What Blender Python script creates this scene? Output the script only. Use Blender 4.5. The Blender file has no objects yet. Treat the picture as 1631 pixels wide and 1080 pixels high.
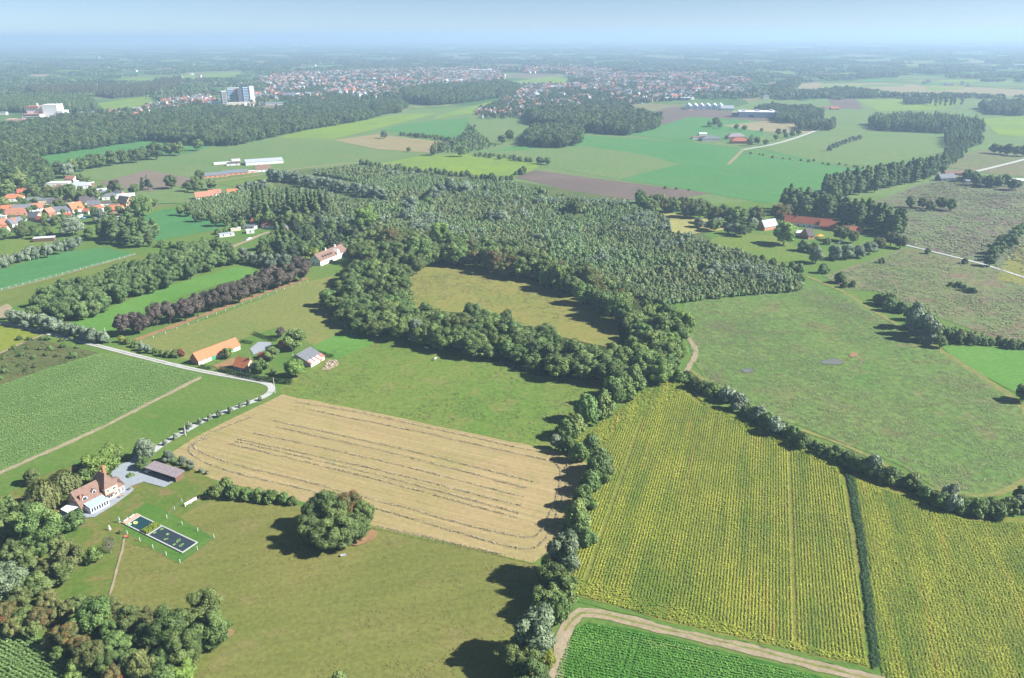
import bpy, bmesh, math, random
import numpy as np
from mathutils import Matrix, Vector
from mathutils.geometry import tessellate_polygon

# ------------------------------------------------------------------ camera
SC = bpy.context.scene
COL = SC.collection
CAM_H = 170.0
FPX = 1260.0                      # focal length in pixels of the 1631 px wide frame
HORIZON = 56.0
ROLL = math.radians(-0.35)
PITCH = math.atan((540.0 - HORIZON) / FPX)
_f = np.array([0, math.cos(PITCH), -math.sin(PITCH)])
_r = np.array([1.0, 0, 0])
_u = np.cross(_r, _f)
_r2 = _r * math.cos(ROLL) + _u * math.sin(ROLL)
_u2 = _u * math.cos(ROLL) - _r * math.sin(ROLL)
cam_d = bpy.data.cameras.new('camera')
cam_d.sensor_width = 36.0
cam_d.lens = FPX / 1631.0 * 36.0
cam_d.clip_start = 1.0
cam_d.clip_end = 200000.0
cam = bpy.data.objects.new('camera', cam_d)
M4 = Matrix.Identity(4)
for i in range(3):
    M4[i][0] = _r2[i]; M4[i][1] = _u2[i]; M4[i][2] = -_f[i]
M4[2][3] = CAM_H
cam.matrix_world = M4
COL.objects.link(cam)
SC.camera = cam

# ------------------------------------------------------------------ light
SUN_AZ = math.radians(-8.0)        # direction towards the sun, measured from +X
SUN_EL = math.radians(37.0)
world = bpy.data.worlds.new('World')
SC.world = world
world.use_nodes = True
wn = world.node_tree
for n in list(wn.nodes): wn.nodes.remove(n)
wo = wn.nodes.new('ShaderNodeOutputWorld')
bg = wn.nodes.new('ShaderNodeBackground')
sky = wn.nodes.new('ShaderNodeTexSky')
sky.sky_type = 'NISHITA'
sky.sun_disc = False
sky.sun_elevation = SUN_EL
sky.sun_rotation = math.pi / 2 - SUN_AZ
sky.altitude = 4000
sky.air_density = 0.7
sky.dust_density = 5.0
sky.ozone_density = 1.0
bg.inputs['Strength'].default_value = 0.052
wn.links.new(sky.outputs[0], bg.inputs['Color'])
wn.links.new(bg.outputs[0], wo.inputs['Surface'])
sun_d = bpy.data.lights.new('sun', 'SUN')
sun_d.energy = 5.0
sun_d.angle = math.radians(0.53)
sun_d.color = (1.0, 0.975, 0.955)
sun = bpy.data.objects.new('sun', sun_d)
to_sun = Vector((math.cos(SUN_AZ) * math.cos(SUN_EL), math.sin(SUN_AZ) * math.cos(SUN_EL), math.sin(SUN_EL)))
sun.rotation_euler = to_sun.to_track_quat('Z', 'Y').to_euler()
sun.location = (0, 0, 400)
COL.objects.link(sun)
SC.view_settings.view_transform = 'Standard'
SC.view_settings.look = 'None'
SC.view_settings.gamma = 1.0
SC.view_settings.use_curve_mapping = False
SC.view_settings.exposure = 1.25
SC.render.engine = 'CYCLES'
SC.cycles.max_bounces = 6
SC.cycles.diffuse_bounces = 2
SC.cycles.glossy_bounces = 2
SC.cycles.transmission_bounces = 3
SC.cycles.volume_bounces = 1
SC.cycles.transparent_max_bounces = 4
SC.cycles.use_denoising = True

# ------------------------------------------------------------------ helpers
def ray(x, y):
    return _f + _r2 * (x - 815.5) / FPX - _u2 * (y - 540.0) / FPX

def W(x, y, z=0.0):
    """ground point (at height z) seen at photo position x, y"""
    d = ray(x, y)
    t = (z - CAM_H) / d[2]
    return np.array([d[0] * t, d[1] * t])

def PX(X, Y, Z=0.0):
    v = np.array([X, Y, Z - CAM_H])
    w = v @ _f
    return 815.5 + FPX * (v @ _r2) / w, 540.0 - FPX * (v @ _u2) / w

def metres(x, y, npx, z=0.0):
    """length across the view of npx photo pixels at that ground point"""
    d = ray(x, y)
    t = (z - CAM_H) / d[2]
    return npx * t / FPX

def tag(o, label=None, cat=None, group=None, kind=None):
    if label: o['label'] = label
    if cat: o['category'] = cat
    if group: o['group'] = group
    if kind: o['kind'] = kind
    return o

def link(o, parent=None):
    COL.objects.link(o)
    if parent is not None: o.parent = parent
    return o

def mesh_np(name, V, F, mat=None, tint=None):
    """mesh from an (n,3) vertex array and an (m,k) face array"""
    V = np.asarray(V, dtype=np.float32); F = np.asarray(F, dtype=np.int32)
    me = bpy.data.meshes.new(name)
    m, k = F.shape
    me.vertices.add(len(V)); me.vertices.foreach_set('co', V.ravel())
    me.loops.add(m * k); me.loops.foreach_set('vertex_index', F.ravel())
    me.polygons.add(m)
    me.polygons.foreach_set('loop_start', np.arange(0, m * k, k, dtype=np.int32))
    me.polygons.foreach_set('loop_total', np.full(m, k, dtype=np.int32))
    if tint is not None:
        a = me.attributes.new('tint', 'FLOAT', 'FACE')
        a.data.foreach_set('value', np.asarray(tint, dtype=np.float32))
    me.update(calc_edges=True)
    if mat: me.materials.append(mat)
    return me

def mesh_py(name, V, F, mats, idx=None):
    me = bpy.data.meshes.new(name)
    me.from_pydata([tuple(v) for v in V], [], [tuple(f) for f in F])
    for m in (mats if isinstance(mats, (list, tuple)) else [mats]): me.materials.append(m)
    if idx is not None: me.polygons.foreach_set('material_index', idx)
    me.update()
    return me

def obj(name, me, parent=None, loc=None):
    o = bpy.data.objects.new(name, me)
    if loc is not None: o.location = loc
    return link(o, parent)

def empty(name, loc, rz=0.0):
    o = bpy.data.objects.new(name, None)
    o.empty_display_size = 2.0
    o.location = loc; o.rotation_euler = (0, 0, rz)
    return link(o)

ORD = ['first', 'second', 'third', 'fourth', 'fifth', 'sixth', 'seventh', 'eighth', 'ninth', 'tenth', 'eleventh',
       'twelfth', 'thirteenth', 'fourteenth', 'fifteenth', 'sixteenth', 'seventeenth', 'eighteenth', 'nineteenth', 'twentieth']
_TENS = {2: 'twenty', 3: 'thirty', 4: 'forty', 5: 'fifty', 6: 'sixty', 7: 'seventy', 8: 'eighty', 9: 'ninety'}
def ordw(i):
    if i < 20: return ORD[i]
    n = i + 1; t, u = divmod(n, 10)
    if t > 9: return str(n) + 'th'
    return (_TENS[t][:-1] + 'ieth') if u == 0 else _TENS[t] + '-' + ORD[u - 1]

def inpoly(P, x, y):
    c = False; n = len(P); j = n - 1
    for i in range(n):
        xi, yi = P[i][0], P[i][1]; xj, yj = P[j][0], P[j][1]
        if (yi > y) != (yj > y) and x < (xj - xi) * (y - yi) / (yj - yi) + xi: c = not c
        j = i
    return c

def inpoly_np(P, X, Y):
    P = np.asarray(P, float); c = np.zeros(len(X), bool); j = len(P) - 1
    for i in range(len(P)):
        xi, yi = P[i]; xj, yj = P[j]
        hit = ((yi > Y) != (yj > Y)) & (X < (xj - xi) * (Y - yi) / ((yj - yi) if yj != yi else 1e-9) + xi)
        c ^= hit; j = i
    return c

# ------------------------------------------------------------------ materials
def srgb(r, g, b):
    f = lambda c: (c / 255 / 12.92) if c <= 10 else ((c / 255 + 0.055) / 1.055) ** 2.4
    return (f(r), f(g), f(b), 1)

def base_mat(name, rough=0.85, spec=0.2):
    m = bpy.data.materials.new(name); m.use_nodes = True
    nt = m.node_tree
    b = nt.nodes['Principled BSDF']
    b.inputs['Roughness'].default_value = rough
    b.inputs['Specular IOR Level'].default_value = spec
    return m, nt, b

def N(nt, typ, **kw):
    n = nt.nodes.new(typ)
    for k, v in kw.items(): setattr(n, k, v)
    return n

def noise(nt, vec, scale, detail=3.0, rough=0.55, dist=0.0):
    n = N(nt, 'ShaderNodeTexNoise'); n.noise_dimensions = '3D'
    n.inputs['Scale'].default_value = scale; n.inputs['Detail'].default_value = detail
    n.inputs['Roughness'].default_value = rough; n.inputs['Distortion'].default_value = dist
    nt.links.new(vec, n.inputs['Vector'])
    return n.outputs['Fac']

def ramp(nt, fac, a, b):
    n = N(nt, 'ShaderNodeMapRange'); n.clamp = True
    n.inputs['From Min'].default_value = a; n.inputs['From Max'].default_value = b
    nt.links.new(fac, n.inputs['Value'])
    return n.outputs['Result']

def rng_(nt, fac, a, b, c, d):
    n = N(nt, 'ShaderNodeMapRange'); n.clamp = True
    for k, v in zip(('From Min', 'From Max', 'To Min', 'To Max'), (a, b, c, d)): n.inputs[k].default_value = v
    nt.links.new(fac, n.inputs['Value'])
    return n.outputs['Result']

def mix(nt, fac, a, b, mode='MIX'):
    n = N(nt, 'ShaderNodeMix', data_type='RGBA', blend_type=mode)
    if isinstance(fac, (int, float)): n.inputs[0].default_value = fac
    else: nt.links.new(fac, n.inputs[0])
    for s, v in ((n.inputs[6], a), (n.inputs[7], b)):
        if isinstance(v, (tuple, list)): s.default_value = (v[0], v[1], v[2], 1)
        else: nt.links.new(v, s)
    return n.outputs[2]

def scale_col(nt, col, fac):
    n = N(nt, 'ShaderNodeVectorMath', operation='SCALE')
    nt.links.new(col, n.inputs[0]); nt.links.new(fac, n.inputs['Scale'])
    return n.outputs[0]

def math_(nt, op, a, b):
    n = N(nt, 'ShaderNodeMath', operation=op)
    for s, v in zip(n.inputs, (a, b)):
        if isinstance(v, (int, float)): s.default_value = v
        else: nt.links.new(v, s)
    return n.outputs[0]

def field_mat(name, c1, c2, c3=None, big=0.02, patch=(0.5, 0.7), fine=0.9, amp=0.35, streak=None, bump=0.0, mid=0.0):
    """ground cover: c1-c2 over large patches, c3 in blotches, fine grain, optional streaks (angle, across, strength)"""
    m, nt, b = base_mat(name, 0.95, 0.08)
    pos = N(nt, 'ShaderNodeNewGeometry').outputs['Position']
    col = mix(nt, ramp(nt, noise(nt, pos, big, 4, 0.6, 0.4), 0.33, 0.67), c1, c2)
    if c3 is not None:
        p = noise(nt, pos, mid or big * 4.5, 6, 0.68, 0.8)
        col = mix(nt, ramp(nt, p, patch[0], patch[1]), col, c3)
    g = rng_(nt, noise(nt, pos, fine * 0.55, 5, 0.75), 0.3, 0.7, 1 - amp * 1.25, 1 + amp * 1.25)
    col = scale_col(nt, col, g)
    if streak:
        ang, freq, st = streak
        mp = N(nt, 'ShaderNodeMapping'); mp.vector_type = 'TEXTURE'
        mp.inputs['Rotation'].default_value = (0, 0, ang)
        nt.links.new(pos, mp.inputs['Vector'])
        sc = N(nt, 'ShaderNodeVectorMath', operation='MULTIPLY'); sc.inputs[1].default_value = (0.012, freq, 0.0)
        nt.links.new(mp.outputs[0], sc.inputs[0])
        s = rng_(nt, noise(nt, sc.outputs[0], 1.0, 3, 0.6), 0.3, 0.7, 1 - st, 1 + st)
        col = scale_col(nt, col, s)
    nt.links.new(col, b.inputs['Base Color'])
    if bump:
        bp = N(nt, 'ShaderNodeBump'); bp.inputs['Strength'].default_value = 0.8
        bp.inputs['Distance'].default_value = bump
        nt.links.new(noise(nt, pos, fine, 3, 0.6), bp.inputs['Height'])
        nt.links.new(bp.outputs[0], b.inputs['Normal'])
    return m

def leaf_mat(name, dark, light, hue=0.02, val=0.25, trans=0.2, alt=None):
    m, nt, b = base_mat(name, 0.6, 0.25)
    at = N(nt, 'ShaderNodeAttribute', attribute_name='tint')
    oi = N(nt, 'ShaderNodeObjectInfo')
    col = mix(nt, at.outputs['Fac'], dark, light)
    if alt is not None:                                    # autumn or yellowing sprays in patches of the crown
        tc = N(nt, 'ShaderNodeTexCoord')
        col = mix(nt, ramp(nt, noise(nt, tc.outputs['Object'], 0.3, 3, 0.6), 0.52, 0.62), col, alt)
    hsv = N(nt, 'ShaderNodeHueSaturation')
    nt.links.new(rng_(nt, oi.outputs['Random'], 0, 1, 0.5 - hue, 0.5 + hue), hsv.inputs['Hue'])
    w = N(nt, 'ShaderNodeTexWhiteNoise', noise_dimensions='1D'); nt.links.new(oi.outputs['Random'], w.inputs['W'])
    nt.links.new(rng_(nt, w.outputs['Value'], 0, 1, 1 - val, 1 + val), hsv.inputs['Value'])
    nt.links.new(col, hsv.inputs['Color'])
    nt.links.new(hsv.outputs[0], b.inputs['Base Color'])
    t = N(nt, 'ShaderNodeBsdfTranslucent'); nt.links.new(hsv.outputs[0], t.inputs['Color'])
    ms = N(nt, 'ShaderNodeMixShader'); ms.inputs[0].default_value = trans
    out = nt.nodes['Material Output']
    nt.links.new(b.outputs[0], ms.inputs[1]); nt.links.new(t.outputs[0], ms.inputs[2])
    nt.links.new(ms.outputs[0], out.inputs['Surface'])
    return m

def solid_mat(name, c, var=0.15, scale=0.5, rough=0.85, spec=0.2, obvar=0.0, metal=0.0):
    m, nt, b = base_mat(name, rough, spec)
    tc = N(nt, 'ShaderNodeTexCoord')
    g = rng_(nt, noise(nt, tc.outputs['Object'], scale, 4, 0.65), 0.25, 0.75, 1 - var, 1 + var)
    rgb = N(nt, 'ShaderNodeRGB'); rgb.outputs[0].default_value = (c[0], c[1], c[2], 1)
    col = scale_col(nt, rgb.outputs[0], g)
    if obvar:
        oi = N(nt, 'ShaderNodeObjectInfo')
        col = scale_col(nt, col, rng_(nt, oi.outputs['Random'], 0, 1, 1 - obvar, 1 + obvar))
    nt.links.new(col, b.inputs['Base Color'])
    b.inputs['Metallic'].default_value = metal
    return m

def tile_mat(name, c, course=0.35):
    """roof covering with fine courses and blotchy weathering"""
    m, nt, b = base_mat(name, 0.8, 0.25)
    tc = N(nt, 'ShaderNodeTexCoord')
    g = rng_(nt, noise(nt, tc.outputs['Object'], 0.9, 5, 0.7), 0.25, 0.75, 0.72, 1.25)
    g2 = rng_(nt, noise(nt, tc.outputs['Object'], 5.0, 2, 0.6), 0.25, 0.75, 0.8, 1.2)
    wv = N(nt, 'ShaderNodeTexWave', wave_type='BANDS', bands_direction='Z')
    wv.inputs['Scale'].default_value = 1.0 / course / 2; wv.inputs['Distortion'].default_value = 0.6
    nt.links.new(tc.outputs['Object'], wv.inputs['Vector'])
    rgb = N(nt, 'ShaderNodeRGB'); rgb.outputs[0].default_value = (c[0], c[1], c[2], 1)
    col = scale_col(nt, scale_col(nt, rgb.outputs[0], g), g2)
    nt.links.new(col, b.inputs['Base Color'])
    bp = N(nt, 'ShaderNodeBump'); bp.inputs['Strength'].default_value = 0.5; bp.inputs['Distance'].default_value = 0.05
    nt.links.new(wv.outputs['Fac'], bp.inputs['Height']); nt.links.new(bp.outputs[0], b.inputs['Normal'])
    return m

# ------------------------------------------------------------------ ground and fields
def A(r, g, b, k=0.55):
    c = srgb(r, g, b); return (c[0] * k, c[1] * k, c[2] * k, 1)

R = random.Random(7)
NR = np.random.default_rng(7)

def dir_px(a, b):
    v = W(*b) - W(*a); return math.atan2(v[1], v[0])

m, nt, b = base_mat('far_countryside', 0.95, 0.05)
pos = N(nt, 'ShaderNodeNewGeometry').outputs['Position']
wob = N(nt, 'ShaderNodeVectorMath', operation='MULTIPLY_ADD')
wn_ = N(nt, 'ShaderNodeTexNoise'); wn_.inputs['Scale'].default_value = 0.0016; nt.links.new(pos, wn_.inputs['Vector'])
nt.links.new(wn_.outputs['Color'], wob.inputs[0]); wob.inputs[1].default_value = (260, 260, 0); nt.links.new(pos, wob.inputs[2])
vo = N(nt, 'ShaderNodeTexVoronoi', feature='F1', distance='CHEBYCHEV'); vo.inputs['Scale'].default_value = 0.0042
nt.links.new(wob.outputs[0], vo.inputs['Vector'])
sep = N(nt, 'ShaderNodeSeparateColor'); nt.links.new(vo.outputs['Color'], sep.inputs[0])
cr = N(nt, 'ShaderNodeValToRGB'); cr.color_ramp.interpolation = 'CONSTANT'
stops = [(0.0, A(112, 140, 78)), (0.2, A(92, 128, 72)), (0.42, A(140, 152, 92)), (0.6, A(104, 142, 76)), (0.74, A(150, 148, 104)), (0.86, A(128, 150, 84)), (0.94, A(142, 130, 110))]
el = cr.color_ramp.elements
el[0].position, el[0].color = stops[0]; el[1].position, el[1].color = stops[1]
for p_, c_ in stops[2:]: e_ = el.new(p_); e_.color = c_
nt.links.new(sep.outputs[0], cr.inputs[0])
g = rng_(nt, noise(nt, pos, 0.02, 5, 0.7), 0.25, 0.75, 0.75, 1.25)
nt.links.new(scale_col(nt, cr.outputs[0], g), b.inputs['Base Color'])
FAR = m

gv, gf = [], []
S = 70000.0
xs = [-S, -3000, 3000, S]
gme = mesh_py('ground', [(-S, -3000, 0), (S, -3000, 0), (S, S * 1.2, 0), (-S, S * 1.2, 0)], [(0, 1, 2, 3)], FAR)
tag(obj('ground', gme), 'flat open countryside stretching to the horizon', 'ground', kind='structure')

ZL = [0.03]
FIELDS = {}
def field(name, pts, mat, label, jit=0.5, cat='field', world=False, keep=None):
    P = [np.array(p, float) for p in pts] if world else [W(*p) for p in pts]
    out = []
    for i in range(len(P)):
        a, c = P[i], P[(i + 1) % len(P)]
        L = np.linalg.norm(c - a); n = max(1, min(60, int(L / 9)))
        nrm = np.array([-(c - a)[1], (c - a)[0]]) / max(L, 1e-6)
        for k in range(n):
            q = a + (c - a) * k / n
            if k: q = q + nrm * R.gauss(0, jit)
            out.append((q[0], q[1], ZL[0]))
    tri = []
    for t in tessellate_polygon([[Vector(v) for v in out]]):
        (ax, ay, _), (bx_, by_, _), (cx_, cy_, _) = (out[i] for i in t)
        tri.append(tuple(t) if (bx_ - ax) * (cy_ - ay) - (by_ - ay) * (cx_ - ax) > 0 else tuple(reversed(t)))
    me = mesh_py(name, out, tri, mat)
    ZL[0] += 0.005
    o = obj(name, me)
    tag(o, label, cat, kind='structure')
    FIELDS[keep or name] = np.array([(p[0], p[1]) for p in out])
    return o

def smooth_line(pts, step=4.0):
    """Catmull-Rom through world points, resampled"""
    P = [np.array(p, float) for p in pts]
    P = [2 * P[0] - P[1]] + P + [2 * P[-1] - P[-2]]
    out = []
    for i in range(1, len(P) - 2):
        L = np.linalg.norm(P[i + 1] - P[i]); n = max(2, int(L / step))
        for k in range(n):
            t = k / n
            out.append(0.5 * ((2 * P[i]) + (-P[i - 1] + P[i + 1]) * t + (2 * P[i - 1] - 5 * P[i] + 4 * P[i + 1] - P[i + 2]) * t * t
                              + (-P[i - 1] + 3 * P[i] - 3 * P[i + 1] + P[i + 2]) * t ** 3))
    out.append(P[-2])
    return np.array(out)

def offset_line(L, d):
    T = np.gradient(L, axis=0); T /= np.linalg.norm(T, axis=1)[:, None] + 1e-9
    return L + np.stack([-T[:, 1], T[:, 0]], 1) * d

def strip(name, px_pts, width, mat, label, cat='track', dz=0.0, jit=0.12, off=0.0):
    L = smooth_line([W(*p) for p in px_pts], 3.0)
    n = len(L)
    l = offset_line(L, off + width / 2) + NR.normal(0, jit, (n, 2)); r = offset_line(L, off - width / 2) + NR.normal(0, jit, (n, 2))
    z = ZL[0] + dz; ZL[0] += 0.005
    V = np.concatenate([np.c_[l, np.full(n, z)], np.c_[r, np.full(n, z)]])
    F = [(i, i + n, i + n + 1, i + 1) for i in range(n - 1)]
    o = obj(name, mesh_np(name, V, F, mat))
    return tag(o, label, cat, kind='structure')

# --- cover materials (true surface colours)
M_paddock = field_mat('paddock_grass', A(146, 144, 80), A(130, 138, 70), A(158, 146, 98), big=0.018, patch=(0.55, 0.8), fine=1.1, amp=0.22, mid=0.07, streak=(0.3, 0.25, 0.08))
M_lawn = field_mat('garden_lawn', A(104, 136, 58), A(132, 140, 70), A(158, 138, 92), big=0.05, patch=(0.5, 0.68), fine=1.0, amp=0.22, mid=0.10)
M_lawn2 = field_mat('mown_lawn', A(92, 138, 56), A(108, 144, 62), None, big=0.08, fine=1.4, amp=0.18)
HAYDIR = dir_px((450, 640), (900, 738))
M_hay = field_mat('hay_stubble', A(196, 174, 126), A(186, 170, 116), A(170, 164, 104), big=0.02, patch=(0.52, 0.75), fine=1.0, amp=0.14, mid=0.045, streak=(HAYDIR, 0.55, 0.14))
M_past = field_mat('pasture', A(118, 150, 66), A(134, 152, 74), A(150, 150, 88), big=0.016, patch=(0.5, 0.72), fine=0.8, amp=0.26, mid=0.09)
M_past2 = field_mat('dry_pasture', A(138, 152, 82), A(152, 154, 88), A(166, 158, 98), big=0.02, patch=(0.55, 0.75), fine=0.7, amp=0.2, mid=0.08)
M_fresh = field_mat('fresh_grass', A(108, 158, 70), A(120, 166, 78), None, big=0.04, fine=0.7, amp=0.16)
M_corn = field_mat('maize_soil', A(112, 146, 78), A(124, 156, 84), None, big=0.03, fine=1.2, amp=0.3, streak=(dir_px((0, 700), (250, 612)), 0.6, 0.12))
M_mead = field_mat('meadow', A(104, 142, 64), A(126, 150, 74), A(142, 148, 84), big=0.02, patch=(0.55, 0.78), fine=0.9, amp=0.2, mid=0.08)
M_scrub = field_mat('scrub_grass', A(98, 118, 66), A(122, 128, 78), A(132, 112, 82), big=0.05, patch=(0.5, 0.7), fine=0.9, amp=0.28, mid=0.16)
M_yel = field_mat('ripening_crop', A(158, 164, 66), A(142, 160, 64), None, big=0.03, fine=0.7, amp=0.2)
M_clover = field_mat('clover_field', A(90, 148, 86), A(100, 156, 92), None, big=0.012, fine=0.4, amp=0.12, streak=(dir_px((0, 450), (200, 405)), 0.15, 0.06))
M_olive = field_mat('olive_field', A(134, 148, 74), A(122, 142, 70), None, big=0.02, fine=0.5, amp=0.14, streak=(dir_px((0, 490), (240, 410)), 0.2, 0.08))
M_ring = field_mat('dry_clearing', A(164, 156, 88), A(146, 152, 80), A(128, 142, 70), big=0.03, patch=(0.54, 0.76), fine=0.6, amp=0.2, mid=0.09)
ROWS = dir_px((1395, 1060), (1345, 745))
M_soil = field_mat('soy_soil', A(140, 148, 66), A(150, 146, 78), A(128, 140, 60), big=0.03, fine=0.8, amp=0.25)
M_beetsoil = field_mat('beet_soil', A(70, 122, 46), A(82, 134, 54), None, big=0.05, fine=0.8, amp=0.3)
M_rough = field_mat('rough_meadow', A(112, 146, 76), A(130, 150, 84), A(138, 138, 92), big=0.022, patch=(0.52, 0.66), fine=0.55, amp=0.34, bump=0.35, mid=0.06)
M_rough2 = field_mat('fallow_meadow', A(120, 142, 86), A(146, 146, 104), A(148, 128, 106), big=0.016, patch=(0.47, 0.66), fine=0.4, amp=0.3, bump=0.4, mid=0.05)
M_heath = field_mat('heath', A(122, 140, 96), A(140, 142, 108), A(134, 114, 108), big=0.012, patch=(0.48, 0.62), fine=0.3, amp=0.25, bump=0.4, mid=0.03)
M_gA = field_mat('green_field', A(94, 152, 84), A(106, 156, 88), None, big=0.006, fine=0.3, amp=0.13, streak=(dir_px((900, 240), (1300, 300)), 0.06, 0.06))
M_gB = field_mat('pale_green_field', A(122, 152, 88), A(130, 156, 92), A(142, 154, 98), big=0.008, fine=0.3, amp=0.15, mid=0.02)
M_gC = field_mat('yellow_green_field', A(150, 178, 66), A(138, 168, 72), A(128, 158, 84), big=0.008, fine=0.25, amp=0.1, mid=0.02)
M_str = field_mat('stubble_field', A(182, 164, 122), A(168, 160, 110), None, big=0.02, fine=0.3, amp=0.1, streak=(dir_px((560, 222), (700, 240)), 0.12, 0.14))
M_plough = field_mat('ploughed_field', A(140, 124, 112), A(128, 114, 104), None, big=0.012, fine=0.25, amp=0.12, streak=(dir_px((850, 275), (1080, 312)), 0.12, 0.06))
M_plough2 = field_mat('harrowed_field', A(156, 140, 122), A(146, 132, 114), None, big=0.02, fine=0.3, amp=0.1)
M_tan = field_mat('tan_field', A(184, 168, 128), A(170, 160, 118), None, big=0.004, fine=0.2, amp=0.08)
M_tanmow = field_mat('mown_rows_field', A(196, 186, 116), A(184, 180, 110), A(140, 158, 86), big=0.03, fine=0.3, amp=0.12, streak=(dir_px((990, 345), (1150, 365)), 0.30, 0.24))
M_conc = solid_mat('concrete_lane', A(214, 214, 208, 0.58)[:3], 0.16, 0.8)
M_conc.node_tree.nodes['Principled BSDF'].inputs['Roughness'].default_value = 0.95
M_dirt = field_mat('dirt_track', A(196, 180, 150), A(180, 164, 132), A(148, 142, 100), big=0.12, fine=1.2, amp=0.2, patch=(0.55, 0.75))
M_dirt2 = field_mat('bare_earth', A(186, 148, 108), A(172, 140, 100), A(140, 136, 84), big=0.1, fine=0.9, amp=0.2, patch=(0.56, 0.8))
M_gtrack = field_mat('grass_track', A(158, 160, 92), A(150, 148, 92), A(112, 140, 70), big=0.1, fine=0.8, amp=0.2)
M_paving = solid_mat('grey_paving', A(176, 184, 190, 0.6)[:3], 0.14, 0.6)
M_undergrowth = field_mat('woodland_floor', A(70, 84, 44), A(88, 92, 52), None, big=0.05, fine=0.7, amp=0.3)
M_plant_floor = field_mat('plantation_floor', A(96, 122, 66), A(116, 128, 76), A(136, 132, 90), big=0.02, fine=0.5, amp=0.25, patch=(0.5, 0.7), mid=0.05)

def build_fields():
    f = field
    # broad sheets first (later ones lie on top)
    f('rough_pasture', [(430, 300), (600, 255), (1090, 225), (1631, 275), (1700, 900), (1640, 1120), (-60, 1120), (-60, 380), (200, 340)], M_mead, 'broad green grassland under the middle of the view', 0)
    f('far_pasture', [(-40, 215), (200, 225), (560, 180), (830, 165), (1000, 215), (1250, 150), (1700, 150), (1700, 300), (1000, 330), (430, 320), (-40, 330)], M_gB, 'pale green fields between the woods and the town', 0)
    # foreground
    f('paddock', [(196, 855), (285, 822), (335, 797), (460, 798), (600, 842), (720, 868), (850, 899), (905, 912), (860, 1110), (250, 1110), (150, 1030), (178, 945)], M_paddock, 'large olive brown paddock with a clump of trees at its top edge')
    f('garden_lawn', [(-40, 812), (100, 742), (180, 700), (222, 728), (305, 742), (345, 768), (335, 797), (285, 822), (340, 858), (288, 897), (196, 862), (178, 948), (140, 1020), (-40, 1000)], M_lawn, 'patchy garden lawn around the brown roofed villa', cat='lawn')
    f('mown_lawn', [(232, 800), (262, 812), (341, 857), (287, 897), (196, 846), (199, 826)], M_lawn2, 'bright mown lawn framing the rectangular swimming pond', cat='lawn')
    f('stubble_field', [(450, 628), (640, 666), (905, 722), (935, 738), (912, 800), (880, 872), (850, 897), (720, 866), (600, 840), (475, 797), (335, 762), (300, 742), (272, 722), (310, 697)], M_hay, 'tan mown hay field with swaths lying in curved rows')
    f('cattle_pasture', [(444, 620), (470, 600), (500, 580), (530, 555), (560, 530), (640, 525), (740, 555), (860, 590), (985, 600), (960, 650), (905, 722), (640, 666), (450, 628)], M_past, 'green cattle pasture below the ring shaped wood')
    f('fresh_grass_plot', [(497, 552), (543, 530), (590, 527), (622, 534), (565, 560), (535, 574)], M_fresh, 'bright green grass plot beside the grey barn')
    f('farm_meadow', [(222, 545), (360, 498), (480, 450), (530, 440), (545, 500), (610, 530), (545, 530), (500, 551), (440, 522), (385, 540), (300, 575)], M_past2, 'long dry meadow between the copper row and the orange roofed barn')
    strip('bare_earth_strip', [(218, 541), (300, 511), (400, 474), (490, 443)], 5.0, M_dirt2, 'bare orange earth strip under the copper leaved row', 'path', jit=0.5)
    f('maize_field', [(-60, 632), (0, 613), (90, 582), (158, 562), (229, 573), (325, 598), (300, 612), (240, 642), (120, 700), (0, 752), (-60, 782)], M_corn, 'large flat green maize field left of the lane bend')
    f('lane_meadow', [(328, 599), (412, 617), (422, 627), (380, 650), (290, 690), (220, 716), (180, 745), (100, 742), (-40, 812), (-60, 784), (0, 753), (120, 701), (240, 643), (300, 613)], M_mead, 'light green meadow between the maize field and the driveway')
    strip('grass_track', [(-40, 770), (60, 727), (160, 682), (245, 639), (320, 601)], 2.6, M_dirt, 'thin worn track between the maize field and meadow', 'track', jit=0.3)
    f('scrub_field', [(45, 538), (158, 562), (90, 582), (0, 613), (-60, 632), (-60, 585), (0, 562)], M_scrub, 'scrubby field dotted with dark round bushes')
    f('yellow_field', [(-60, 515), (0, 516), (62, 533), (40, 546), (0, 560), (-60, 582)], M_yel, 'small yellow green field at the left edge beside the lane')
    f('clover_field', [(-60, 448), (0, 430), (85, 404), (160, 394), (218, 405), (100, 437), (0, 463), (-60, 478)], M_clover, 'deep green clover field between the willow hedge and fence')
    f('olive_strip', [(-60, 481), (0, 465), (218, 407), (248, 408), (200, 430), (60, 478), (0, 494), (-60, 505)], M_olive, 'olive green strip field above the long walnut wood')
    f('village_meadow', [(-60, 395), (0, 380), (60, 382), (95, 386), (0, 412), (-60, 425)], M_past, 'small grass field behind the willow hedge near the village')
    f('green_strip', [(105, 516), (270, 455), (375, 425), (400, 427), (412, 438), (330, 458), (240, 490), (175, 533)], M_fresh, 'bright green strip between the walnut wood and copper row')
    f('hedged_field', [(220, 348), (262, 333), (330, 336), (376, 350), (345, 366), (250, 384)], M_clover, 'emerald green field beside the village trees')
    f('ring_clearing', [(640, 432), (680, 424), (760, 424), (850, 447), (920, 475), (985, 515), (985, 558), (915, 545), (860, 532), (760, 502), (655, 494)], M_ring, 'straw coloured clearing enclosed by the ring shaped wood')
    f('wood_floor', [(548, 442), (600, 395), (640, 432), (655, 492), (760, 500), (860, 530), (985, 556), (985, 515), (920, 475), (850, 447), (760, 424), (650, 420), (600, 380), (720, 372), (900, 410), (1010, 460), (1085, 500), (1088, 570), (1050, 600), (985, 608), (860, 600), (740, 560), (640, 530), (560, 516)], M_undergrowth, 'shady woodland floor of the ring shaped wood', cat='ground')
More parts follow.
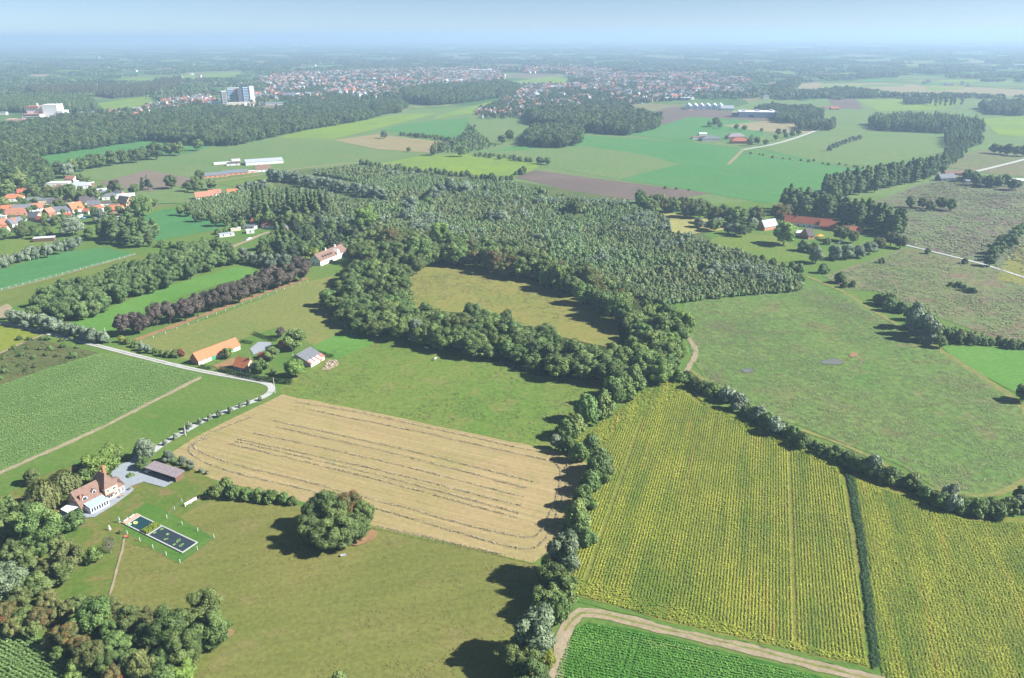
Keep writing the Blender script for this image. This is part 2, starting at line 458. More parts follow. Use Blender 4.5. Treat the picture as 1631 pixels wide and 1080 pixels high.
    # right foreground
    f('soy_field', [(1050, 600), (1085, 606), (1130, 643), (1210, 680), (1333, 737), (1345, 760), (1362, 850), (1388, 1068), (1200, 1024), (1050, 988), (903, 945), (914, 832), (942, 740), (914, 704)], M_soil, 'large yellow crop field with fine parallel rows')
    f('second_soy_field', [(1356, 745), (1480, 795), (1540, 822), (1700, 826), (1700, 1120), (1412, 1120), (1404, 1070), (1376, 850)], M_soil, 'yellow green crop field right of the dark ditch')
    f('beet_field', [(903, 1020), (915, 1003), (936, 992), (1010, 1003), (1150, 1038), (1300, 1076), (1340, 1092), (1360, 1120), (870, 1120)], M_beetsoil, 'bright green beet field inside the bend of the dirt track')
    f('maize_corner', [(-60, 985), (20, 985), (90, 1030), (150, 1070), (170, 1120), (-60, 1120)], M_corn, 'dark green maize rows in the lower left corner')
    strip('dirt_track', [(872, 1110), (890, 1060), (900, 1005), (915, 984), (945, 976), (1050, 1000), (1180, 1030), (1300, 1060), (1420, 1090), (1500, 1120)], 4.2, M_dirt, 'pale dirt track curving around the beet field', jit=0.25)
    strip('track_grass', [(900, 1005), (915, 984), (945, 976), (1050, 1000), (1180, 1030), (1300, 1060), (1420, 1090)], 0.9, M_gtrack, 'thin grass strip down the middle of the dirt track', 'verge', jit=0.2)
    strip('track_verge', [(912, 955), (950, 963), (1050, 990), (1200, 1026), (1390, 1071)], 1.6, M_mead, 'rough grass verge below the yellow crop field', 'verge', jit=0.4)
    f('rough_meadow', [(1085, 480), (1180, 470), (1300, 452), (1350, 470), (1430, 522), (1500, 562), (1560, 600), (1625, 645), (1640, 700), (1640, 755), (1600, 785), (1540, 790), (1500, 783), (1440, 745), (1340, 705), (1210, 655), (1120, 605), (1100, 560)], M_rough, 'tussocky rough meadow with two small ponds')
    f('fallow_meadow', [(1310, 440), (1445, 395), (1540, 415), (1700, 450), (1700, 555), (1620, 552), (1480, 500), (1400, 465), (1350, 462)], M_rough2, 'brownish fallow meadow crossed by a thin hedge')
    f('heath', [(1395, 320), (1470, 292), (1530, 280), (1640, 292), (1700, 300), (1700, 420), (1631, 440), (1440, 390), (1400, 350)], M_heath, 'purplish brown heath with scattered bushes')
    f('bright_green_field', [(1498, 552), (1560, 553), (1700, 562), (1700, 660), (1625, 630), (1560, 595)], M_fresh, 'bright green field at the right edge below the hedge')
    f('field_edge', [(1588, 445), (1600, 415), (1640, 380), (1700, 380), (1700, 470)], M_ring, 'tan field corner at the right edge', 0.5)
    strip('grass_path', [(1285, 440), (1340, 464), (1400, 500), (1450, 530), (1500, 560), (1560, 598), (1625, 645), (1645, 680)], 4.0, M_gtrack, 'yellowish grass path slanting beside the hedge on the right', 'path', jit=0.3)
    strip('meadow_path', [(1100, 590), (1150, 625), (1215, 658), (1290, 690), (1340, 708), (1400, 735), (1450, 765), (1510, 785), (1560, 790), (1600, 783), (1640, 760)], 2.6, M_gtrack, 'thin sandy path curving behind the long hedge', 'path', jit=0.2)
    strip('wood_path', [(1096, 538), (1106, 552), (1108, 566), (1098, 582), (1093, 600)], 3.0, M_dirt, 'short curved path at the right end of the ring wood', 'path', jit=0.2)
    # driveway, lane
    strip('lane', [(-60, 505), (0, 514), (60, 527), (140, 547), (230, 570), (310, 589), (380, 602), (418, 609), (432, 616), (430, 626), (410, 637), (380, 648), (330, 668), (290, 690), (262, 706), (240, 722)], 3.6, M_conc, 'pale concrete lane running past the farm and bending to the villa', 'road', jit=0.06)
    strip('lane_grass_median', [(-60, 505), (0, 514), (60, 527), (140, 547), (230, 570), (310, 589), (380, 602), (418, 609)], 0.55, M_gtrack, 'narrow grass strip down the middle of the concrete lane', 'verge', jit=0.12)
    strip('field_path', [(-60, 588), (0, 563), (40, 545), (70, 533)], 2.2, M_dirt, 'pale field path joining the concrete lane', 'path', jit=0.2)
    f('yard_gravel', [(-60, 500), (-10, 493), (12, 484), (20, 490), (10, 506), (-60, 508)], M_dirt, 'pale sandy yard at the left edge above the lane', cat='yard')
    strip('fence_path', [(-60, 482), (0, 464), (100, 438), (215, 406)], 2.0, M_dirt, 'pale edge path along the olive strip field', 'path', jit=0.3)
    # middle distance
    f('plantation_floor', [(400, 300), (470, 272), (600, 262), (740, 280), (830, 290), (1000, 318), (1080, 345), (1140, 385), (1280, 440), (1280, 462), (1080, 478), (1000, 460), (900, 410), (720, 372), (600, 372), (480, 370), (420, 345), (370, 320)], M_plant_floor, 'grassy floor under the young tree plantation', cat='ground')
    f('mown_rows_field', [(982, 345), (1000, 339), (1060, 337), (1150, 355), (1160, 366), (1095, 374), (1020, 362)], M_tanmow, 'straw yellow mown field with dark rows amid trees')
    f('orchard_meadow', [(1130, 382), (1170, 372), (1230, 375), (1290, 405), (1280, 420), (1220, 415), (1140, 395)], M_past, 'green meadow in front of the red roofed farmstead')
    f('big_green_field', [(770, 243), (920, 215), (1090, 225), (1240, 243), (1385, 270), (1330, 298), (1225, 325), (1100, 303), (985, 286), (880, 268)], M_gA, 'wide green field with faint drill lines behind the plantation')
    f('pale_green_field', [(770, 243), (930, 233), (1030, 247), (1080, 262), (985, 286), (880, 268)], M_gB, 'pale green patch of the wide field near the small copse')
    f('ploughed_field', [(820, 283), (850, 271), (990, 290), (1130, 308), (1060, 320), (1000, 318), (900, 302)], M_plough, 'grey brown ploughed field behind the plantation')
    strip('farm_track', [(1160, 262), (1180, 242), (1183, 238)], 5.0, M_tan, 'worn track crossing the wide green field', 'track', jit=0.5)
    f('yellow_green_field', [(596, 263), (680, 247), (740, 245), (862, 260), (850, 272), (820, 281), (740, 279), (640, 270)], M_gC, 'vivid yellow green field behind the plantation')
    f('tan_stubble', [(530, 223), (600, 214), (718, 228), (690, 244), (600, 238)], M_str, 'pale brown stubble field with lines beyond the farm')
    f('striped_green_field', [(600, 207), (660, 195), (745, 188), (742, 212), (715, 222)], M_gA, 'bright green field beside the scrubby ditch')
    f('long_green_field', [(125, 285), (290, 250), (430, 221), (540, 200), (620, 205), (530, 223), (600, 240), (660, 247), (560, 266), (440, 272), (300, 290), (160, 288)], M_gB, 'long sloping pale green field above the greenhouse farm')
    f('yellowed_field', [(440, 219), (545, 196), (640, 182), (700, 180), (610, 203), (530, 222)], M_gC, 'yellowish field left of the bright green one')
    f('harrowed_field', [(158, 292), (235, 271), (300, 283), (312, 291), (240, 305), (190, 300)], M_plough2, 'bare pinkish brown field behind the village')
    f('wood_edge_field', [(48, 250), (150, 233), (235, 221), (285, 225), (345, 230), (300, 245), (190, 246), (115, 268), (77, 268)], M_gA, 'green field enclosed by the wood and a tree line')
    f('farm_paddock', [(330, 290), (400, 278), (430, 285), (440, 300), (370, 298)], M_past, 'small green paddock below the greenhouse farm')
    f('town_meadow', [(750, 195), (850, 195), (860, 205), (830, 222), (750, 218)], M_gB, 'dull green meadow behind the small copse')
    f('far_green_field', [(1000, 215), (1100, 185), (1180, 190), (1230, 205), (1200, 225), (1090, 225)], M_gA, 'green field in front of the ploughed strip and warehouse')
    f('dark_ploughed_strip', [(1030, 182), (1070, 170), (1237, 183), (1237, 194), (1100, 186), (1060, 198)], M_plough, 'dark ploughed strip in front of the greenhouses')
    f('tan_far_field', [(1150, 200), (1230, 192), (1310, 205), (1290, 215), (1200, 208)], M_tan, 'tan field behind the brick farm')
    f('poplar_meadow', [(1200, 235), (1310, 205), (1390, 200), (1500, 215), (1520, 240), (1400, 265), (1330, 262)], M_gB, 'pale green meadow in front of the poplar block')
    f('tan_distance_field', [(1230, 135), (1400, 132), (1631, 143), (1700, 150), (1700, 156), (1500, 150), (1310, 148), (1240, 142)], M_tan, 'long tan field crossing the right background')
    f('yellow_distance_field', [(1365, 160), (1450, 158), (1530, 165), (1500, 175), (1400, 177)], M_gC, 'yellowish field above the poplar block')
    f('dark_distance_field', [(1318, 158), (1362, 157), (1376, 174), (1330, 173)], M_plough, 'grey ploughed square in the right background')
    f('striped_distance_field', [(1560, 190), (1640, 185), (1700, 200), (1700, 225), (1590, 215)], M_gC, 'light green field beyond the poplar block at the right edge')
    f('sandy_field', [(1480, 262), (1560, 240), (1640, 240), (1700, 260), (1700, 290), (1560, 275)], M_rough2, 'brown green field beside the white trackway on the right')
    f('town_green', [(805, 131), (880, 122), (905, 125), (900, 133), (830, 138)], M_gC, 'light green field inside the town')
    f('station_meadow', [(560, 165), (610, 155), (640, 160), (600, 180), (540, 185), (480, 180)], M_gA, 'green field in front of the town houses')
    f('factory_field', [(155, 165), (240, 152), (245, 165), (170, 180)], M_gC, 'pale field with young trees behind the factory')
    f('far_yellow_field', [(180, 127), (380, 115), (385, 121), (200, 132)], M_gC, 'yellow green field in the left background')
    f('edge_yellow', [(700, 183), (790, 160), (800, 165), (770, 178), (690, 190)], M_gC, 'light green wedge below the dark copse in front of town')
    strip('white_trackway', [(1500, 284), (1560, 272), (1640, 252), (1700, 235)], 6.0, M_conc, 'pale straight road leading away from the farm on the right', 'road', jit=0.1)
    strip('heath_road', [(1430, 388), (1480, 400), (1560, 420), (1640, 445), (1700, 462)], 3.2, M_conc, 'thin white road crossing the fallow land on the right', 'road', jit=0.1)
    strip('farm_road', [(1183, 239), (1240, 228), (1290, 212), (1318, 200)], 6.0, M_conc, 'pale farm road passing the brick farm', 'road', jit=0.2)
    strip('field_road', [(1183, 239), (1260, 254), (1330, 263), (1390, 270)], 5.0, M_gtrack, 'field road between the two wide green fields', 'road', jit=0.3)
    strip('plantation_road', [(340, 290), (420, 278), (500, 266), (570, 260), (640, 262)], 5.0, M_tan, 'sandy road past the greenhouse farm to the plantation', 'road', jit=0.2)

build_fields()
# ------------------------------------------------------------------ plants
def quads(P, Nn, size, rng, asp=0.75):
    n = len(P)
    Nn = Nn / (np.linalg.norm(Nn, axis=1)[:, None] + 1e-9)
    t = np.cross(Nn, rng.normal(size=(n, 3))); t /= np.linalg.norm(t, axis=1)[:, None] + 1e-9
    b_ = np.cross(Nn, t)
    s = (size * rng.uniform(0.65, 1.3, n))[:, None] * 0.5
    j = lambda: 1 + rng.uniform(-0.3, 0.3, (n, 1))
    V = np.stack([P - t * s * j() - b_ * s * asp * j(), P + t * s * j() - b_ * s * asp * j(),
                  P + t * s * j() + b_ * s * asp * j(), P - t * s * j() + b_ * s * asp * j()], 1).reshape(-1, 3)
    F = np.arange(4 * n).reshape(n, 4)
    return V, F

def unit(rng, n):
    v = rng.normal(size=(n, 3)); return v / np.linalg.norm(v, axis=1)[:, None]

def crown(seed, H, Rr, base, nl, lr, leaf, n, shape='round', mat=None, name='crown', flat=0.0):
    """leaf clumps (lobes) spread through the crown's volume; leaves only on the outside of the lobes"""
    rng = np.random.default_rng(seed)
    hz = (H - base) / 2; cz = base + hz
    C, rr = [], []
    for i in range(nl):
        if shape == 'round':
            d = unit(rng, 1)[0]; k = rng.uniform(0.45, 0.78)
            c = np.array([d[0] * Rr * k, d[1] * Rr * k, cz + d[2] * hz * k]); r = Rr * lr * rng.uniform(0.65, 1.25)
        elif shape == 'cone':
            t = rng.uniform(0, 1) ** 1.3; a = rng.uniform(0, 6.283)
            rad = Rr * (1 - t) ** 0.8 * rng.uniform(0.35, 0.8)
            c = np.array([math.cos(a) * rad, math.sin(a) * rad, base + (H - base) * (0.05 + 0.9 * t)]); r = Rr * lr * (1.15 - 0.7 * t) * rng.uniform(0.7, 1.2)
        elif shape == 'column':
            t = rng.uniform(0, 1); a = rng.uniform(0, 6.283)
            prof = min(1, 0.45 + 2.2 * t) * min(1, (1.02 - t) * 2.0)
            rad = Rr * prof * rng.uniform(0.2, 0.6)
            c = np.array([math.cos(a) * rad, math.sin(a) * rad, base + (H - base) * (0.06 + 0.88 * t)]); r = Rr * lr * (0.5 + 0.6 * prof) * rng.uniform(0.7, 1.2)
        else:  # dome: widest low down, rounded top
            t = rng.uniform(0, 1); a = rng.uniform(0, 6.283)
            rad = Rr * math.sqrt(max(0, 1 - t * t)) * rng.uniform(0.35, 0.8)
            c = np.array([math.cos(a) * rad, math.sin(a) * rad, base + (H - base) * (0.15 + 0.7 * t)]); r = Rr * lr * rng.uniform(0.65, 1.2)
        C.append(c); rr.append(r)
    C = np.array(C); rr = np.array(rr)
    P, D, T = [], [], []
    got = 0; lt = rng.uniform(0, 1, nl)
    while got < n:
        k = rng.choice(nl, n, p=rr ** 2 / np.sum(rr ** 2))
        d = unit(rng, n); d[:, 2] += 0.15
        p = C[k] + d * (rr[k] * rng.uniform(0.72, 1.06, n))[:, None]
        p[:, 2] = np.maximum(p[:, 2], base * 0.75)
        dist = np.linalg.norm(p[:, None, :] - C[None], axis=2) / rr[None]
        dist[np.arange(n), k] = 9
        ok = dist.min(1) > 0.78
        P.append(p[ok]); D.append(d[ok]); T.append(np.clip(0.55 * lt[k][ok] + 0.45 * rng.uniform(0, 1, ok.sum()), 0, 1)); got += ok.sum()
    P = np.concatenate(P)[:n]; D = np.concatenate(D)[:n]; T = np.concatenate(T)[:n]
    P += rng.normal(0, Rr * 0.03, P.shape)
    V, F = quads(P, D * 1.1 + unit(rng, n) * 0.62 + np.array([0, 0, .1]), leaf, rng)
    return mesh_np(name, V, F, mat, T)

def weeping(seed, H, Rr, mat, n=5200):
    rng = np.random.default_rng(seed)
    me_pts = []
    ns = 260
    a = rng.uniform(0, 6.283, ns); k = np.sqrt(rng.uniform(0.02, 1, ns)); t = 1 - k ** 2.2
    top = np.stack([np.cos(a) * k * Rr, np.sin(a) * k * Rr, H * (0.55 + 0.42 * t) + rng.normal(0, 0.3, ns)], 1)
    ln = rng.uniform(0.25, 0.7, ns) * H * (0.6 + 0.5 * k)
    s = rng.integers(0, ns, n); f = rng.uniform(0, 1, n)
    P = top[s].copy(); P[:, 2] -= ln[s] * f; P[:, 2] = np.maximum(P[:, 2], 0.6)
    P[:, :2] *= (1 + 0.10 * np.sin(f * 3))[:, None]
    P += rng.normal(0, 0.16, P.shape)
    D = np.stack([np.cos(a[s]), np.sin(a[s]), np.full(n, 0.55)], 1) + unit(rng, n) * 0.6
    V, F = quads(P, D, 0.52, rng, 0.7)
    return mesh_np('crown', V, F, mat, np.clip(rng.uniform(0, 1, ns)[s] * 0.6 + rng.uniform(0, 0.4, n), 0, 1))

def tube(V, F, a, b_, r0, r1, k=6):
    a = np.array(a, float); b_ = np.array(b_, float); d = b_ - a; d /= np.linalg.norm(d) + 1e-9
    x = np.cross(d, [0.3, 0.9, 0.2]); x /= np.linalg.norm(x); y = np.cross(d, x); o = len(V)
    for p, r in ((a, r0), (b_, r1)):
        for i in range(k):
            t = 6.28318 * i / k; V.append(p + (x * math.cos(t) + y * math.sin(t)) * r)
    for i in range(k):
        j = (i + 1) % k; F.append((o + i, o + j, o + k + j, o + k + i))
    return V, F

def trunk_mesh(seed, H, r, base, spread, mat, limbs=5):
    rng = random.Random(seed); V, F = [], []
    fork = max(base * 0.8, H * 0.2)
    tube(V, F, (0, 0, -0.3), (rng.uniform(-.2, .2), rng.uniform(-.2, .2), fork), r * 1.25, r * 0.8)
    tube(V, F, (0, 0, fork * 0.95), (rng.uniform(-.4, .4), rng.uniform(-.4, .4), H * 0.85), r * 0.8, r * 0.18)
    for i in range(limbs):
        t = 6.283 * i / limbs + rng.uniform(-.4, .4); z0 = fork + (H * 0.35) * rng.random() * 0.6
        tube(V, F, (0, 0, z0), (math.cos(t) * spread * 0.62, math.sin(t) * spread * 0.62, z0 + (H - z0) * rng.uniform(0.35, 0.6)), r * 0.5, r * 0.12, 5)
    return mesh_np('trunk', V, F, mat)

M_bark = solid_mat('bark', (0.09, 0.07, 0.05), 0.3, 2.0)
M_bark2 = solid_mat('pale_bark', (0.26, 0.23, 0.19), 0.3, 2.0)
L_oak = leaf_mat('oak_leaves', (0.052, 0.088, 0.024), (0.215, 0.29, 0.085), 0.018, 0.28)
L_oak2 = leaf_mat('bright_oak_leaves', (0.06, 0.105, 0.026), (0.225, 0.32, 0.085), 0.02, 0.25)  # brighter, greener variant of the oak leaf colour
L_olive = leaf_mat('olive_leaves', (0.07, 0.09, 0.028), (0.235, 0.26, 0.085), 0.025, 0.25)
L_autumn = leaf_mat('turning_leaves', (0.079, 0.088, 0.028), (0.228, 0.228, 0.079), 0.02, 0.2, alt=(0.22, 0.11, 0.035))
L_light = leaf_mat('light_green_leaves', (0.095, 0.165, 0.03), (0.28, 0.39, 0.085), 0.015, 0.2)
L_silver = leaf_mat('silver_willow_leaves', (0.095, 0.135, 0.08), (0.3, 0.36, 0.23), 0.012, 0.22)
L_silver2 = leaf_mat('white_poplar_leaves', (0.07, 0.11, 0.045), (0.30, 0.36, 0.21), 0.012, 0.15)
L_copper = leaf_mat('copper_leaves', (0.052, 0.044, 0.034), (0.185, 0.15, 0.112), 0.02, 0.22)
L_poplar = leaf_mat('poplar_leaves', (0.055, 0.1, 0.032), (0.215, 0.305, 0.1), 0.012, 0.22)
L_lomb = leaf_mat('lombardy_leaves', (0.055, 0.095, 0.03), (0.215, 0.28, 0.1), 0.012, 0.2)
L_weep = leaf_mat('weeping_leaves', (0.085, 0.11, 0.03), (0.27, 0.3, 0.1), 0.012, 0.12)
L_sap = leaf_mat('sapling_leaves', (0.16, 0.25, 0.10), (0.31, 0.42, 0.165), 0.03, 0.3)
L_sap2 = leaf_mat('olive_sapling_leaves', (0.15, 0.205, 0.08), (0.32, 0.37, 0.16), 0.03, 0.25)
L_sapw = leaf_mat('pale_sapling_leaves', (0.123, 0.175, 0.105), (0.420, 0.507, 0.333), 0.015, 0.2)
L_shrub = leaf_mat('shrub_leaves', (0.056, 0.095, 0.028), (0.215, 0.29, 0.085), 0.02, 0.28)
L_pine = leaf_mat('pine_needles', (0.03, 0.05, 0.026), (0.095, 0.13, 0.07), 0.01, 0.2)
L_hedge = leaf_mat('hedge_leaves', (0.02, 0.04, 0.016), (0.07, 0.105, 0.04), 0.01, 0.15)
L_far = leaf_mat('distant_leaves', (0.034, 0.062, 0.02), (0.17, 0.235, 0.075), 0.025, 0.32)
L_brownpop = leaf_mat('brownish_poplar_leaves', (0.061, 0.079, 0.038), (0.228, 0.219, 0.108), 0.02, 0.2)

def make_kind(n, H, Rr, base, nl, lr, leaf, nleaf, shape, mat, seed, tr=0.3, limbs=5, bark=None):
    out = []
    for i in range(n):
        h = H * (1 + 0.08 * math.sin(i * 2.1)); r_ = Rr * (1 + 0.1 * math.cos(i * 1.7))
        out.append((crown(seed + i, h, r_, base, nl, lr, leaf, nleaf, shape, mat), trunk_mesh(seed + i, h, tr, base, r_, bark or M_bark, limbs), h, r_))
    return out

K = {}
K['oak'] = make_kind(6, 15, 6.4, 1.2, 46, 0.26, 0.66, 5000, 'round', L_oak, 10)
K['oakhd'] = make_kind(4, 14, 6.4, 0.6, 64, 0.22, 0.38, 14000, 'round', L_oak, 20)
K['oakbright'] = make_kind(4, 14, 6.0, 0.8, 50, 0.24, 0.55, 6500, 'round', L_oak2, 30)
K['olive'] = make_kind(3, 10, 5.0, 0.6, 48, 0.23, 0.36, 9000, 'round', L_olive, 40)
K['autumn'] = make_kind(3, 12, 5.4, 0.6, 50, 0.23, 0.38, 9500, 'round', L_autumn, 46)
K['light'] = make_kind(2, 11, 5.4, 0.8, 36, 0.28, 0.5, 6000, 'round', L_light, 50)
K['silver'] = make_kind(3, 10, 5.0, 0.5, 36, 0.27, 0.46, 5500, 'dome', L_silver, 60, bark=M_bark2)
K['whitepoplar'] = make_kind(2, 15, 6.0, 1.0, 42, 0.26, 0.48, 8500, 'round', L_silver2, 64, bark=M_bark2)
K['copper'] = make_kind(4, 12, 4.6, 1.0, 40, 0.30, 0.5, 5200, 'round', L_copper, 70)
K['poplar'] = make_kind(5, 24, 4.8, 2.0, 46, 0.34, 0.7, 4600, 'column', L_poplar, 80, tr=0.28)
K['lombardy'] = make_kind(3, 24, 2.4, 1.0, 34, 0.5, 0.62, 3000, 'column', L_lomb, 90, tr=0.3, limbs=0)
K['walnut'] = make_kind(5, 12, 4.6, 0.8, 36, 0.29, 0.55, 4200, 'round', L_poplar, 100)
K['pine'] = make_kind(2, 14, 3.6, 2.5, 24, 0.34, 0.5, 2600, 'cone', L_pine, 106)
K['garden'] = make_kind(3, 8, 3.6, 0.6, 26, 0.32, 0.42, 3600, 'round', L_shrub, 110)
K['weeping'] = [(weeping(120, 11, 5.6, L_weep), trunk_mesh(120, 9, 0.4, 2, 4, M_bark, 6), 11, 5.6), (weeping(121, 10, 6.0, L_weep), trunk_mesh(121, 9, 0.4, 2, 4, M_bark, 6), 10, 6.0)]
K['bare'] = [(crown(130, 7, 3.6, 1.5, 20, 0.3, 0.22, 1100, 'round', leaf_mat('thin_leaves', (0.08, 0.075, 0.05), (0.17, 0.16, 0.11), 0.01, 0.1)), trunk_mesh(130, 7, 0.16, 1.5, 3.6, M_bark2, 9), 7, 3.6)]
SH = {}
SH['bush'] = [(crown(140 + i, 3.6, 2.4, 0.0, 26, 0.32, 0.34, 2000, 'dome', L_shrub, 'shrub'), 3.6, 2.4) for i in range(4)]
SH['bushbright'] = [(crown(150 + i, 4.6, 2.7, 0.0, 30, 0.30, 0.36, 2600, 'dome', L_oak2, 'shrub'), 4.6, 2.7) for i in range(4)]
SH['willowbush'] = [(crown(160 + i, 4.4, 2.0, 0.0, 16, 0.42, 0.4, 1300, 'dome', L_silver, 'shrub'), 4.4, 2.0) for i in range(4)]
SH['sapling'] = [(crown(170 + i, [4.6, 5.4, 4.0, 5.0][i], [1.5, 1.25, 1.7, 1.4][i], 0.0, 16, 0.4, 0.42, 520, ['dome', 'column', 'round', 'dome'][i], [L_sap, L_sap, L_sap2, L_sap2][i], 'sapling'), [4.6, 5.4, 4.0, 5.0][i], [1.5, 1.25, 1.7, 1.4][i]) for i in range(4)]
SH['sapwhite'] = [(crown(176 + i, 7.0, 1.8, 0.2, 14, 0.45, 0.5, 520, 'dome', L_sapw, 'sapling'), 7.0, 1.8) for i in range(2)]
SH['orange'] = [(crown(180, 3, 1.8, 0.0, 14, 0.42, 0.35, 900, 'dome', leaf_mat('red_leaves', (0.12, 0.04, 0.02), (0.3, 0.12, 0.06), 0.01, 0.1), 'shrub'), 3.0, 1.8)]
SH['yellowbush'] = [(crown(185, 5, 2.6, 0.0, 18, 0.4, 0.4, 1800, 'dome', leaf_mat('yellow_leaves', (0.12, 0.15, 0.02), (0.32, 0.36, 0.06), 0.01, 0.1), 'shrub'), 5.0, 2.6)]

NAMES = {'oak': ('oak_tree', 'tree'), 'oakhd': ('oak_tree', 'tree'), 'oakbright': ('broadleaf_tree', 'tree'), 'olive': ('broadleaf_tree', 'tree'),
         'autumn': ('broadleaf_tree', 'tree'), 'light': ('broadleaf_tree', 'tree'), 'silver': ('willow_tree', 'tree'), 'whitepoplar': ('white_poplar', 'tree'), 'copper': ('copper_beech', 'tree'),
         'poplar': ('poplar_tree', 'tree'), 'lombardy': ('lombardy_poplar', 'tree'), 'walnut': ('walnut_tree', 'tree'), 'pine': ('pine_tree', 'tree'),
         'garden': ('garden_tree', 'tree'), 'weeping': ('weeping_willow', 'tree'), 'bare': ('small_tree', 'tree'),
         'bush': ('shrub', 'shrub'), 'bushbright': ('shrub', 'shrub'), 'willowbush': ('willow_shrub', 'shrub'), 'sapling': ('young_poplar', 'young tree'),
         'sapwhite': ('young_willow', 'young tree'), 'orange': ('red_shrub', 'shrub'), 'yellowbush': ('yellow_shrub', 'shrub')}
COUNT = {}
def put(kind, X, Y, label, group=None, Rm=None, Hm=None, z=0.0):
    """one plant at a ground point, its crown Rm metres in radius"""
    nm, cat = NAMES[kind]
    COUNT[kind] = COUNT.get(kind, 0) + 1
    if kind in K:
        cr_, tr_, h, r_ = R.choice(K[kind])
        s = (Rm or r_) / r_; sz = (Hm / h) if Hm else s
        e = empty(nm, (X, Y, z), R.uniform(0, 6.28))
        e.scale = (s * R.uniform(.86, 1.16), s * R.uniform(.86, 1.16), sz * R.uniform(.93, 1.07))
        obj('crown', cr_, e); obj('trunk', tr_, e)
    else:
        me, h, r_ = R.choice(SH[kind])
        s = (Rm or r_) / r_; sz = (Hm / h) if Hm else s
        e = obj(nm, me, None, (X, Y, z)); e.rotation_euler = (0, 0, R.uniform(0, 6.28))
        e.scale = (s * R.uniform(.93, 1.07), s * R.uniform(.93, 1.07), sz)
    tag(e, label, cat, group)
    return e

def dims(kind):
    if kind in K: return K[kind][0][2], K[kind][0][3]
    return SH[kind][0][1], SH[kind][0][2]

def at(kind, x, y, wpx, label, group=None, hf=1.0):
    """plant whose crown is centred on photo position x, y and wpx wide there; hf stretches its height"""
    h, r_ = dims(kind)
    z = 0.0
    for _ in range(4):
        Rm = metres(x, y, wpx, z) / 2
        Hm = h * Rm / r_ * hf
        z = Hm * 0.5
    p = W(x, y, z)
    return put(kind, p[0], p[1], label, group, Rm, Hm)

def row(kind, pts, n, w0, w1, label, group, jx=0.0, jy=0.0, hf=1.0, end=None, kinds=None):
    """plants spaced evenly along a photo polyline; each told apart by its place in the row"""
    P = np.array(pts, float); seg = np.linalg.norm(np.diff(P, axis=0), axis=1); cum = np.r_[0, np.cumsum(seg)]
    for i in range(n):
        t = i / max(1, n - 1); s = t * cum[-1]
        x = np.interp(s, cum, P[:, 0]) + R.gauss(0, jx); y = np.interp(s, cum, P[:, 1]) + R.gauss(0, jy)
        lab = f'{ordw(i)} {label}' + ('' if end is None else ' ' + end)
        at(R.choice(kinds) if kinds else kind, x, y, (w0 + (w1 - w0) * t) * (R.uniform(.72, 1.3) if kind in SH else R.uniform(.85, 1.18)), lab, group, hf * R.uniform(.92, 1.1))

def poisson(poly_world, d, rng, maxn=100000, seedpts=None):
    P = np.asarray(poly_world); lo = P.min(0); hi = P.max(0)
    pts = []
    ny = int((hi[1] - lo[1]) / d) + 1; nx = int((hi[0] - lo[0]) / d) + 1
    gx, gy = np.meshgrid(np.arange(nx), np.arange(ny))
    X = lo[0] + (gx + 0.5 * (gy % 2)) * d + rng.uniform(-.36, .36, gx.shape) * d
    Y = lo[1] + gy * d + rng.uniform(-.36, .36, gx.shape) * d
    X = X.ravel(); Y = Y.ravel()
    ok = inpoly_np(P, X, Y)
    return np.stack([X[ok], Y[ok]], 1)

def grove(kinds, poly_px, d, label, group, Rm=6.0, z=7.0, var=0.2, hs=1.0):
    """individually placed trees filling a photo polygon drawn round their crowns"""
    poly = [W(x, y, z) for x, y in poly_px]
    pts = poisson(poly, d, NR)
    pts = pts[np.argsort([PX(p[0], p[1])[0] for p in pts])]
    for i, p in enumerate(pts):
        k = R.choice(kinds); h, r_ = dims(k)
        rm = Rm * R.uniform(1 - var, 1 + var)
        put(k, p[0], p[1], f'{ordw(i)} from left, {label}', group, rm, h * rm / r_ * hs * R.uniform(.85, 1.15))
    return len(pts)

def wpoly(pp, z=0): return [W(x, y, z) for x, y in pp]

def vnoise(X, Y, cell, seed):
    g = np.random.default_rng(seed).random((256, 256)); u = X / cell; v = Y / cell
    i = np.floor(u).astype(int); j = np.floor(v).astype(int); fu = u - i; fv = v - j; fu = fu * fu * (3 - 2 * fu); fv = fv * fv * (3 - 2 * fv)
    a = lambda p, q: g[p % 256, q % 256]
    return (a(i, j) * (1 - fu) + a(i + 1, j) * fu) * (1 - fv) + (a(i, j + 1) * (1 - fu) + a(i + 1, j + 1) * fu) * fv

# ---- masses that nobody could count: points that carry instances
PROTO = {}
def proto_collection(name, meshes):
    c = bpy.data.collections.new(name)
    for i, me in enumerate(meshes):
        o = bpy.data.objects.new(f'{name}_{i:02d}', me); c.objects.link(o)
    PROTO[name] = (c, len(meshes))
    return c

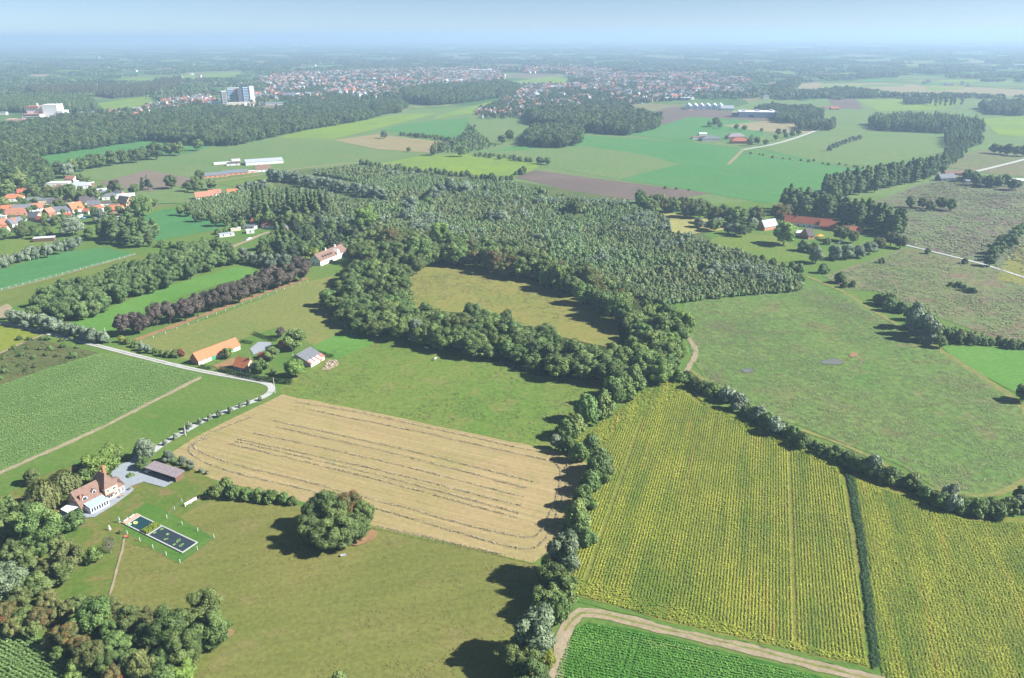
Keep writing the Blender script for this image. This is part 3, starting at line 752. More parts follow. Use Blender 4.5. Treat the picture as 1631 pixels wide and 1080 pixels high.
def gn_group(cname):
    c, n = PROTO[cname]
    g = bpy.data.node_groups.new('scatter_' + cname, 'GeometryNodeTree')
    g.interface.new_socket('Geometry', in_out='INPUT', socket_type='NodeSocketGeometry')
    g.interface.new_socket('Geometry', in_out='OUTPUT', socket_type='NodeSocketGeometry')
    gi = g.nodes.new('NodeGroupInput'); go = g.nodes.new('NodeGroupOutput')
    ci = g.nodes.new('GeometryNodeCollectionInfo'); ci.inputs['Collection'].default_value = c
    ci.inputs['Separate Children'].default_value = True; ci.inputs['Reset Children'].default_value = True
    ip = g.nodes.new('GeometryNodeInstanceOnPoints'); ip.inputs['Pick Instance'].default_value = True
    def attr(nm, t):
        a = g.nodes.new('GeometryNodeInputNamedAttribute'); a.data_type = t; a.inputs['Name'].default_value = nm
        return next(o for o in a.outputs if o.enabled)
    g.links.new(gi.outputs[0], ip.inputs['Points']); g.links.new(ci.outputs[0], ip.inputs['Instance'])
    g.links.new(attr('pick', 'INT'), ip.inputs['Instance Index'])
    g.links.new(attr('rot', 'FLOAT_VECTOR'), ip.inputs['Rotation'])
    g.links.new(attr('scl', 'FLOAT_VECTOR'), ip.inputs['Scale'])
    g.links.new(ip.outputs[0], go.inputs[0])
    return g
GN = {}
def mass(name, cname, pts, scl, label, cat, rotz=None, zs=None, picks=None):
    """one uncountable mass of plants"""
    n = len(pts)
    if n == 0: return None
    me = bpy.data.meshes.new(name)
    V = np.c_[pts, np.full(n, 0.0)].astype(np.float32)
    me.vertices.add(n); me.vertices.foreach_set('co', V.ravel())
    a = me.attributes.new('pick', 'INT', 'POINT'); a.data.foreach_set('value', (NR.integers(0, PROTO[cname][1], n) if picks is None else picks).astype(np.int32))
    rot = np.zeros((n, 3), np.float32); rot[:, 2] = NR.uniform(0, 6.283, n) if rotz is None else rotz
    a = me.attributes.new('rot', 'FLOAT_VECTOR', 'POINT'); a.data.foreach_set('vector', rot.ravel())
    s = np.asarray(scl, float) * np.ones(n); sv = np.stack([s, s, s * (NR.uniform(.85, 1.15, n) if zs is None else zs)], 1).astype(np.float32)
    a = me.attributes.new('scl', 'FLOAT_VECTOR', 'POINT'); a.data.foreach_set('vector', sv.ravel())
    o = obj(name, me)
    if cname not in GN: GN[cname] = gn_group(cname)
    md = o.modifiers.new('scatter', 'NODES'); md.node_group = GN[cname]
    return tag(o, label, cat, kind='stuff')
# ------------------------------------------------------------------ trees, near to far
def plant_near():
    # villa garden
    at('weeping', 100, 768, 46, 'taller weeping willow behind the villa, nearer the house')
    at('weeping', 66, 786, 54, 'broad weeping willow behind the villa, further from the house')
    at('light', 157, 740, 56, 'light green leafy tree touching the back of the villa roof')
    at('oakbright', 179, 723, 36, 'round mid green tree at the end of the villa driveway')
    at('garden', 143, 757, 30, 'dark small tree squeezed between the villa and the weeping willow')
    at('silver', 229, 716, 36, 'large silver willow at the mouth of the villa driveway', hf=1.1)
    at('garden', 227, 737, 24, 'dark round tree beside the carport and silver willow', hf=0.9)
    at('silver', 267, 727, 21, 'silver willow just behind the carport roof')
    at('silver', 289, 733, 17, 'silver willow at the right corner of the carport')
    at('silver', 303, 741, 17, 'smaller silver willow right of the carport corner')
    at('silver', 320, 749, 9, 'tiny willow bush on the hay field edge near the carport')
    at('silver', 330, 752, 8, 'tiniest willow bush furthest along the hay field edge')
    at('oakhd', 60, 840, 80, 'massive dark green tree left of the villa terrace')
    at('garden', 118, 828, 38, 'round garden tree at the front corner of the villa terrace')
    at('orange', 87, 816, 11, 'small reddish shrub left of the villa awning')
    at('garden', 18, 835, 42, 'garden tree at the left edge beside the massive dark tree')
    at('olive', 22, 878, 46, 'olive green tree at the left edge below the massive dark tree')
    at('whitepoplar', 8, 925, 62, 'silvery white poplar cut by the left edge of the view')
    at('olive', 108, 886, 56, 'broad olive green tree on the lawn below the villa')
    at('garden', 96, 913, 42, 'dark garden tree in front of the broad olive tree')
    at('bushbright', 147, 884, 30, 'bright green shrub beside the thin bare tree')
    at('bare', 174, 868, 32, 'thin greyish half bare tree at the garden edge')
    at('garden', 60, 930, 44, 'garden tree between the white poplar and the lower grove')
    at('olive', 32, 950, 44, 'olive tree just right of the silvery white poplar')
    at('bush', 192, 847, 8, 'small round shrub at the corner of the pond lawn')
    # grove along the lower left
    G = 'lower left grove trees'
    for x, y, w, k, lab in [(8, 975, 42, 'autumn', 'rusty tinged tree at the far left end of the lower grove'), (40, 980, 40, 'oakhd', 'dark tree second from the left edge in the lower grove'),
                            (66, 985, 42, 'autumn', 'brown tinged tree left of the yellow one in the lower grove'), (98, 975, 46, 'olive', 'olive tree behind the yellowing one in the lower grove'),
                            (106, 1012, 52, 'autumn', 'yellowing tree at the maize side of the lower grove'), (151, 980, 62, 'oakbright', 'pale round tree at the top of the lower grove'),
                            (145, 1043, 56, 'olive', 'olive brown tree at the bottom of the lower grove'), (204, 988, 50, 'oakhd', 'dark tree in the middle of the lower grove'),
                            (190, 1030, 52, 'oakhd', 'dark tree below the middle of the lower grove'), (258, 1005, 76, 'oakhd', 'large dark tree near the right end of the lower grove'),
                            (326, 966, 62, 'oakhd', 'topmost dark tree at the right end of the lower grove'), (340, 1000, 70, 'oakhd', 'rightmost big dark tree of the lower grove over bare earth'),
                            (292, 1035, 62, 'oakhd', 'dark tree under the rightmost pair in the lower grove'), (222, 1064, 58, 'olive', 'olive tree on the bottom edge of the lower grove'),
                            (292, 1072, 46, 'light', 'light green tree on the bottom edge of the lower grove'), (262, 1085, 46, 'garden', 'tree cut by the bottom edge below the lower grove'),
                            (180, 1080, 46, 'autumn', 'brownish tree cut by the bottom edge left of the light green one')]:
        at(k, x, y, w, lab, G)
    for i, (x, y, w, k) in enumerate([(20, 1000, 34, 'olive'), (52, 1002, 34, 'garden'), (80, 1018, 34, 'olive'), (124, 1000, 40, 'garden'), (128, 1030, 40, 'autumn'), (175, 1005, 40, 'oakbright'), (168, 1055, 42, 'oakhd'), (228, 1020, 48, 'oakhd'), (232, 985, 40, 'olive'), (300, 990, 50, 'oakhd'), (312, 1020, 52, 'oakhd'), (260, 1050, 48, 'oakhd'), (120, 960, 34, 'garden'), (75, 955, 34, 'olive'), (180, 965, 32, 'olive'), (240, 1040, 40, 'olive'), (205, 1060, 40, 'garden'), (120, 1062, 34, 'bushbright'), (95, 1040, 30, 'bushbright')]):
        at(k, x, y, w, f'{ordw(i)} filling tree from the left edge packed between the larger grove trees', G)
    for i, (x, y, w, k) in enumerate([(40, 812, 34, 'garden'), (12, 805, 38, 'garden'), (30, 850, 40, 'oakbright'), (8, 862, 36, 'olive'), (45, 895, 36, 'garden'), (75, 905, 34, 'olive'), (88, 862, 30, 'garden'), (50, 760, 30, 'olive'), (128, 748, 26, 'garden'), (62, 870, 36, 'oakhd')]):
        at(k, x, y, w, f'{ordw(i)} filling garden tree among the larger trees left of the villa', 'garden trees left of the villa')
    at('bush', 540, 1082, 34, 'shrub top peeping over the bottom edge of the paddock')
    # clump in the paddock
    for i, (x, y, w) in enumerate([(492, 842, 52), (518, 812, 58), (552, 808, 56), (580, 818, 44), (520, 852, 54), (545, 845, 58), (568, 838, 52), (500, 820, 46), (535, 820, 56)]):
        at('autumn' if i == 2 else 'oakhd', x, y, w, ['leftmost low tree of the paddock clump', 'tall tree at the upper left of the paddock clump', 'yellow flecked tree at the top of the paddock clump', 'rightmost tree of the paddock clump',
           'front left tree of the paddock clump', 'front middle tree of the paddock clump', 'front right tree of the paddock clump', 'tree at the left shoulder of the paddock clump', 'tree in the heart of the paddock clump'][i], 'clump of trees in the paddock', 1.05)
    # shrubbery between paddock and hay field
    for i, (x, y, w) in enumerate([(360, 770, 24), (345, 783, 26), (372, 784, 28), (392, 786, 24), (412, 788, 26), (432, 790, 26), (452, 793, 22), (466, 797, 18), (330, 787, 16)]):
        at('bushbright', x, y, w, f'{ordw(i)} green shrub counted from the white gate in the paddock hedge', 'shrubs of the paddock hedge')
    # line of trees down the middle right
    tl = [('bushbright', 1014, 600, 34), ('bushbright', 994, 618, 34), ('bushbright', 974, 632, 34), ('bushbright', 956, 643, 34), ('bushbright', 936, 656, 34), ('bushbright', 917, 671, 34), ('bushbright', 903, 685, 32), ('willowbush', 886, 706, 14),
          ('bushbright', 905, 705, 28), ('bushbright', 922, 713, 28), ('bush', 940, 712, 32), ('bush', 955, 730, 34), ('bushbright', 950, 752, 32), ('bushbright', 942, 770, 34), ('bushbright', 932, 792, 34), ('bushbright', 926, 815, 34), ('bushbright', 922, 838, 34), ('bush', 930, 855, 28)]
    for i, (k, x, y, w) in enumerate(tl):
        at(k, x + R.gauss(0, 3), y + R.gauss(0, 4), w * R.uniform(1.05, 1.45), f'{ordw(i)} bushy tree down the hedge line between hay field and yellow field', 'hedge line left of the yellow field', 1.15)
    at('whitepoplar', 900, 885, 72, 'white topped poplar in the hedge line beside the lower hay corner', hf=1.15)
    at('oakhd', 880, 915, 66, 'dark green tree just below the white topped poplar')
    at('oakbright', 898, 935, 60, 'mid green tree in the hedge line above the dirt track bend', hf=1.0)
    at('oakhd', 872, 952, 62, 'dark tree in the hedge line level with the dirt track bend')
    at('oakbright', 888, 972, 54, 'green tree just above the lower white topped poplar')
    at('whitepoplar', 855, 1008, 84, 'lower white topped poplar left of the beet field track', hf=1.15)
    at('oakhd', 832, 1045, 64, 'dark tree left of the yellow green shrub at the track')
    at('yellowbush', 872, 1050, 30, 'yellow green shrub beside the beet field track')
    at('oakhd', 846, 1078, 74, 'dark tree cut by the bottom edge beside the track')
    # hedge between yellow fields and rough meadow
    hp = [(1085, 597), (1118, 612), (1157, 626), (1185, 645), (1214, 668), (1243, 680), (1272, 694), (1305, 712), (1329, 720), (1353, 731), (1386, 744), (1420, 757), (1458, 770), (1487, 792), (1516, 798), (1559, 810), (1597, 806), (1628, 800)]
    row('bush', hp, 60, 25, 31, 'dark shrub from the wood in the long hedge', 'long hedge behind the yellow fields', 2.0, 2.0, 0.9, 'above the yellow fields', kinds=['bush', 'bush', 'bushbright', 'bushbright', 'bush', 'willowbush'])
    at('willowbush', 1392, 742, 26, 'pale willow bush sticking out of the long hedge right of the ditch', hf=1.2)
    at('willowbush', 1515, 786, 26, 'pale willow bush in the long hedge near the right edge', hf=1.2)
    at('oak', 1628, 790, 30, 'dark tree at the right edge on the end of the long hedge')
    at('oak', 1632, 625, 30, 'dark tree cut by the right edge beside the bright green field')
    # willows along the driveway
    row('willowbush', [(262, 705), (300, 681), (345, 660), (390, 642), (412, 634)], 11, 9, 7, 'little pollard willow from the villa', 'pollard willows along the driveway', 2.5, 0.8, 1.2, 'along the driveway')
    # farm plants
    at('copper', 447, 529, 15, 'dark purple tree beside the farm kitchen garden')
    at('garden', 467, 540, 38, 'dense dark tree behind the grey barn')
    at('garden', 362, 562, 18, 'small tree between the orange barn and the farmhouse')
    at('garden', 432, 563, 24, 'leafy tree right of the farmhouse back yard')
    at('garden', 415, 582, 28, 'garden tree at the gable of the farmhouse')
    at('light', 470, 587, 34, 'light green fruit tree below the grey barn')
    at('bush', 400, 591, 16, 'shrub under the farmhouse gable tree')
    at('bush', 435, 592, 12, 'small shrub right of the farmhouse garden')
    for i, (x, y, w, k) in enumerate([(193, 540, 12, 'yellowbush'), (203, 543, 14, 'bush'), (214, 548, 14, 'bush'), (225, 552, 13, 'willowbush'), (235, 556, 13, 'willowbush'), (247, 559, 12, 'bush'), (258, 562, 14, 'bush'), (268, 564, 13, 'bush'), (279, 563, 16, 'bush'), (288, 562, 14, 'orange')]):
        at(k, x, y, w, f'{ordw(i)} roadside shrub from the utility pole towards the orange barn', 'shrubs along the lane')
    # silver hedge along lane
    row('willowbush', [(15, 503), (60, 512), (100, 522), (140, 532), (166, 537)], 24, 16, 16, 'silvery willow from the sandy yard', 'silver willow row on the lane', 0.5, 0.8, 1.25, 'along the concrete lane')
    # copper row
    cs = [(195, 516), (219, 513), (246, 501), (268, 497), (293, 493), (313, 485), (335, 477), (358, 469), (379, 464), (400, 454), (418, 448), (441, 440), (459, 434), (478, 428)]
    for i, (x, y) in enumerate(cs):
        at('copper', x, y, 31, f'{ordw(i)} copper leaved tree from the concrete lane in the brown row', 'row of copper leaved trees', 1.08)
    at('silver', 322, 471, 15, 'single silver willow standing in the copper leaved row')
    # long walnut wood
    grove(['walnut'], [(38, 492), (70, 474), (140, 452), (210, 424), (265, 411), (335, 388), (368, 395), (372, 410), (330, 424), (270, 446), (200, 470), (130, 500), (100, 503), (60, 505)], 8.6,
          'dark leafy tree in the long plantation strip above the bright green strip', 'long strip plantation', 5.7, 6.0, 0.12)
    # scrub field bushes
    n = 0
    for rw, (y0, x0, x1, k) in enumerate([(541, 30, 112, 6), (552, 22, 120, 6), (566, 8, 95, 5), (580, 5, 60, 3), (592, 8, 40, 2), (600, 2, 12, 1)]):
        for i in range(k):
            at('bush', x0 + (x1 - x0) * i / max(1, k - 1) + R.uniform(-4, 4), y0 + R.uniform(-3, 3), R.uniform(9, 13), f'{ordw(i)} low dark bush from the left in the {ordw(rw)} row of the scrubby field', 'bushes in the scrubby field', 0.7); n += 1
    at('bush', 116, 566, 18, 'larger spreading bush at the maize edge of the scrubby field', None, 0.6)
    # ring wood
    RG = 'ring shaped wood'
    grove(['oak', 'oak', 'oak', 'oakbright'], [(515, 470), (545, 435), (590, 408), (640, 412), (648, 440), (640, 460), (668, 488), (740, 494), (830, 510), (905, 540), (975, 556), (1012, 560), (1008, 594), (930, 588), (860, 576), (770, 554), (700, 538), (640, 523), (560, 512)], 10.4,
          'dark oak on the near side of the ring shaped wood', RG, 7.0, 8, hs=.85)
    grove(['oak', 'oak', 'olive'], [(560, 405), (590, 375), (630, 368), (690, 390), (695, 410), (665, 422), (610, 420)], 8.8, 'dark oak in the upper left corner of the ring shaped wood', RG, 7.2, 8)
    grove(['oak', 'oak', 'oak', 'oak', 'olive', 'oak', 'oakbright', 'autumn'], [(700, 390), (760, 385), (840, 402), (910, 425), (960, 445), (1003, 470), (1010, 500), (985, 502), (930, 468), (850, 436), (760, 414), (700, 406)], 10.6,
          'dark oak on the far side of the ring shaped wood', RG, 7.2, 8)
    grove(['oakbright', 'oakbright', 'light'], [(1000, 500), (1030, 478), (1070, 485), (1092, 515), (1090, 550), (1072, 582), (1040, 590), (1015, 575), (1003, 535)], 9.2, 'bright green tree at the right end of the ring shaped wood', RG, 6.4, 9)
    for x, y, w, k, lab in [(663, 525, 40, 'silver', 'pale willow in front of the ring wood by the cattle'), (622, 517, 28, 'light', 'light green tree left of the pale willow'), (1018, 585, 32, 'silver', 'grey willow at the lower right tip of the ring wood'), (1045, 590, 26, 'silver', 'smaller grey willow beside the wood path'),
                            (582, 346, 44, 'light', 'big light green tree above the white house wood'), (672, 402, 46, 'oak', 'rounded tree at the upper corner of the straw clearing'), (620, 382, 40, 'autumn', 'orange tinged tree behind the white house wood'), (700, 372, 36, 'light', 'light green tree at the top of the ring wood'),
                            (500, 405, 22, 'yellowbush', 'yellow green tree beside the white house gable'), (560, 372, 30, 'olive', 'greyish tree left of the big light green one'), (990, 470, 34, 'autumn', 'reddish tree at the far right of the ring wood'), (975, 452, 30, 'olive', 'yellowish tree behind the reddish one at the ring wood')]:
        at(k, x, y, w, lab)
    # white house wood
    grove(['oak', 'walnut', 'walnut', 'pine'], [(410, 400), (430, 375), (480, 362), (545, 355), (575, 375), (560, 395), (500, 392), (480, 405), (440, 415)], 9.6, 'tree in the dark wood behind the long white house', 'wood behind the white house', 5.0, 6)
    row('silver', [(385, 405), (400, 412), (425, 415), (455, 414)], 7, 20, 20, 'grey willow from the walnut end', 'grey willows at the end of the green strip', 1, 1, 1.0, 'at the end of the bright green strip')
    # lombardy poplars
    for i, (x, y) in enumerate([(405, 322), (412, 318), (422, 328), (432, 322), (444, 327), (452, 330), (460, 322), (468, 330), (480, 326), (490, 325), (497, 326), (504, 328), (510, 322), (521, 323), (438, 330), (475, 332), (486, 332)]):
        at('lombardy', x, y, 12, f'{ordw(i)} tall slim poplar of the tall clump behind the red roofed cottages' , 'tall slim poplar clump', 1.0)
    at('lombardy', 443, 382, 13, 'left one of two tall slim poplars in front of the cottages', None, 1.05)
    at('lombardy', 452, 376, 13, 'right one of two tall slim poplars in front of the cottages', None, 1.05)
    row('oak', [(400, 345), (420, 350), (450, 352), (485, 352)], 7, 22, 22, 'round tree at the foot of the tall slim poplars', 'trees below the slim poplars', 2, 2)
    # willow mass by the farm road
    row('silver', [(432, 277), (445, 278), (460, 283), (480, 286), (495, 290)], 9, 20, 20, 'grey green willow in the short bank below the greenhouse farm', 'willow banks on the plantation', 1, 1, 1.0)
    row('silver', [(495, 288), (520, 292), (545, 297), (575, 302), (610, 308)], 13, 20, 20, 'grey green willow in the long bank inside the plantation', 'willow banks on the plantation', 1, 1, 1.0)
    row('silver', [(385, 298), (395, 294), (420, 292)], 4, 18, 18, 'grey willow above the slim poplars', 'willows above the slim poplars', 1, 1)
    for x, y, w, k, lab in [(655, 325, 28, 'silver', 'pale round willow standing in the young plantation'), (690, 308, 26, 'silver', 'pale willow right of the round one in the plantation'), (700, 302, 24, 'silver', 'pale willow furthest right in the plantation willow group'), (715, 295, 28, 'silver', 'grey willow at the back of the plantation willow group'),
                            (740, 298, 26, 'silver', 'green grey willow at the top of the plantation'), (915, 328, 30, 'oakbright', 'yellow green round tree in the right of the plantation'), (680, 320, 14, 'oak', 'small dark tree left of the plantation willows'), (623, 345, 16, 'oak', 'dark small tree at the left of the plantation'), (780, 345, 26, 'silver', 'pale spreading willow in the middle of the plantation'), (800, 347, 26, 'silver', 'second pale spreading willow in the middle of the plantation')]:
        at(k, x, y, w, lab)

def plant_village():
    VG = 'village trees'
    VN = {i: f', {ordw(i - 3)} of the village garden trees' for i in range(3, 60)}
    for i, (x, y, w, k) in enumerate([(114, 358, 38, 'silver'), (225, 325, 36, 'oak'), (158, 343, 28, 'silver'), (34, 368, 24, 'olive'), (50, 366, 18, 'garden'), (88, 350, 18, 'garden'), (60, 310, 16, 'garden'), (8, 300, 30, 'oak'), (25, 290, 34, 'oak'), (40, 300, 20, 'olive'), (50, 275, 22, 'olive'), (68, 273, 24, 'oak'), (92, 268, 20, 'oak'), (106, 270, 28, 'silver'), (15, 280, 26, 'oak'), (52, 302, 20, 'oak'), (75, 303, 18, 'olive'), (86, 306, 16, 'olive'),
                                   (103, 309, 22, 'oak'), (118, 312, 20, 'oak'), (132, 313, 20, 'oak'), (148, 311, 22, 'oak'), (110, 300, 18, 'oak'), (180, 297, 20, 'copper'), (186, 300, 18, 'oak'), (140, 288, 14, 'garden'), (128, 284, 14, 'garden'), (95, 325, 16, 'garden'), (42, 325, 14, 'garden'), (5, 322, 18, 'garden'), (20, 328, 12, 'garden'), (150, 338, 16, 'garden'), (172, 335, 14, 'garden'), (205, 343, 16, 'garden'), (190, 335, 14, 'garden'), (20, 350, 16, 'garden'), (5, 372, 20, 'garden'), (60, 372, 18, 'garden'), (75, 368, 16, 'bush'), (140, 370, 18, 'bush'), (215, 300, 16, 'oak'), (245, 322, 14, 'olive')]):
        at(k, x, y, w, ['silver willow', 'tree'][k != 'silver'] + [' behind the shed in the village gardens', ' at the field corner of the village', ' at the garden end of the village', ' among the village houses'][0 if i == 0 else 1 if i == 1 else 2 if i == 2 else 3] + ('' if i < 3 else VN[i]), VG)
    for x, y, w, lab in [(227, 293, 12, 'left one of two dark conifers at the bare brown field'), (235, 291, 13, 'right one of two dark conifers at the bare brown field')]: at('pine', x, y, w, lab, None, 1.0)
    at('oak', 272, 289, 22, 'dark round tree standing on the edge of the bare brown field')
    row('poplar', [(160, 365), (180, 358), (200, 360), (220, 362), (240, 362)], 10, 24, 24, 'broad poplar in the dark block below the village', 'dark poplar block below the village', 2, 3, 0.75)
    row('poplar', [(172, 375), (195, 374), (215, 378), (235, 380)], 7, 20, 20, 'front poplar of the dark block below the village', 'dark poplar block below the village', 2, 2, 0.6)
    vt = poisson(np.array(wpoly([(-10, 305), (60, 300), (150, 300), (210, 308), (225, 335), (190, 352), (120, 362), (40, 372), (-10, 380)])), 13.0, NR)
    vt = vt[NR.random(len(vt)) < .62]
    for i, p in enumerate(vt[np.argsort([PX(*q)[0] for q in vt])]):
        put(R.choice(['garden', 'garden', 'olive', 'oakbright']), p[0], p[1], f'{ordw(i)} small garden tree from the left between the village houses', 'small village garden trees', R.uniform(2.0, 3.6))
    row('bushbright', [(255, 385), (285, 392), (310, 392), (330, 385)], 8, 16, 18, 'light shrub above the far end of the strip plantation', 'shrubs above the strip plantation', 2, 2)
    row('willowbush', [(-5, 419), (40, 407), (80, 396), (125, 385)], 22, 13, 12, 'willow shrub from the left edge', 'willow hedge above the clover field', 1, 1, 1.3, 'in the hedge above the clover field')
    row('oak', [(290, 338), (315, 343), (345, 348), (365, 352)], 8, 15, 14, 'small tree behind the emerald field', 'trees behind the emerald field', 2, 2)
    row('bush', [(350, 368), (370, 362), (390, 357), (375, 350)], 7, 12, 12, 'shrub by the parked caravans', 'shrubs by the caravans', 2, 2)
    # tree line above the long field
    for i, (x, y, w) in enumerate([(115, 265, 22), (130, 261, 22), (145, 257, 22), (160, 255, 21), (176, 252, 22), (195, 249, 22), (215, 246, 24), (232, 243, 22), (247, 240, 26), (268, 236, 22), (284, 236, 22), (315, 230, 19)]):
        at('oak', x, y, w, f'{ordw(i)} dark tree from the village in the line above the long field', 'tree line above the long field')
    row('oak', [(318, 280), (300, 298), (318, 297), (335, 293)], 6, 16, 16, 'tree beside the greenhouse farm sheds', 'trees at the greenhouse farm', 2, 1)

def plant_right():
    # poplar avenues
    row('poplar', [(1252, 315), (1285, 322), (1320, 328), (1360, 336), (1400, 345), (1438, 352)], 34, 22, 22, 'poplar in the nearer avenue behind the red roofed farmstead', 'nearer poplar avenue', 1.5, 1.5, 0.8)
    row('poplar', [(1262, 326), (1300, 332), (1340, 340), (1380, 348), (1428, 358)], 24, 22, 22, 'front poplar in the nearer avenue behind the red roofed farmstead', 'nearer poplar avenue', 1.5, 1.5, 0.7)
    row('poplar', [(1316, 295), (1340, 290), (1370, 285), (1400, 280), (1430, 274), (1460, 268), (1500, 260)], 36, 19, 16, 'poplar in the farther slanting avenue', 'farther poplar avenue', 1, 1, 0.85)
    row('poplar', [(1320, 302), (1350, 298), (1390, 291), (1430, 283), (1480, 272)], 24, 17, 15, 'front poplar in the farther slanting avenue', 'farther poplar avenue', 1, 1, 0.75)
    # farmstead trees
    for x, y, w, k, lab in [(1250, 372, 40, 'light', 'light green round tree before the red roofed farmstead'), (1245, 337, 34, 'autumn', 'yellowing tree beside the pale roofed barn'), (1300, 407, 28, 'silver', 'large pale willow at the left of the farm willow row'), (1330, 402, 26, 'silver', 'second pale willow of the farm willow row'), (1350, 402, 24, 'silver', 'third pale willow of the farm willow row'), (1368, 400, 24, 'silver', 'fourth pale willow of the farm willow row'), (1386, 394, 24, 'silver', 'rightmost pale willow of the farm willow row'),
                            (1400, 388, 26, 'olive', 'round olive tree right of the farm willow row'), (1420, 380, 28, 'olive', 'round bushy tree at the right end of the farmstead'), (1435, 385, 24, 'olive', 'outermost bushy tree at the right end of the farmstead'), (1405, 415, 12, 'bush', 'single small bush in front of the farmstead right end'), (1312, 428, 20, 'bush', 'shrub below the large pale farm willow'), (1338, 443, 22, 'bush', 'rounded dark bush left of the bush pair'), (1345, 453, 14, 'bush', 'left one of a dark bush pair by the grass path'), (1358, 452, 14, 'bush', 'right one of a dark bush pair by the grass path'),
                            (1280, 392, 22, 'bush', 'dark shrub before the brick gable'), (1296, 395, 22, 'bush', 'shrub right of the brick gable'), (1262, 424, 16, 'bush', 'shrub at the plantation corner by the farm meadow'), (1318, 384, 14, 'bush', 'small shrub in the farmyard'), (1340, 370, 26, 'oak', 'dark tree in the shade behind the red roofed farmhouse'), (1360, 376, 22, 'oak', 'dark tree at the right of the red roofed farmhouse'),
                            (1450, 322, 18, 'oak', 'leftmost bush of the group on the heath'), (1470, 323, 20, 'olive', 'second bush of the group on the heath'), (1483, 328, 18, 'olive', 'third bush of the group on the heath'), (1500, 324, 18, 'oak', 'fourth bush of the group on the heath'), (1515, 327, 18, 'oak', 'rightmost bush of the group on the heath'),
                            (1537, 416, 12, 'bush', 'lone bush on the thin white road'), (1478, 400, 12, 'bush', 'small bush where the thin white road begins')]:
        at(k, x, y, w, lab)
    row('oak', [(1015, 318), (1040, 325), (1070, 327), (1100, 330), (1130, 338), (1160, 345), (1180, 350), (1210, 345)], 24, 24, 26, 'dark tree in the belt between the ploughed field and the farmstead', 'tree belt behind the straw field', 3, 5, 1.0, kinds=['oak', 'oak', 'olive', 'oakbright'])
    row('oak', [(1120, 350), (1150, 362), (1180, 365), (1205, 358)], 9, 20, 20, 'bushy tree in front of the farm tree belt', 'tree belt behind the straw field', 3, 3, 0.9, kinds=['oak', 'silver', 'olive'])
    row('bush', [(1060, 385), (1090, 378), (1110, 385), (1130, 392), (1160, 398), (1200, 410), (1250, 420), (1275, 425)], 16, 14, 12, 'shrub at the edge of the farm meadow', 'shrubs at the farm meadow', 2, 3)
    row('bush', [(1398, 475), (1420, 485), (1440, 493)], 8, 18, 22, 'dark shrub at the top end of the slanting hedge', 'slanting hedge on the right', 2, 2, 1.1)
    row('bush', [(1450, 505), (1470, 513), (1490, 525)], 7, 26, 28, 'leafy shrub in the thick part of the slanting hedge', 'slanting hedge on the right', 3, 4, 1.2, kinds=['bush', 'willowbush', 'bushbright'])
    at('garden', 1498, 544, 22, 'round tree at the bend of the grass path')
    row('bush', [(1500, 528), (1530, 537), (1560, 541), (1590, 546), (1631, 550)], 14, 20, 16, 'shrub in the hedge above the bright green field', 'slanting hedge on the right', 2, 2, 1.1)
    row('bush', [(1515, 452), (1530, 456), (1552, 462)], 6, 12, 12, 'low dark shrub in the short hedge on the fallow meadow', 'short hedge on the fallow meadow', 1, 1)
    row('walnut', [(1578, 410), (1590, 395), (1605, 380), (1620, 370), (1632, 362)], 11, 20, 18, 'bright tree in the row at the right edge casting shade on the heath', 'tree row at the right edge', 2, 2, 0.9)
    row('oak', [(1540, 280), (1565, 287), (1590, 290), (1620, 296)], 10, 18, 16, 'dark tree in the row beside the long pale shed', 'trees by the pale shed', 1, 2)
    row('oak', [(1585, 236), (1605, 238), (1631, 240)], 5, 18, 18, 'round dark tree at the right edge beyond the white trackway', 'trees beyond the trackway', 1, 1)
    row('silver', [(1322, 236), (1335, 230), (1350, 224), (1370, 219)], 10, 9, 9, 'pale little willow in the isolated row on the meadow', 'isolated willow row', .5, .5, 1.0)
    for i, (x, y, w) in enumerate(sorted([(1130, 197, 10), (1140, 194, 14), (1147, 199, 10), (1173, 202, 9), (1186, 203, 9), (1213, 207, 6), (1240, 210, 9), (1250, 209, 8), (1262, 213, 10), (1272, 210, 10), (1206, 224, 12), (1220, 226, 10), (1236, 219, 9), (1252, 215, 9), (1195, 226, 12)])):
        at('oak', x, y, w, f'{ordw(i)} small round tree from the left around the brick farm', 'trees round the brick farm')
    for i, x in enumerate([1484, 1492, 1499, 1507, 1516, 1521, 1533]):
        at('lombardy', x, 157 + R.uniform(-2, 2), 6, 'slim poplar in the distant short row on the right', 'distant slim poplars', 0.75)

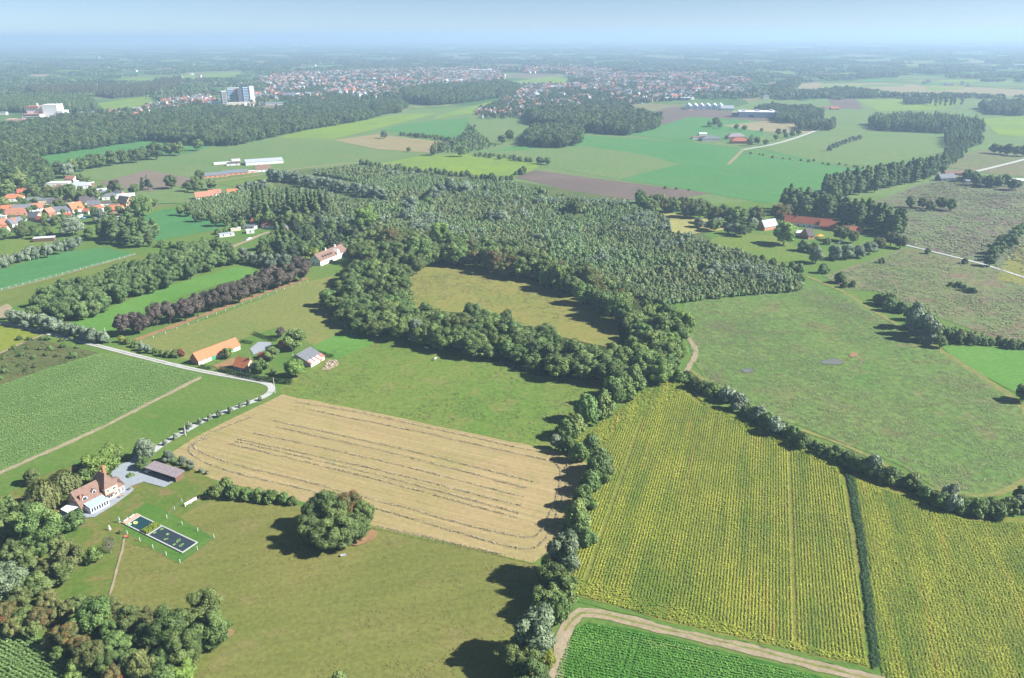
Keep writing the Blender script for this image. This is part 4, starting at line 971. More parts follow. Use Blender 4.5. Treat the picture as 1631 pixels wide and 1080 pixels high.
def plant_mid():
    for x, y, w, k, lab in [(612, 214, 14, 'silver', 'pale bush at the corner of the tan stubble field'), (651, 238, 8, 'oak', 'small tree left of the scrubby ditch'), (812, 216, 16, 'oak', 'standalone dark tree left of the small copse'), (800, 222, 14, 'oak', 'lower dark tree left of the small copse'), (860, 255, 14, 'silver', 'pale willow on the edge of the wide green field'), (872, 256, 12, 'oak', 'small tree right of the pale field edge willow'), (735, 240, 18, 'oak', 'rounded bush in the scrubby ditch'), (690, 240, 14, 'oak', 'bush at the left of the scrubby ditch'), (703, 237, 12, 'oak', 'second bush at the left of the scrubby ditch')]:
        at(k, x, y, w, lab)
    row('bush', [(640, 213), (660, 215), (690, 217), (715, 221)], 16, 8, 8, 'low dark shrub in the hedge above the tan stubble field', 'hedge above the tan stubble', .5, .5)
    row('bush', [(756, 244), (775, 247), (790, 248), (810, 249), (820, 251), (845, 255)], 12, 9, 9, 'low shrub on the hedge behind the yellow green field', 'hedge behind the yellow green field', 1, 1)
    row('bush', [(575, 258), (620, 265), (670, 272), (720, 276), (770, 282), (800, 284), (820, 280), (835, 270)], 34, 8, 11, 'shrub along the top edge of the plantation', 'shrubs on the top edge of the plantation', 1.5, 1.5)
    row('bush', [(690, 240), (720, 228), (740, 216), (750, 203)], 22, 8, 7, 'shrub along the scrubby ditch', 'shrubs along the scrubby ditch', 5, 2)
    row('bush', [(1100, 303), (1060, 297)], 3, 5, 5, 'tiny bush on the ploughed field edge', 'field edge bushes', 2, 1)
    row('bush', [(1195, 243), (1240, 250), (1300, 258), (1385, 268)], 16, 4, 5, 'tiny bush along the field road', 'bushes along the field road', 3, 1)

plant_near(); plant_village(); plant_right(); plant_mid()

# ---- plantations and woods seen as a mass
proto_collection('saplings', [SH['sapling'][i][0] for i in range(4)] + [SH['sapwhite'][0][0]])
proto_collection('midtrees', [crown(200 + i, 15 + (i % 3) * 1.5, 5.2 + (i % 4) * .5, 0.6, 30, 0.31, 1.0, 900, 'round', L_far, 'far_tree') for i in range(7)])
proto_collection('poplars', [crown(210 + i, 22, 4.2, 1.5, 22, 0.42, 1.2, 620, 'column', L_poplar, 'far_poplar') for i in range(4)])
proto_collection('brownpoplars', [crown(216 + i, 20, 4.4, 1.0, 20, 0.42, 1.4, 420, 'column', L_brownpop, 'far_poplar') for i in range(3)])

def clump_mesh(seed, n, sx, sy, hmax):
    rng = np.random.default_rng(seed); Vs, Fs, Ts = [], [], []; o = 0
    for i in range(n):
        c = np.array([rng.uniform(-sx, sx), rng.uniform(-sy, sy), 0]); h = hmax * rng.uniform(0.6, 1.05); r_ = h * rng.uniform(0.33, 0.5)
        k = 46
        d = unit(rng, k); d[:, 2] = np.abs(d[:, 2]) * 1.1 - 0.25
        P = c + d * np.array([r_, r_, h * 0.5]) * rng.uniform(0.75, 1.1, (k, 1)) + np.array([0, 0, h * 0.5])
        V, F = quads(P, d + unit(rng, k) * 0.5, r_ * 0.62, rng, 0.8)
        Vs.append(V); Fs.append(F + o); o += len(V); Ts.append(np.clip(rng.uniform(0, 1) * 0.6 + rng.uniform(0, 0.4, k), 0, 1))
    return mesh_np('clump', np.concatenate(Vs), np.concatenate(Fs), L_far, np.concatenate(Ts))
proto_collection('clumps', [clump_mesh(230 + i, 34, 34, 34, 15) for i in range(4)])
proto_collection('strips', [clump_mesh(240 + i, 30, 60, 9, 13) for i in range(4)])


def build_masses():
    # young plantation: the nearest 300 stand as single young trees, the rest is one mass
    pl = wpoly([(400, 318), (440, 300), (480, 300), (560, 318), (620, 320), (600, 300), (560, 285), (500, 275), (560, 265), (640, 275), (740, 287), (820, 296), (900, 312), (1000, 325), (1060, 345), (1070, 372), (1140, 392), (1240, 425), (1280, 442), (1278, 458), (1180, 466), (1090, 476), (1060, 482), (1000, 462), (930, 430), (850, 404), (760, 388), (690, 380), (620, 368), (560, 362), (480, 362), (420, 345)], 3)
    pts = poisson(pl, 2.7, NR)
    # thin it where the grass shows through, never along its edges
    keep = .6 * vnoise(pts[:, 0], pts[:, 1], 34, 21) + .4 * vnoise(pts[:, 0], pts[:, 1], 11, 22) > .27
    pts = pts[keep]
    dist = np.hypot(pts[:, 0], pts[:, 1]); order = np.argsort(dist); pts = pts[order]
    for i, p in enumerate(pts[:290]):
        k = 'sapwhite' if R.random() < 0.06 else 'sapling'
        put(k, p[0], p[1], 'young slender tree on the near edge of the plantation' if k == 'sapling' else 'pale young willow on the near edge of the plantation', 'near edge of the young plantation', R.uniform(1.3, 1.9), R.uniform(3.6, 5.6))
    rest = pts[290:]
    nz = vnoise(rest[:, 0], rest[:, 1], 55, 23) + NR.normal(0, .16, len(rest))
    pick = np.where(nz > .5, NR.integers(0, 2, len(rest)), NR.integers(2, 4, len(rest)))
    wh = .6 * vnoise(rest[:, 0], rest[:, 1], 38, 24) + .4 * vnoise(rest[:, 0], rest[:, 1], 9, 25) > .68; pick[wh & (NR.random(len(rest)) < .5)] = 4
    hgt = .6 + .75 * vnoise(rest[:, 0], rest[:, 1], 45, 26) + .3 * vnoise(rest[:, 0], rest[:, 1], 8, 27)
    big = rest[NR.random(len(rest)) < .012]
    mass('plantation_trees', 'midtrees', big, NR.uniform(.28, .55, len(big)), 'scattered larger round trees inside the young plantation', 'trees')
    mass('young_plantation', 'saplings', rest, NR.uniform(0.75, 1.35, len(rest)) * hgt, 'dense young tree plantation filling the middle of the view', 'plantation', picks=pick)
    pl = wpoly([(295, 322), (330, 312), (400, 300), (412, 320), (400, 345), (350, 348), (300, 335)], 3)
    pts = poisson(pl, 3.6, NR)
    mass('young_plantation', 'saplings', pts, NR.uniform(0.7, 1.1, len(pts)), 'small block of young trees left of the slim poplars', 'plantation', picks=NR.integers(0, 4, len(pts)))
    pl = wpoly([(1455, 505), (1500, 515), (1580, 535), (1570, 542), (1500, 530), (1460, 518)], 3)
    pts = poisson(pl, 3.6, NR)
    mass('young_plantation', 'saplings', pts, NR.uniform(0.7, 1.0, len(pts)), 'young trees behind the slanting hedge on the right', 'plantation', picks=NR.integers(0, 4, len(pts)))
    # woods
    def wood(poly, label, d=8.0, cn='midtrees', s=(0.85, 1.25), name='wood', z=7):
        pts = poisson(wpoly(poly, z), d, NR)
        mass(name, cn, pts, NR.uniform(s[0], s[1], len(pts)), label, 'wood')
    wood([(-30, 206), (50, 197), (100, 188), (160, 184), (215, 187), (265, 176), (330, 171), (430, 178), (500, 174), (545, 180), (600, 183), (560, 191), (500, 200), (430, 214), (370, 227), (300, 225), (235, 218), (165, 228), (100, 238), (45, 246), (20, 258), (-30, 262)], 'long dark wood running across the left behind the enclosed field', 9.0)
    wood([(-30, 255), (45, 250), (75, 268), (80, 285), (50, 295), (-30, 300)], 'dark wood at the left edge above the village', 9.0)
    wood([(430, 178), (545, 168), (610, 165), (640, 160), (650, 168), (600, 182), (520, 190)], 'low wood between the tower blocks and the yellowed field', 9.0, s=(0.6, 0.9))
    wood([(640, 150), (680, 140), (740, 138), (800, 134), (834, 142), (800, 152), (740, 160), (690, 164), (650, 160)], 'dark copse in front of the town centre', 9.0, s=(1.2, 1.6))
    wood([(842, 182), (900, 175), (960, 176), (1010, 180), (1050, 192), (1048, 200), (1000, 210), (950, 206), (880, 200), (845, 192)], 'large dark copse between town and wide green field', 8.5, s=(1.1, 1.5))
    wood([(836, 214), (850, 206), (890, 204), (925, 208), (928, 222), (900, 230), (860, 228), (838, 226)], 'small square copse on the edge of the wide green field', 8.0, s=(1.0, 1.3))
    wood([(1385, 188), (1450, 184), (1520, 188), (1565, 195), (1568, 202), (1500, 202), (1400, 198)], 'dense poplar block on the right', 7.5, 'poplars', (0.85, 1.1), z=12)
    wood([(1505, 210), (1565, 205), (1568, 222), (1540, 230), (1508, 226)], 'lower poplar block below the dense one', 8.0, 'poplars', (0.6, 0.85), z=9)
    wood([(1505, 240), (1545, 225), (1540, 245), (1510, 262), (1495, 258)], 'young poplars joining the avenue and the block', 8.0, 'poplars', (0.4, 0.6), z=5)
    wood([(690, 228), (735, 215), (745, 195), (755, 205), (790, 232), (740, 244), (700, 242)], 'scrub along the ditch between the middle fields', 7.5, s=(0.15, 0.34), z=2)
    wood([(0, 158), (60, 152), (140, 156), (155, 165), (130, 174), (60, 174), (-30, 172)], 'dark poplar plantation behind the white factory', 9.0, 'poplars', (0.9, 1.1), z=10)
    wood([(40, 140), (150, 137), (155, 147), (60, 150)], 'brownish poplar plantation in the left background', 10.0, 'brownpoplars', (0.9, 1.2), z=10)
    wood([(155, 148), (160, 140), (260, 136), (265, 145), (180, 152)], 'larger brownish poplar plantation beyond the pale field', 9.5, 'brownpoplars', (0.95, 1.3), z=10)
    wood([(245, 131), (290, 126), (290, 134), (260, 138)], 'small brownish poplar block behind the larger one', 10.0, 'brownpoplars', (1.1, 1.4), z=10)
    wood([(490, 155), (560, 160), (600, 168), (560, 175), (500, 175), (440, 172)], 'belt of trees in front of the town houses', 10.0, s=(0.7, 1.0))
    wood([(590, 166), (620, 158), (640, 160), (640, 175), (600, 178)], 'round trees at the lower edge of the town', 9.0, s=(0.9, 1.3))
    wood([(1235, 176), (1280, 170), (1310, 178), (1310, 188), (1260, 192), (1235, 190)], 'trees around the warehouse on the right', 9.5, s=(0.8, 1.1))
    wood([(1270, 197), (1330, 193), (1330, 202), (1275, 203)], 'dark trees at the farm road end', 9.5, s=(0.8, 1.1))
    wood([(1230, 140), (1260, 126), (1275, 132), (1260, 148), (1230, 152)], 'dark copse right of the town', 10.0, s=(1, 1.4))
    wood([(1440, 158), (1480, 155), (1480, 162), (1440, 163)], 'short tree row on the far right fields', 9.0, s=(.6, .9))
    wood([(1560, 168), (1600, 163), (1640, 166), (1640, 180), (1580, 178)], 'dark trees at the right edge of the background', 9.5, s=(.9, 1.2))
    wood([(1225, 165), (1300, 172), (1300, 176), (1200, 172)], 'garden trees behind the warehouse', 9.0, s=(.5, .9))
    wood([(1290, 146), (1340, 140), (1400, 146), (1395, 153), (1300, 153)], 'trees round the row of houses in the right background', 10.0, s=(.7, 1.1))
    return

build_masses()

FARF = []
def build_far_fields():
    rng = np.random.default_rng(77); n = 0
    mats = [M_gB, M_gC, M_gA, M_tan, M_gB, M_gC]; words = ['pale green', 'yellowish', 'green', 'tan', 'dull green', 'light yellow green']
    town = [np.array(wpoly(p)) for p in TOWN]
    ys = list(rng.uniform(80, 150, 46)) + list(rng.uniform(90, 145, 30)); xs = list(rng.uniform(-20, 1650, 46)) + list(rng.uniform(1180, 1640, 30))
    for x, y in sorted(zip(xs, ys)):
        w = rng.uniform(25, 90); h = (y - 62) * rng.uniform(.035, .085); sk = rng.uniform(-.03, .02) * w; sh = rng.uniform(-12, 12)
        P_ = [(x, y), (x + w, y + sk), (x + w + sh, y + sk + h), (x + sh, y + h)]
        c = W(x + w / 2, y + h / 2)
        if any(inpoly(t, *W(*q)) for t in town for q in P_) or (y > 140 and 340 < x < 1250): continue
        k = int(rng.integers(0, 6))
        field('distant_field', P_, mats[k], f'{words[k]} distant field, {ordw(n)} of the background fields from the left', 0)
        FARF.append(np.array(wpoly(P_))); n += 1

def build_far():
    # countryside behind: woods, hedgerows, each a mass, laid out as blocks across the land
    clear = [np.array(wpoly(p)) for p in ([(1230, 133), (1400, 129), (1700, 140), (1700, 158), (1500, 154), (1310, 151), (1240, 145)], [(180, 124), (385, 112), (390, 123), (195, 134)], [(355, 152), (420, 150), (420, 175), (350, 175)], [(-40, 160), (110, 160), (110, 205), (-40, 205)],
             [(150, 150), (250, 150), (250, 182), (150, 182)], [(800, 118), (905, 118), (905, 138), (805, 140)], [(1365, 156), (1540, 160), (1500, 178), (1380, 177)], [(1085, 158), (1245, 165), (1245, 192), (1085, 182)])]
    clear = clear + FARF
    town = [np.array(wpoly(p)) for p in TOWN]
    blocks, strips_ = [], []
    rng = np.random.default_rng(99)
    # rows at growing distance
    for ypx in np.concatenate([np.arange(66, 84, 1.1), np.arange(84, 112, 2.0), np.arange(112, 158, 3.2)]):
        x = -120.0
        while x < 1760:
            wdt = rng.uniform(15, 130) * (1 if ypx < 100 else 0.75)
            gap = rng.uniform(10, 110) * (0.5 if ypx < 88 else 1.0) * (1.5 if x > 1180 else 1.0)
            thick = rng.uniform(30, 150) if ypx < 120 else rng.uniform(25, 90)
            sl = rng.uniform(-0.06, 0.06)
            a = W(x, ypx); b_ = W(x + wdt, ypx + sl * wdt)
            L = np.linalg.norm(b_ - a); u = (b_ - a) / L; v = np.array([-u[1], u[0]])
            town_here = any(inpoly(t, *(a * .5 + b_ * .5)) for t in town)
            if not town_here or rng.random() < 0.25:
                st = 46.0
                for i in range(int(L / st) + 1):
                    for j in range(max(1, int(thick / st))):
                        p = a + u * (i + rng.uniform(-.25, .25)) * st + v * (j + rng.uniform(-.25, .25)) * st
                        blocks.append(p)
            x += wdt + gap
        for _ in range(10):
            xx = rng.uniform(-100, 1730); p0 = W(xx, ypx + rng.uniform(-1, 1)); ang = rng.choice([0.15, 1.72]) + rng.normal(0, 0.12)
            if any(inpoly(t, *p0) for t in town): continue
            for k in range(rng.integers(1, 6)):
                p = p0 + np.array([math.cos(ang), math.sin(ang)]) * 112 * k
                strips_.append((p[0], p[1], ang))
    def open_land(Q, polys):
        bad = np.zeros(len(Q), bool)
        for p in polys: bad |= inpoly_np(p, Q[:, 0], Q[:, 1])
        return Q[~bad]
    blocks = open_land(np.array(blocks), clear + town); dd = np.hypot(blocks[:, 0], blocks[:, 1])
    bands = [(0, 3600, 'scattered woods just behind the town'), (3600, 6500, 'dark woods beyond the town in blue haze'), (6500, 200000, 'faint bluish woods along the horizon')]
    for a, b_, lab in bands:
        s = blocks[(dd >= a) & (dd < b_)]
        mass('distant_woods', 'clumps', s, rng.uniform(0.75, 1.15, len(s)), lab, 'woods')
    strips_ = open_land(np.array(strips_), clear)
    mass('distant_hedgerows', 'strips', strips_[:, :2], rng.uniform(0.7, 1.1, len(strips_)), 'thin distant hedgerows dividing the background fields', 'hedgerows', rotz=strips_[:, 2])
    print('far blocks', len(blocks), 'strips', len(strips_))

TOWN = [[(330, 168), (420, 150), (430, 140), (400, 128), (470, 118), (640, 112), (800, 108), (960, 110), (1000, 120), (1130, 118), (1200, 128), (1180, 150), (1090, 160), (1000, 168), (1000, 180), (880, 178), (850, 190), (770, 190), (760, 178), (830, 150), (800, 135), (700, 138), (640, 145), (600, 160), (520, 165), (430, 160), (420, 172)],
        [(115, 186), (160, 180), (215, 178), (270, 162), (330, 155), (340, 165), (300, 172), (215, 186), (140, 194)]]
build_far_fields()
build_far()
# ------------------------------------------------------------------ crops, hay, tussocks
def crop_mat(name, green, yellow, dry, ang, along=0.012, across=0.16, lo=0.42, hi=0.62, amp=0.3):
    """crop leaves; ripeness varies from row to row and along the rows"""
    m, nt, b = base_mat(name, 0.8, 0.15)
    pos = N(nt, 'ShaderNodeNewGeometry').outputs['Position']
    mp = N(nt, 'ShaderNodeMapping'); mp.vector_type = 'TEXTURE'; mp.inputs['Rotation'].default_value = (0, 0, ang)
    nt.links.new(pos, mp.inputs['Vector'])
    sc = N(nt, 'ShaderNodeVectorMath', operation='MULTIPLY'); sc.inputs[1].default_value = (along, across, 0)
    nt.links.new(mp.outputs[0], sc.inputs[0])
    f = math_(nt, 'ADD', math_(nt, 'MULTIPLY', noise(nt, sc.outputs[0], 1.0, 4, 0.6), 0.6), math_(nt, 'MULTIPLY', noise(nt, pos, 0.035, 4, 0.6), 0.4))
    col = mix(nt, ramp(nt, f, lo, hi), green, yellow)
    sc2 = N(nt, 'ShaderNodeVectorMath', operation='MULTIPLY'); sc2.inputs[1].default_value = (along * 1.4, across * 2.2, 0.3)
    nt.links.new(mp.outputs[0], sc2.inputs[0])
    col = mix(nt, ramp(nt, noise(nt, sc2.outputs[0], 1.0, 3, 0.6), 0.60, 0.72), col, dry)
    at_ = N(nt, 'ShaderNodeAttribute', attribute_name='tint')
    col = scale_col(nt, col, rng_(nt, at_.outputs['Fac'], 0, 1, 1 - amp, 1 + amp))
    nt.links.new(col, b.inputs['Base Color'])
    return m

def row_points(poly, ang, spacing, step, rng, jit=0.0):
    c, s = math.cos(ang), math.sin(ang); P = np.asarray(poly)
    U = P[:, 0] * c + P[:, 1] * s; Vv = -P[:, 0] * s + P[:, 1] * c
    u = np.arange(U.min(), U.max(), step); v = np.arange(Vv.min(), Vv.max(), spacing)
    uu, vv = np.meshgrid(u, v); uu = uu + rng.uniform(-step / 2, step / 2, uu.shape); vv = vv + rng.normal(0, jit, vv.shape) if jit else vv
    X = uu * c - vv * s; Y = uu * s + vv * c; X = X.ravel(); Y = Y.ravel()
    ok = inpoly_np(P, X, Y)
    return np.stack([X[ok], Y[ok]], 1)

def crop_rows(name, label, px_poly, ang, spacing, step, size, h, mat, wid, seed, thin=None, cat='crop rows', npp=1, z0=.2):
    rng = np.random.default_rng(seed)
    pts = row_points(np.array(wpoly(px_poly)), ang, spacing, step, rng)
    pts = np.repeat(pts, npp, 0)
    if thin is not None: pts = pts[thin(pts, rng)]
    n = len(pts); s, c = math.sin(ang), math.cos(ang)
    off = rng.normal(0, wid, n)
    P3 = np.c_[pts[:, 0] - s * off, pts[:, 1] + c * off, z0 + rng.uniform(0.05, h, n)]
    Nn = np.stack([-s * off / (wid + 1e-6) * .3, c * off / (wid + 1e-6) * .3, np.full(n, 1.5)], 1) + unit(rng, n) * .55
    V, F = quads(P3, Nn, size, rng, .8)
    o = obj(name, mesh_np(name, V, F, mat, rng.uniform(0, 1, n)))
    return tag(o, label, cat, kind='stuff')

def scatter_tufts(name, label, px_poly, dens, size, h, mat, seed, gate=None, cat='grass', z0=.2):
    rng = np.random.default_rng(seed); P = np.array(wpoly(px_poly)); lo, hi = P.min(0), P.max(0)
    n = int((hi[0] - lo[0]) * (hi[1] - lo[1]) * dens)
    X = rng.uniform(lo[0], hi[0], n); Y = rng.uniform(lo[1], hi[1], n)
    ok = inpoly_np(P, X, Y); X, Y = X[ok], Y[ok]
    if gate is not None: g = gate(X, Y, rng); X, Y = X[g], Y[g]
    n = len(X)
    P3 = np.c_[X, Y, z0 + rng.uniform(.05, h, n)]
    V, F = quads(P3, unit(rng, n) * .5 + np.array([0, 0, 1.7]), size, rng, .7)
    o = obj(name, mesh_np(name, V, F, mat, rng.uniform(0, 1, n)))
    return tag(o, label, cat, kind='stuff')

def build_crops():
    soy = crop_mat('soy_leaves', A(124, 160, 60), A(202, 208, 78), A(214, 190, 90), ROWS, lo=.39, hi=.61, amp=.22)
    soyP = [(1062, 640), (1090, 626), (1130, 655), (1210, 694), (1328, 747), (1340, 765), (1358, 850), (1380, 1052), (1200, 1008), (1060, 962), (912, 920), (924, 832), (950, 750), (975, 690)]
    tram = lambda p, r: (np.abs(((-p[:, 0] * math.sin(ROWS) + p[:, 1] * math.cos(ROWS)) % 33.0) - 9) > .32)
    crop_rows('soy_rows', 'close yellow green rows of the large crop field', soyP, ROWS, 1.05, .22, .32, .42, soy, .17, 401, tram, npp=2)
    crop_rows('soy_rows', 'yellow green rows of the crop field right of the ditch', [(1360, 762), (1480, 806), (1540, 830), (1700, 836), (1700, 1120), (1418, 1120), (1398, 1030), (1380, 860)], ROWS, 1.05, .25, .34, .42, soy, .27, 402, npp=2)
    scatter_tufts('soy_headland', 'unrowed yellow crop along the edges of the large field', [(1050, 602), (1085, 608), (1092, 626), (1062, 640), (975, 690), (950, 750), (918, 704)], 4.0, .5, .7, soy, 403, cat='crop')
    scatter_tufts('soy_headland', 'pale yellow crop headland above the dirt track', [(912, 920), (1060, 962), (1200, 1008), (1380, 1052), (1386, 1064), (1200, 1021), (1050, 985), (906, 943)], 4.5, .45, .5, soy, 404, cat='crop')
    scatter_tufts('soy_headland', 'yellow crop headland below the long hedge', [(1090, 612), (1130, 645), (1210, 682), (1332, 739), (1340, 765), (1328, 747), (1210, 694), (1130, 655)], 4.0, .5, .7, soy, 405, cat='crop')
    # flat ditch between the two fields, its sedge darkened for a hollow's shade
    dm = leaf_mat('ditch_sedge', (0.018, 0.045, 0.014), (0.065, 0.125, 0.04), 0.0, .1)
    zk = ZL[0]; ZL[0] = 0.235
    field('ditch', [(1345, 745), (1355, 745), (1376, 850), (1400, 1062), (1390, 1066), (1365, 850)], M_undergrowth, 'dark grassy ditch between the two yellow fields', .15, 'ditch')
    ZL[0] = zk
    crop_rows('ditch_sedge', 'dark green sedge in the ditch, deepened to stand for shade', [(1345, 745), (1355, 745), (1376, 850), (1400, 1062), (1390, 1066), (1365, 850)], ROWS, .5, .3, .45, .5, dm, .25, 406, npp=4, cat='sedge')
    # beet field
    bt = dir_px((920, 1000), (1010, 1019))
    beet = crop_mat('beet_leaves', A(112, 170, 68), A(138, 192, 84), A(150, 194, 98), bt, .02, .1, amp=.2)
    tb = dir_px((988, 1075), (1009, 1005))
    wheel = W(1000, 1040); wheel2 = W(1013, 1040)
    def wt(p, r):
        a = lambda q: np.abs(-(p[:, 0] - q[0]) * math.sin(tb) + (p[:, 1] - q[1]) * math.cos(tb))
        return (a(wheel) > .38) & (a(wheel2) > .38)
    crop_rows('beet_rows', 'bright green beet plants in fine rows', [(906, 1022), (917, 1006), (937, 995), (1010, 1006), (1150, 1041), (1300, 1079), (1336, 1094), (1356, 1120), (872, 1120)], bt, 1.05, .22, .34, .4, beet, .2, 407, wt, npp=2)
    # maize
    mz = dir_px((0, 700), (250, 612))
    maize = crop_mat('maize_leaves', A(128, 162, 90), A(158, 186, 112), A(164, 180, 116), mz, .02, .05, .4, .65, .14)
    crop_rows('maize_plants', 'dense green maize plants of the large left field', [(-60, 634), (0, 615), (90, 585), (158, 565), (229, 576), (318, 598), (300, 609), (240, 639), (120, 697), (0, 749), (-60, 779)], mz, .8, .55, .36, .5, maize, .25, 408, npp=1)
    mz2 = dir_px((0, 1010), (100, 1060))
    crop_rows('maize_plants', 'dark green maize rows in the bottom left corner', [(-60, 990), (15, 990), (85, 1032), (145, 1072), (160, 1120), (-60, 1120)], mz2, 1.2, .3, .42, 1.2, maize, .16, 409, npp=2)
    # tussocks
    gr = leaf_mat('tussock_grass', (0.15, 0.205, 0.075), (0.225, 0.28, 0.105), 0.0, .05, .1)
    gb = leaf_mat('brown_sedge', (0.15, 0.15, 0.085), (0.215, 0.20, 0.125), 0.0, .05, .1)
    g1 = lambda X, Y, r: (.3 * vnoise(X, Y, 31, 1) + .3 * vnoise(X, Y, 9, 2) + .4 * vnoise(X, Y, 3.1, 3) + r.normal(0, .05, len(X))) > .53
    g2 = lambda X, Y, r: (.55 * vnoise(X, Y, 46, 4) + .25 * vnoise(X, Y, 14, 5) + .2 * vnoise(X, Y, 4, 6) + r.normal(0, .05, len(X))) > .6
    RM = [(1100, 482), (1180, 474), (1300, 456), (1345, 474), (1430, 528), (1500, 568), (1560, 606), (1618, 648), (1632, 700), (1632, 750), (1595, 778), (1540, 784), (1500, 776), (1440, 738), (1340, 698), (1210, 648), (1125, 600), (1105, 560)]
    scatter_tufts('tussocks', 'tussocky grass of the rough meadow', RM, 2.4, .5, .2, gr, 411, g1, z0=.22)
    scatter_tufts('sedge_patches', 'brown sedge patches of the rough meadow', RM, 1.6, .5, .2, gb, 412, g2, z0=.22)
    FM = [(1312, 444), (1445, 398), (1540, 418), (1700, 453), (1700, 550), (1620, 549), (1480, 497), (1400, 465), (1352, 460)]
    scatter_tufts('tussocks', 'pale tussocks of the fallow meadow', FM, .8, .9, .5, gr, 413, g1, z0=.25)
    scatter_tufts('sedge_patches', 'brown patches of the fallow meadow', FM, .6, .9, .5, gb, 414, g2, z0=.25)
    HM = [(1400, 322), (1470, 295), (1530, 283), (1640, 295), (1700, 303), (1700, 418), (1631, 436), (1440, 387), (1403, 350)]
    scatter_tufts('heather', 'purplish brown heath vegetation', HM, .3, 1.6, 1.0, gb, 415, g2, z0=.25)
    scatter_tufts('tussocks', 'pale grass tufts of the heath', HM, .22, 1.6, 1.0, gr, 416, g1, z0=.25)
    SM = [(45, 541), (155, 564), (90, 584), (0, 614), (-60, 632), (-60, 588), (0, 565)]
    scatter_tufts('scrub_weeds', 'weedy growth of the scrubby field', SM, 1.2, .7, .6, leaf_mat('weed_leaves', (0.07, 0.09, 0.035), (0.17, 0.18, 0.08), 0, .05, .1), 417, g1)
    pg = leaf_mat('pasture_tufts', (0.10, 0.145, 0.035), (0.19, 0.235, 0.07), 0, .05, .1)
    scatter_tufts('grass_tufts', 'uneven grass tufts of the cattle pasture', [(448, 618), (500, 582), (560, 535), (640, 533), (740, 562), (860, 598), (960, 612), (940, 660), (900, 716), (640, 662), (455, 626)], .8, .55, .22, pg, 418, g1, z0=.16)
    po = leaf_mat('paddock_tufts', (0.155, 0.155, 0.045), (0.18, 0.175, 0.058), 0, .05, .1)
    scatter_tufts('grass_tufts', 'dry grass tufts of the olive paddock', [(196, 860), (300, 830), (460, 802), (600, 846), (850, 903), (880, 912), (850, 1090), (300, 1090), (200, 950)], 0.5, .42, .06, po, 419, g1, z0=.12)
    lt = leaf_mat('clearing_tufts', (0.15, 0.15, 0.055), (0.25, 0.235, 0.10), 0, .05, .1)
    scatter_tufts('grass_tufts', 'dry grass tufts in the ring clearing', [(655, 435), (760, 428), (850, 450), (920, 480), (975, 518), (860, 510), (760, 483), (660, 475)], .5, .8, .3, lt, 420, g1, z0=.2)

def swath(L, label, seed):
    """windrow of cut hay: a loose ragged heap of stalks"""
    rng = np.random.default_rng(seed); m = len(L)
    n = m * 9
    k = rng.integers(0, m - 1, n); t = rng.uniform(0, 1, n)[:, None]; c = L[k] * (1 - t) + L[k + 1] * t
    T = np.gradient(L, axis=0); T /= np.linalg.norm(T, axis=1)[:, None] + 1e-9; Nn = np.stack([-T[:, 1], T[:, 0]], 1)[k]
    s_ = np.arange(m) * .8
    dens = vnoise(s_, s_ * 0 + seed * 7.3, 2.2, seed)[k]; wob = (vnoise(s_, s_ * 0 + seed * 3.1, 6, seed + 50)[k] - .5) * .5
    keep = rng.random(n) < .35 + dens; c, Nn, dens, wob = c[keep], Nn[keep], dens[keep], wob[keep]; n = len(c)
    off = rng.normal(0, .27, n)
    z = .14 + np.maximum(.02, (.15 + .55 * dens) * np.exp(-(off / .35) ** 2) * rng.uniform(.3, 1, n))
    P3 = np.c_[c + Nn * (off + wob)[:, None], z]
    V, F = quads(P3, unit(rng, n) * .8 + np.array([0, 0, 1.0]), .42, rng, .45)
    o = obj('hay_swath', mesh_np('hay_swath', V, F, M_swath, rng.uniform(0, 1, n)))
    return tag(o, label, 'hay swath', 'swaths of cut hay')

M_swath = leaf_mat('cut_hay', (0.19, 0.16, 0.10), (0.42, 0.37, 0.26), 0, .05, .05)

def build_hay():
    w = lambda pp: [W(*p) for p in pp]
    outer = [(470, 641), (560, 655), (700, 685), (820, 712), (880, 724), (900, 735), (905, 750), (898, 790), (880, 840), (866, 862), (845, 874), (800, 868), (720, 846), (640, 822), (560, 800), (470, 776), (400, 760), (340, 742), (306, 724), (303, 712), (318, 700), (350, 684), (400, 665)]
    inner = [(490, 652), (560, 666), (700, 695), (820, 722), (872, 734), (892, 745), (892, 770), (878, 815), (862, 846), (846, 856), (800, 850), (720, 830), (640, 808), (560, 787), (470, 763), (400, 747), (345, 731), (312, 715), (312, 707), (330, 698)]
    swath(smooth_line(w(outer), .8), 'outermost hay swath looping around the whole field', 1)
    swath(smooth_line(w(inner), .8), 'second hay swath looping just inside the outermost one', 2)
    lines = [((458, 648), (900, 742)), ((433, 670), (850, 768)), ((440, 680), (838, 778)), ((405, 690), (835, 792)), ((380, 700), (830, 806)), ((376, 703), (828, 818)), ((365, 707), (826, 826))]
    labs = ['topmost straight hay swath', 'second straight hay swath from the top', 'third straight hay swath from the top', 'fourth straight hay swath from the top', 'fifth straight hay swath from the top', 'sixth straight hay swath from the top', 'lowest straight hay swath']
    for i, (a, b_) in enumerate(lines):
        if i == 0: continue
        mid = ((a[0] + b_[0]) / 2, (a[1] + b_[1]) / 2 - 3.5)
        swath(smooth_line(w([a, mid, b_]), .8), labs[i] + ' inside the loops', 10 + i)
    swath(smooth_line(w([(600, 838), (690, 858), (800, 884)]), .8), 'short hay swath along the paddock fence', 30)

build_crops(); build_hay()
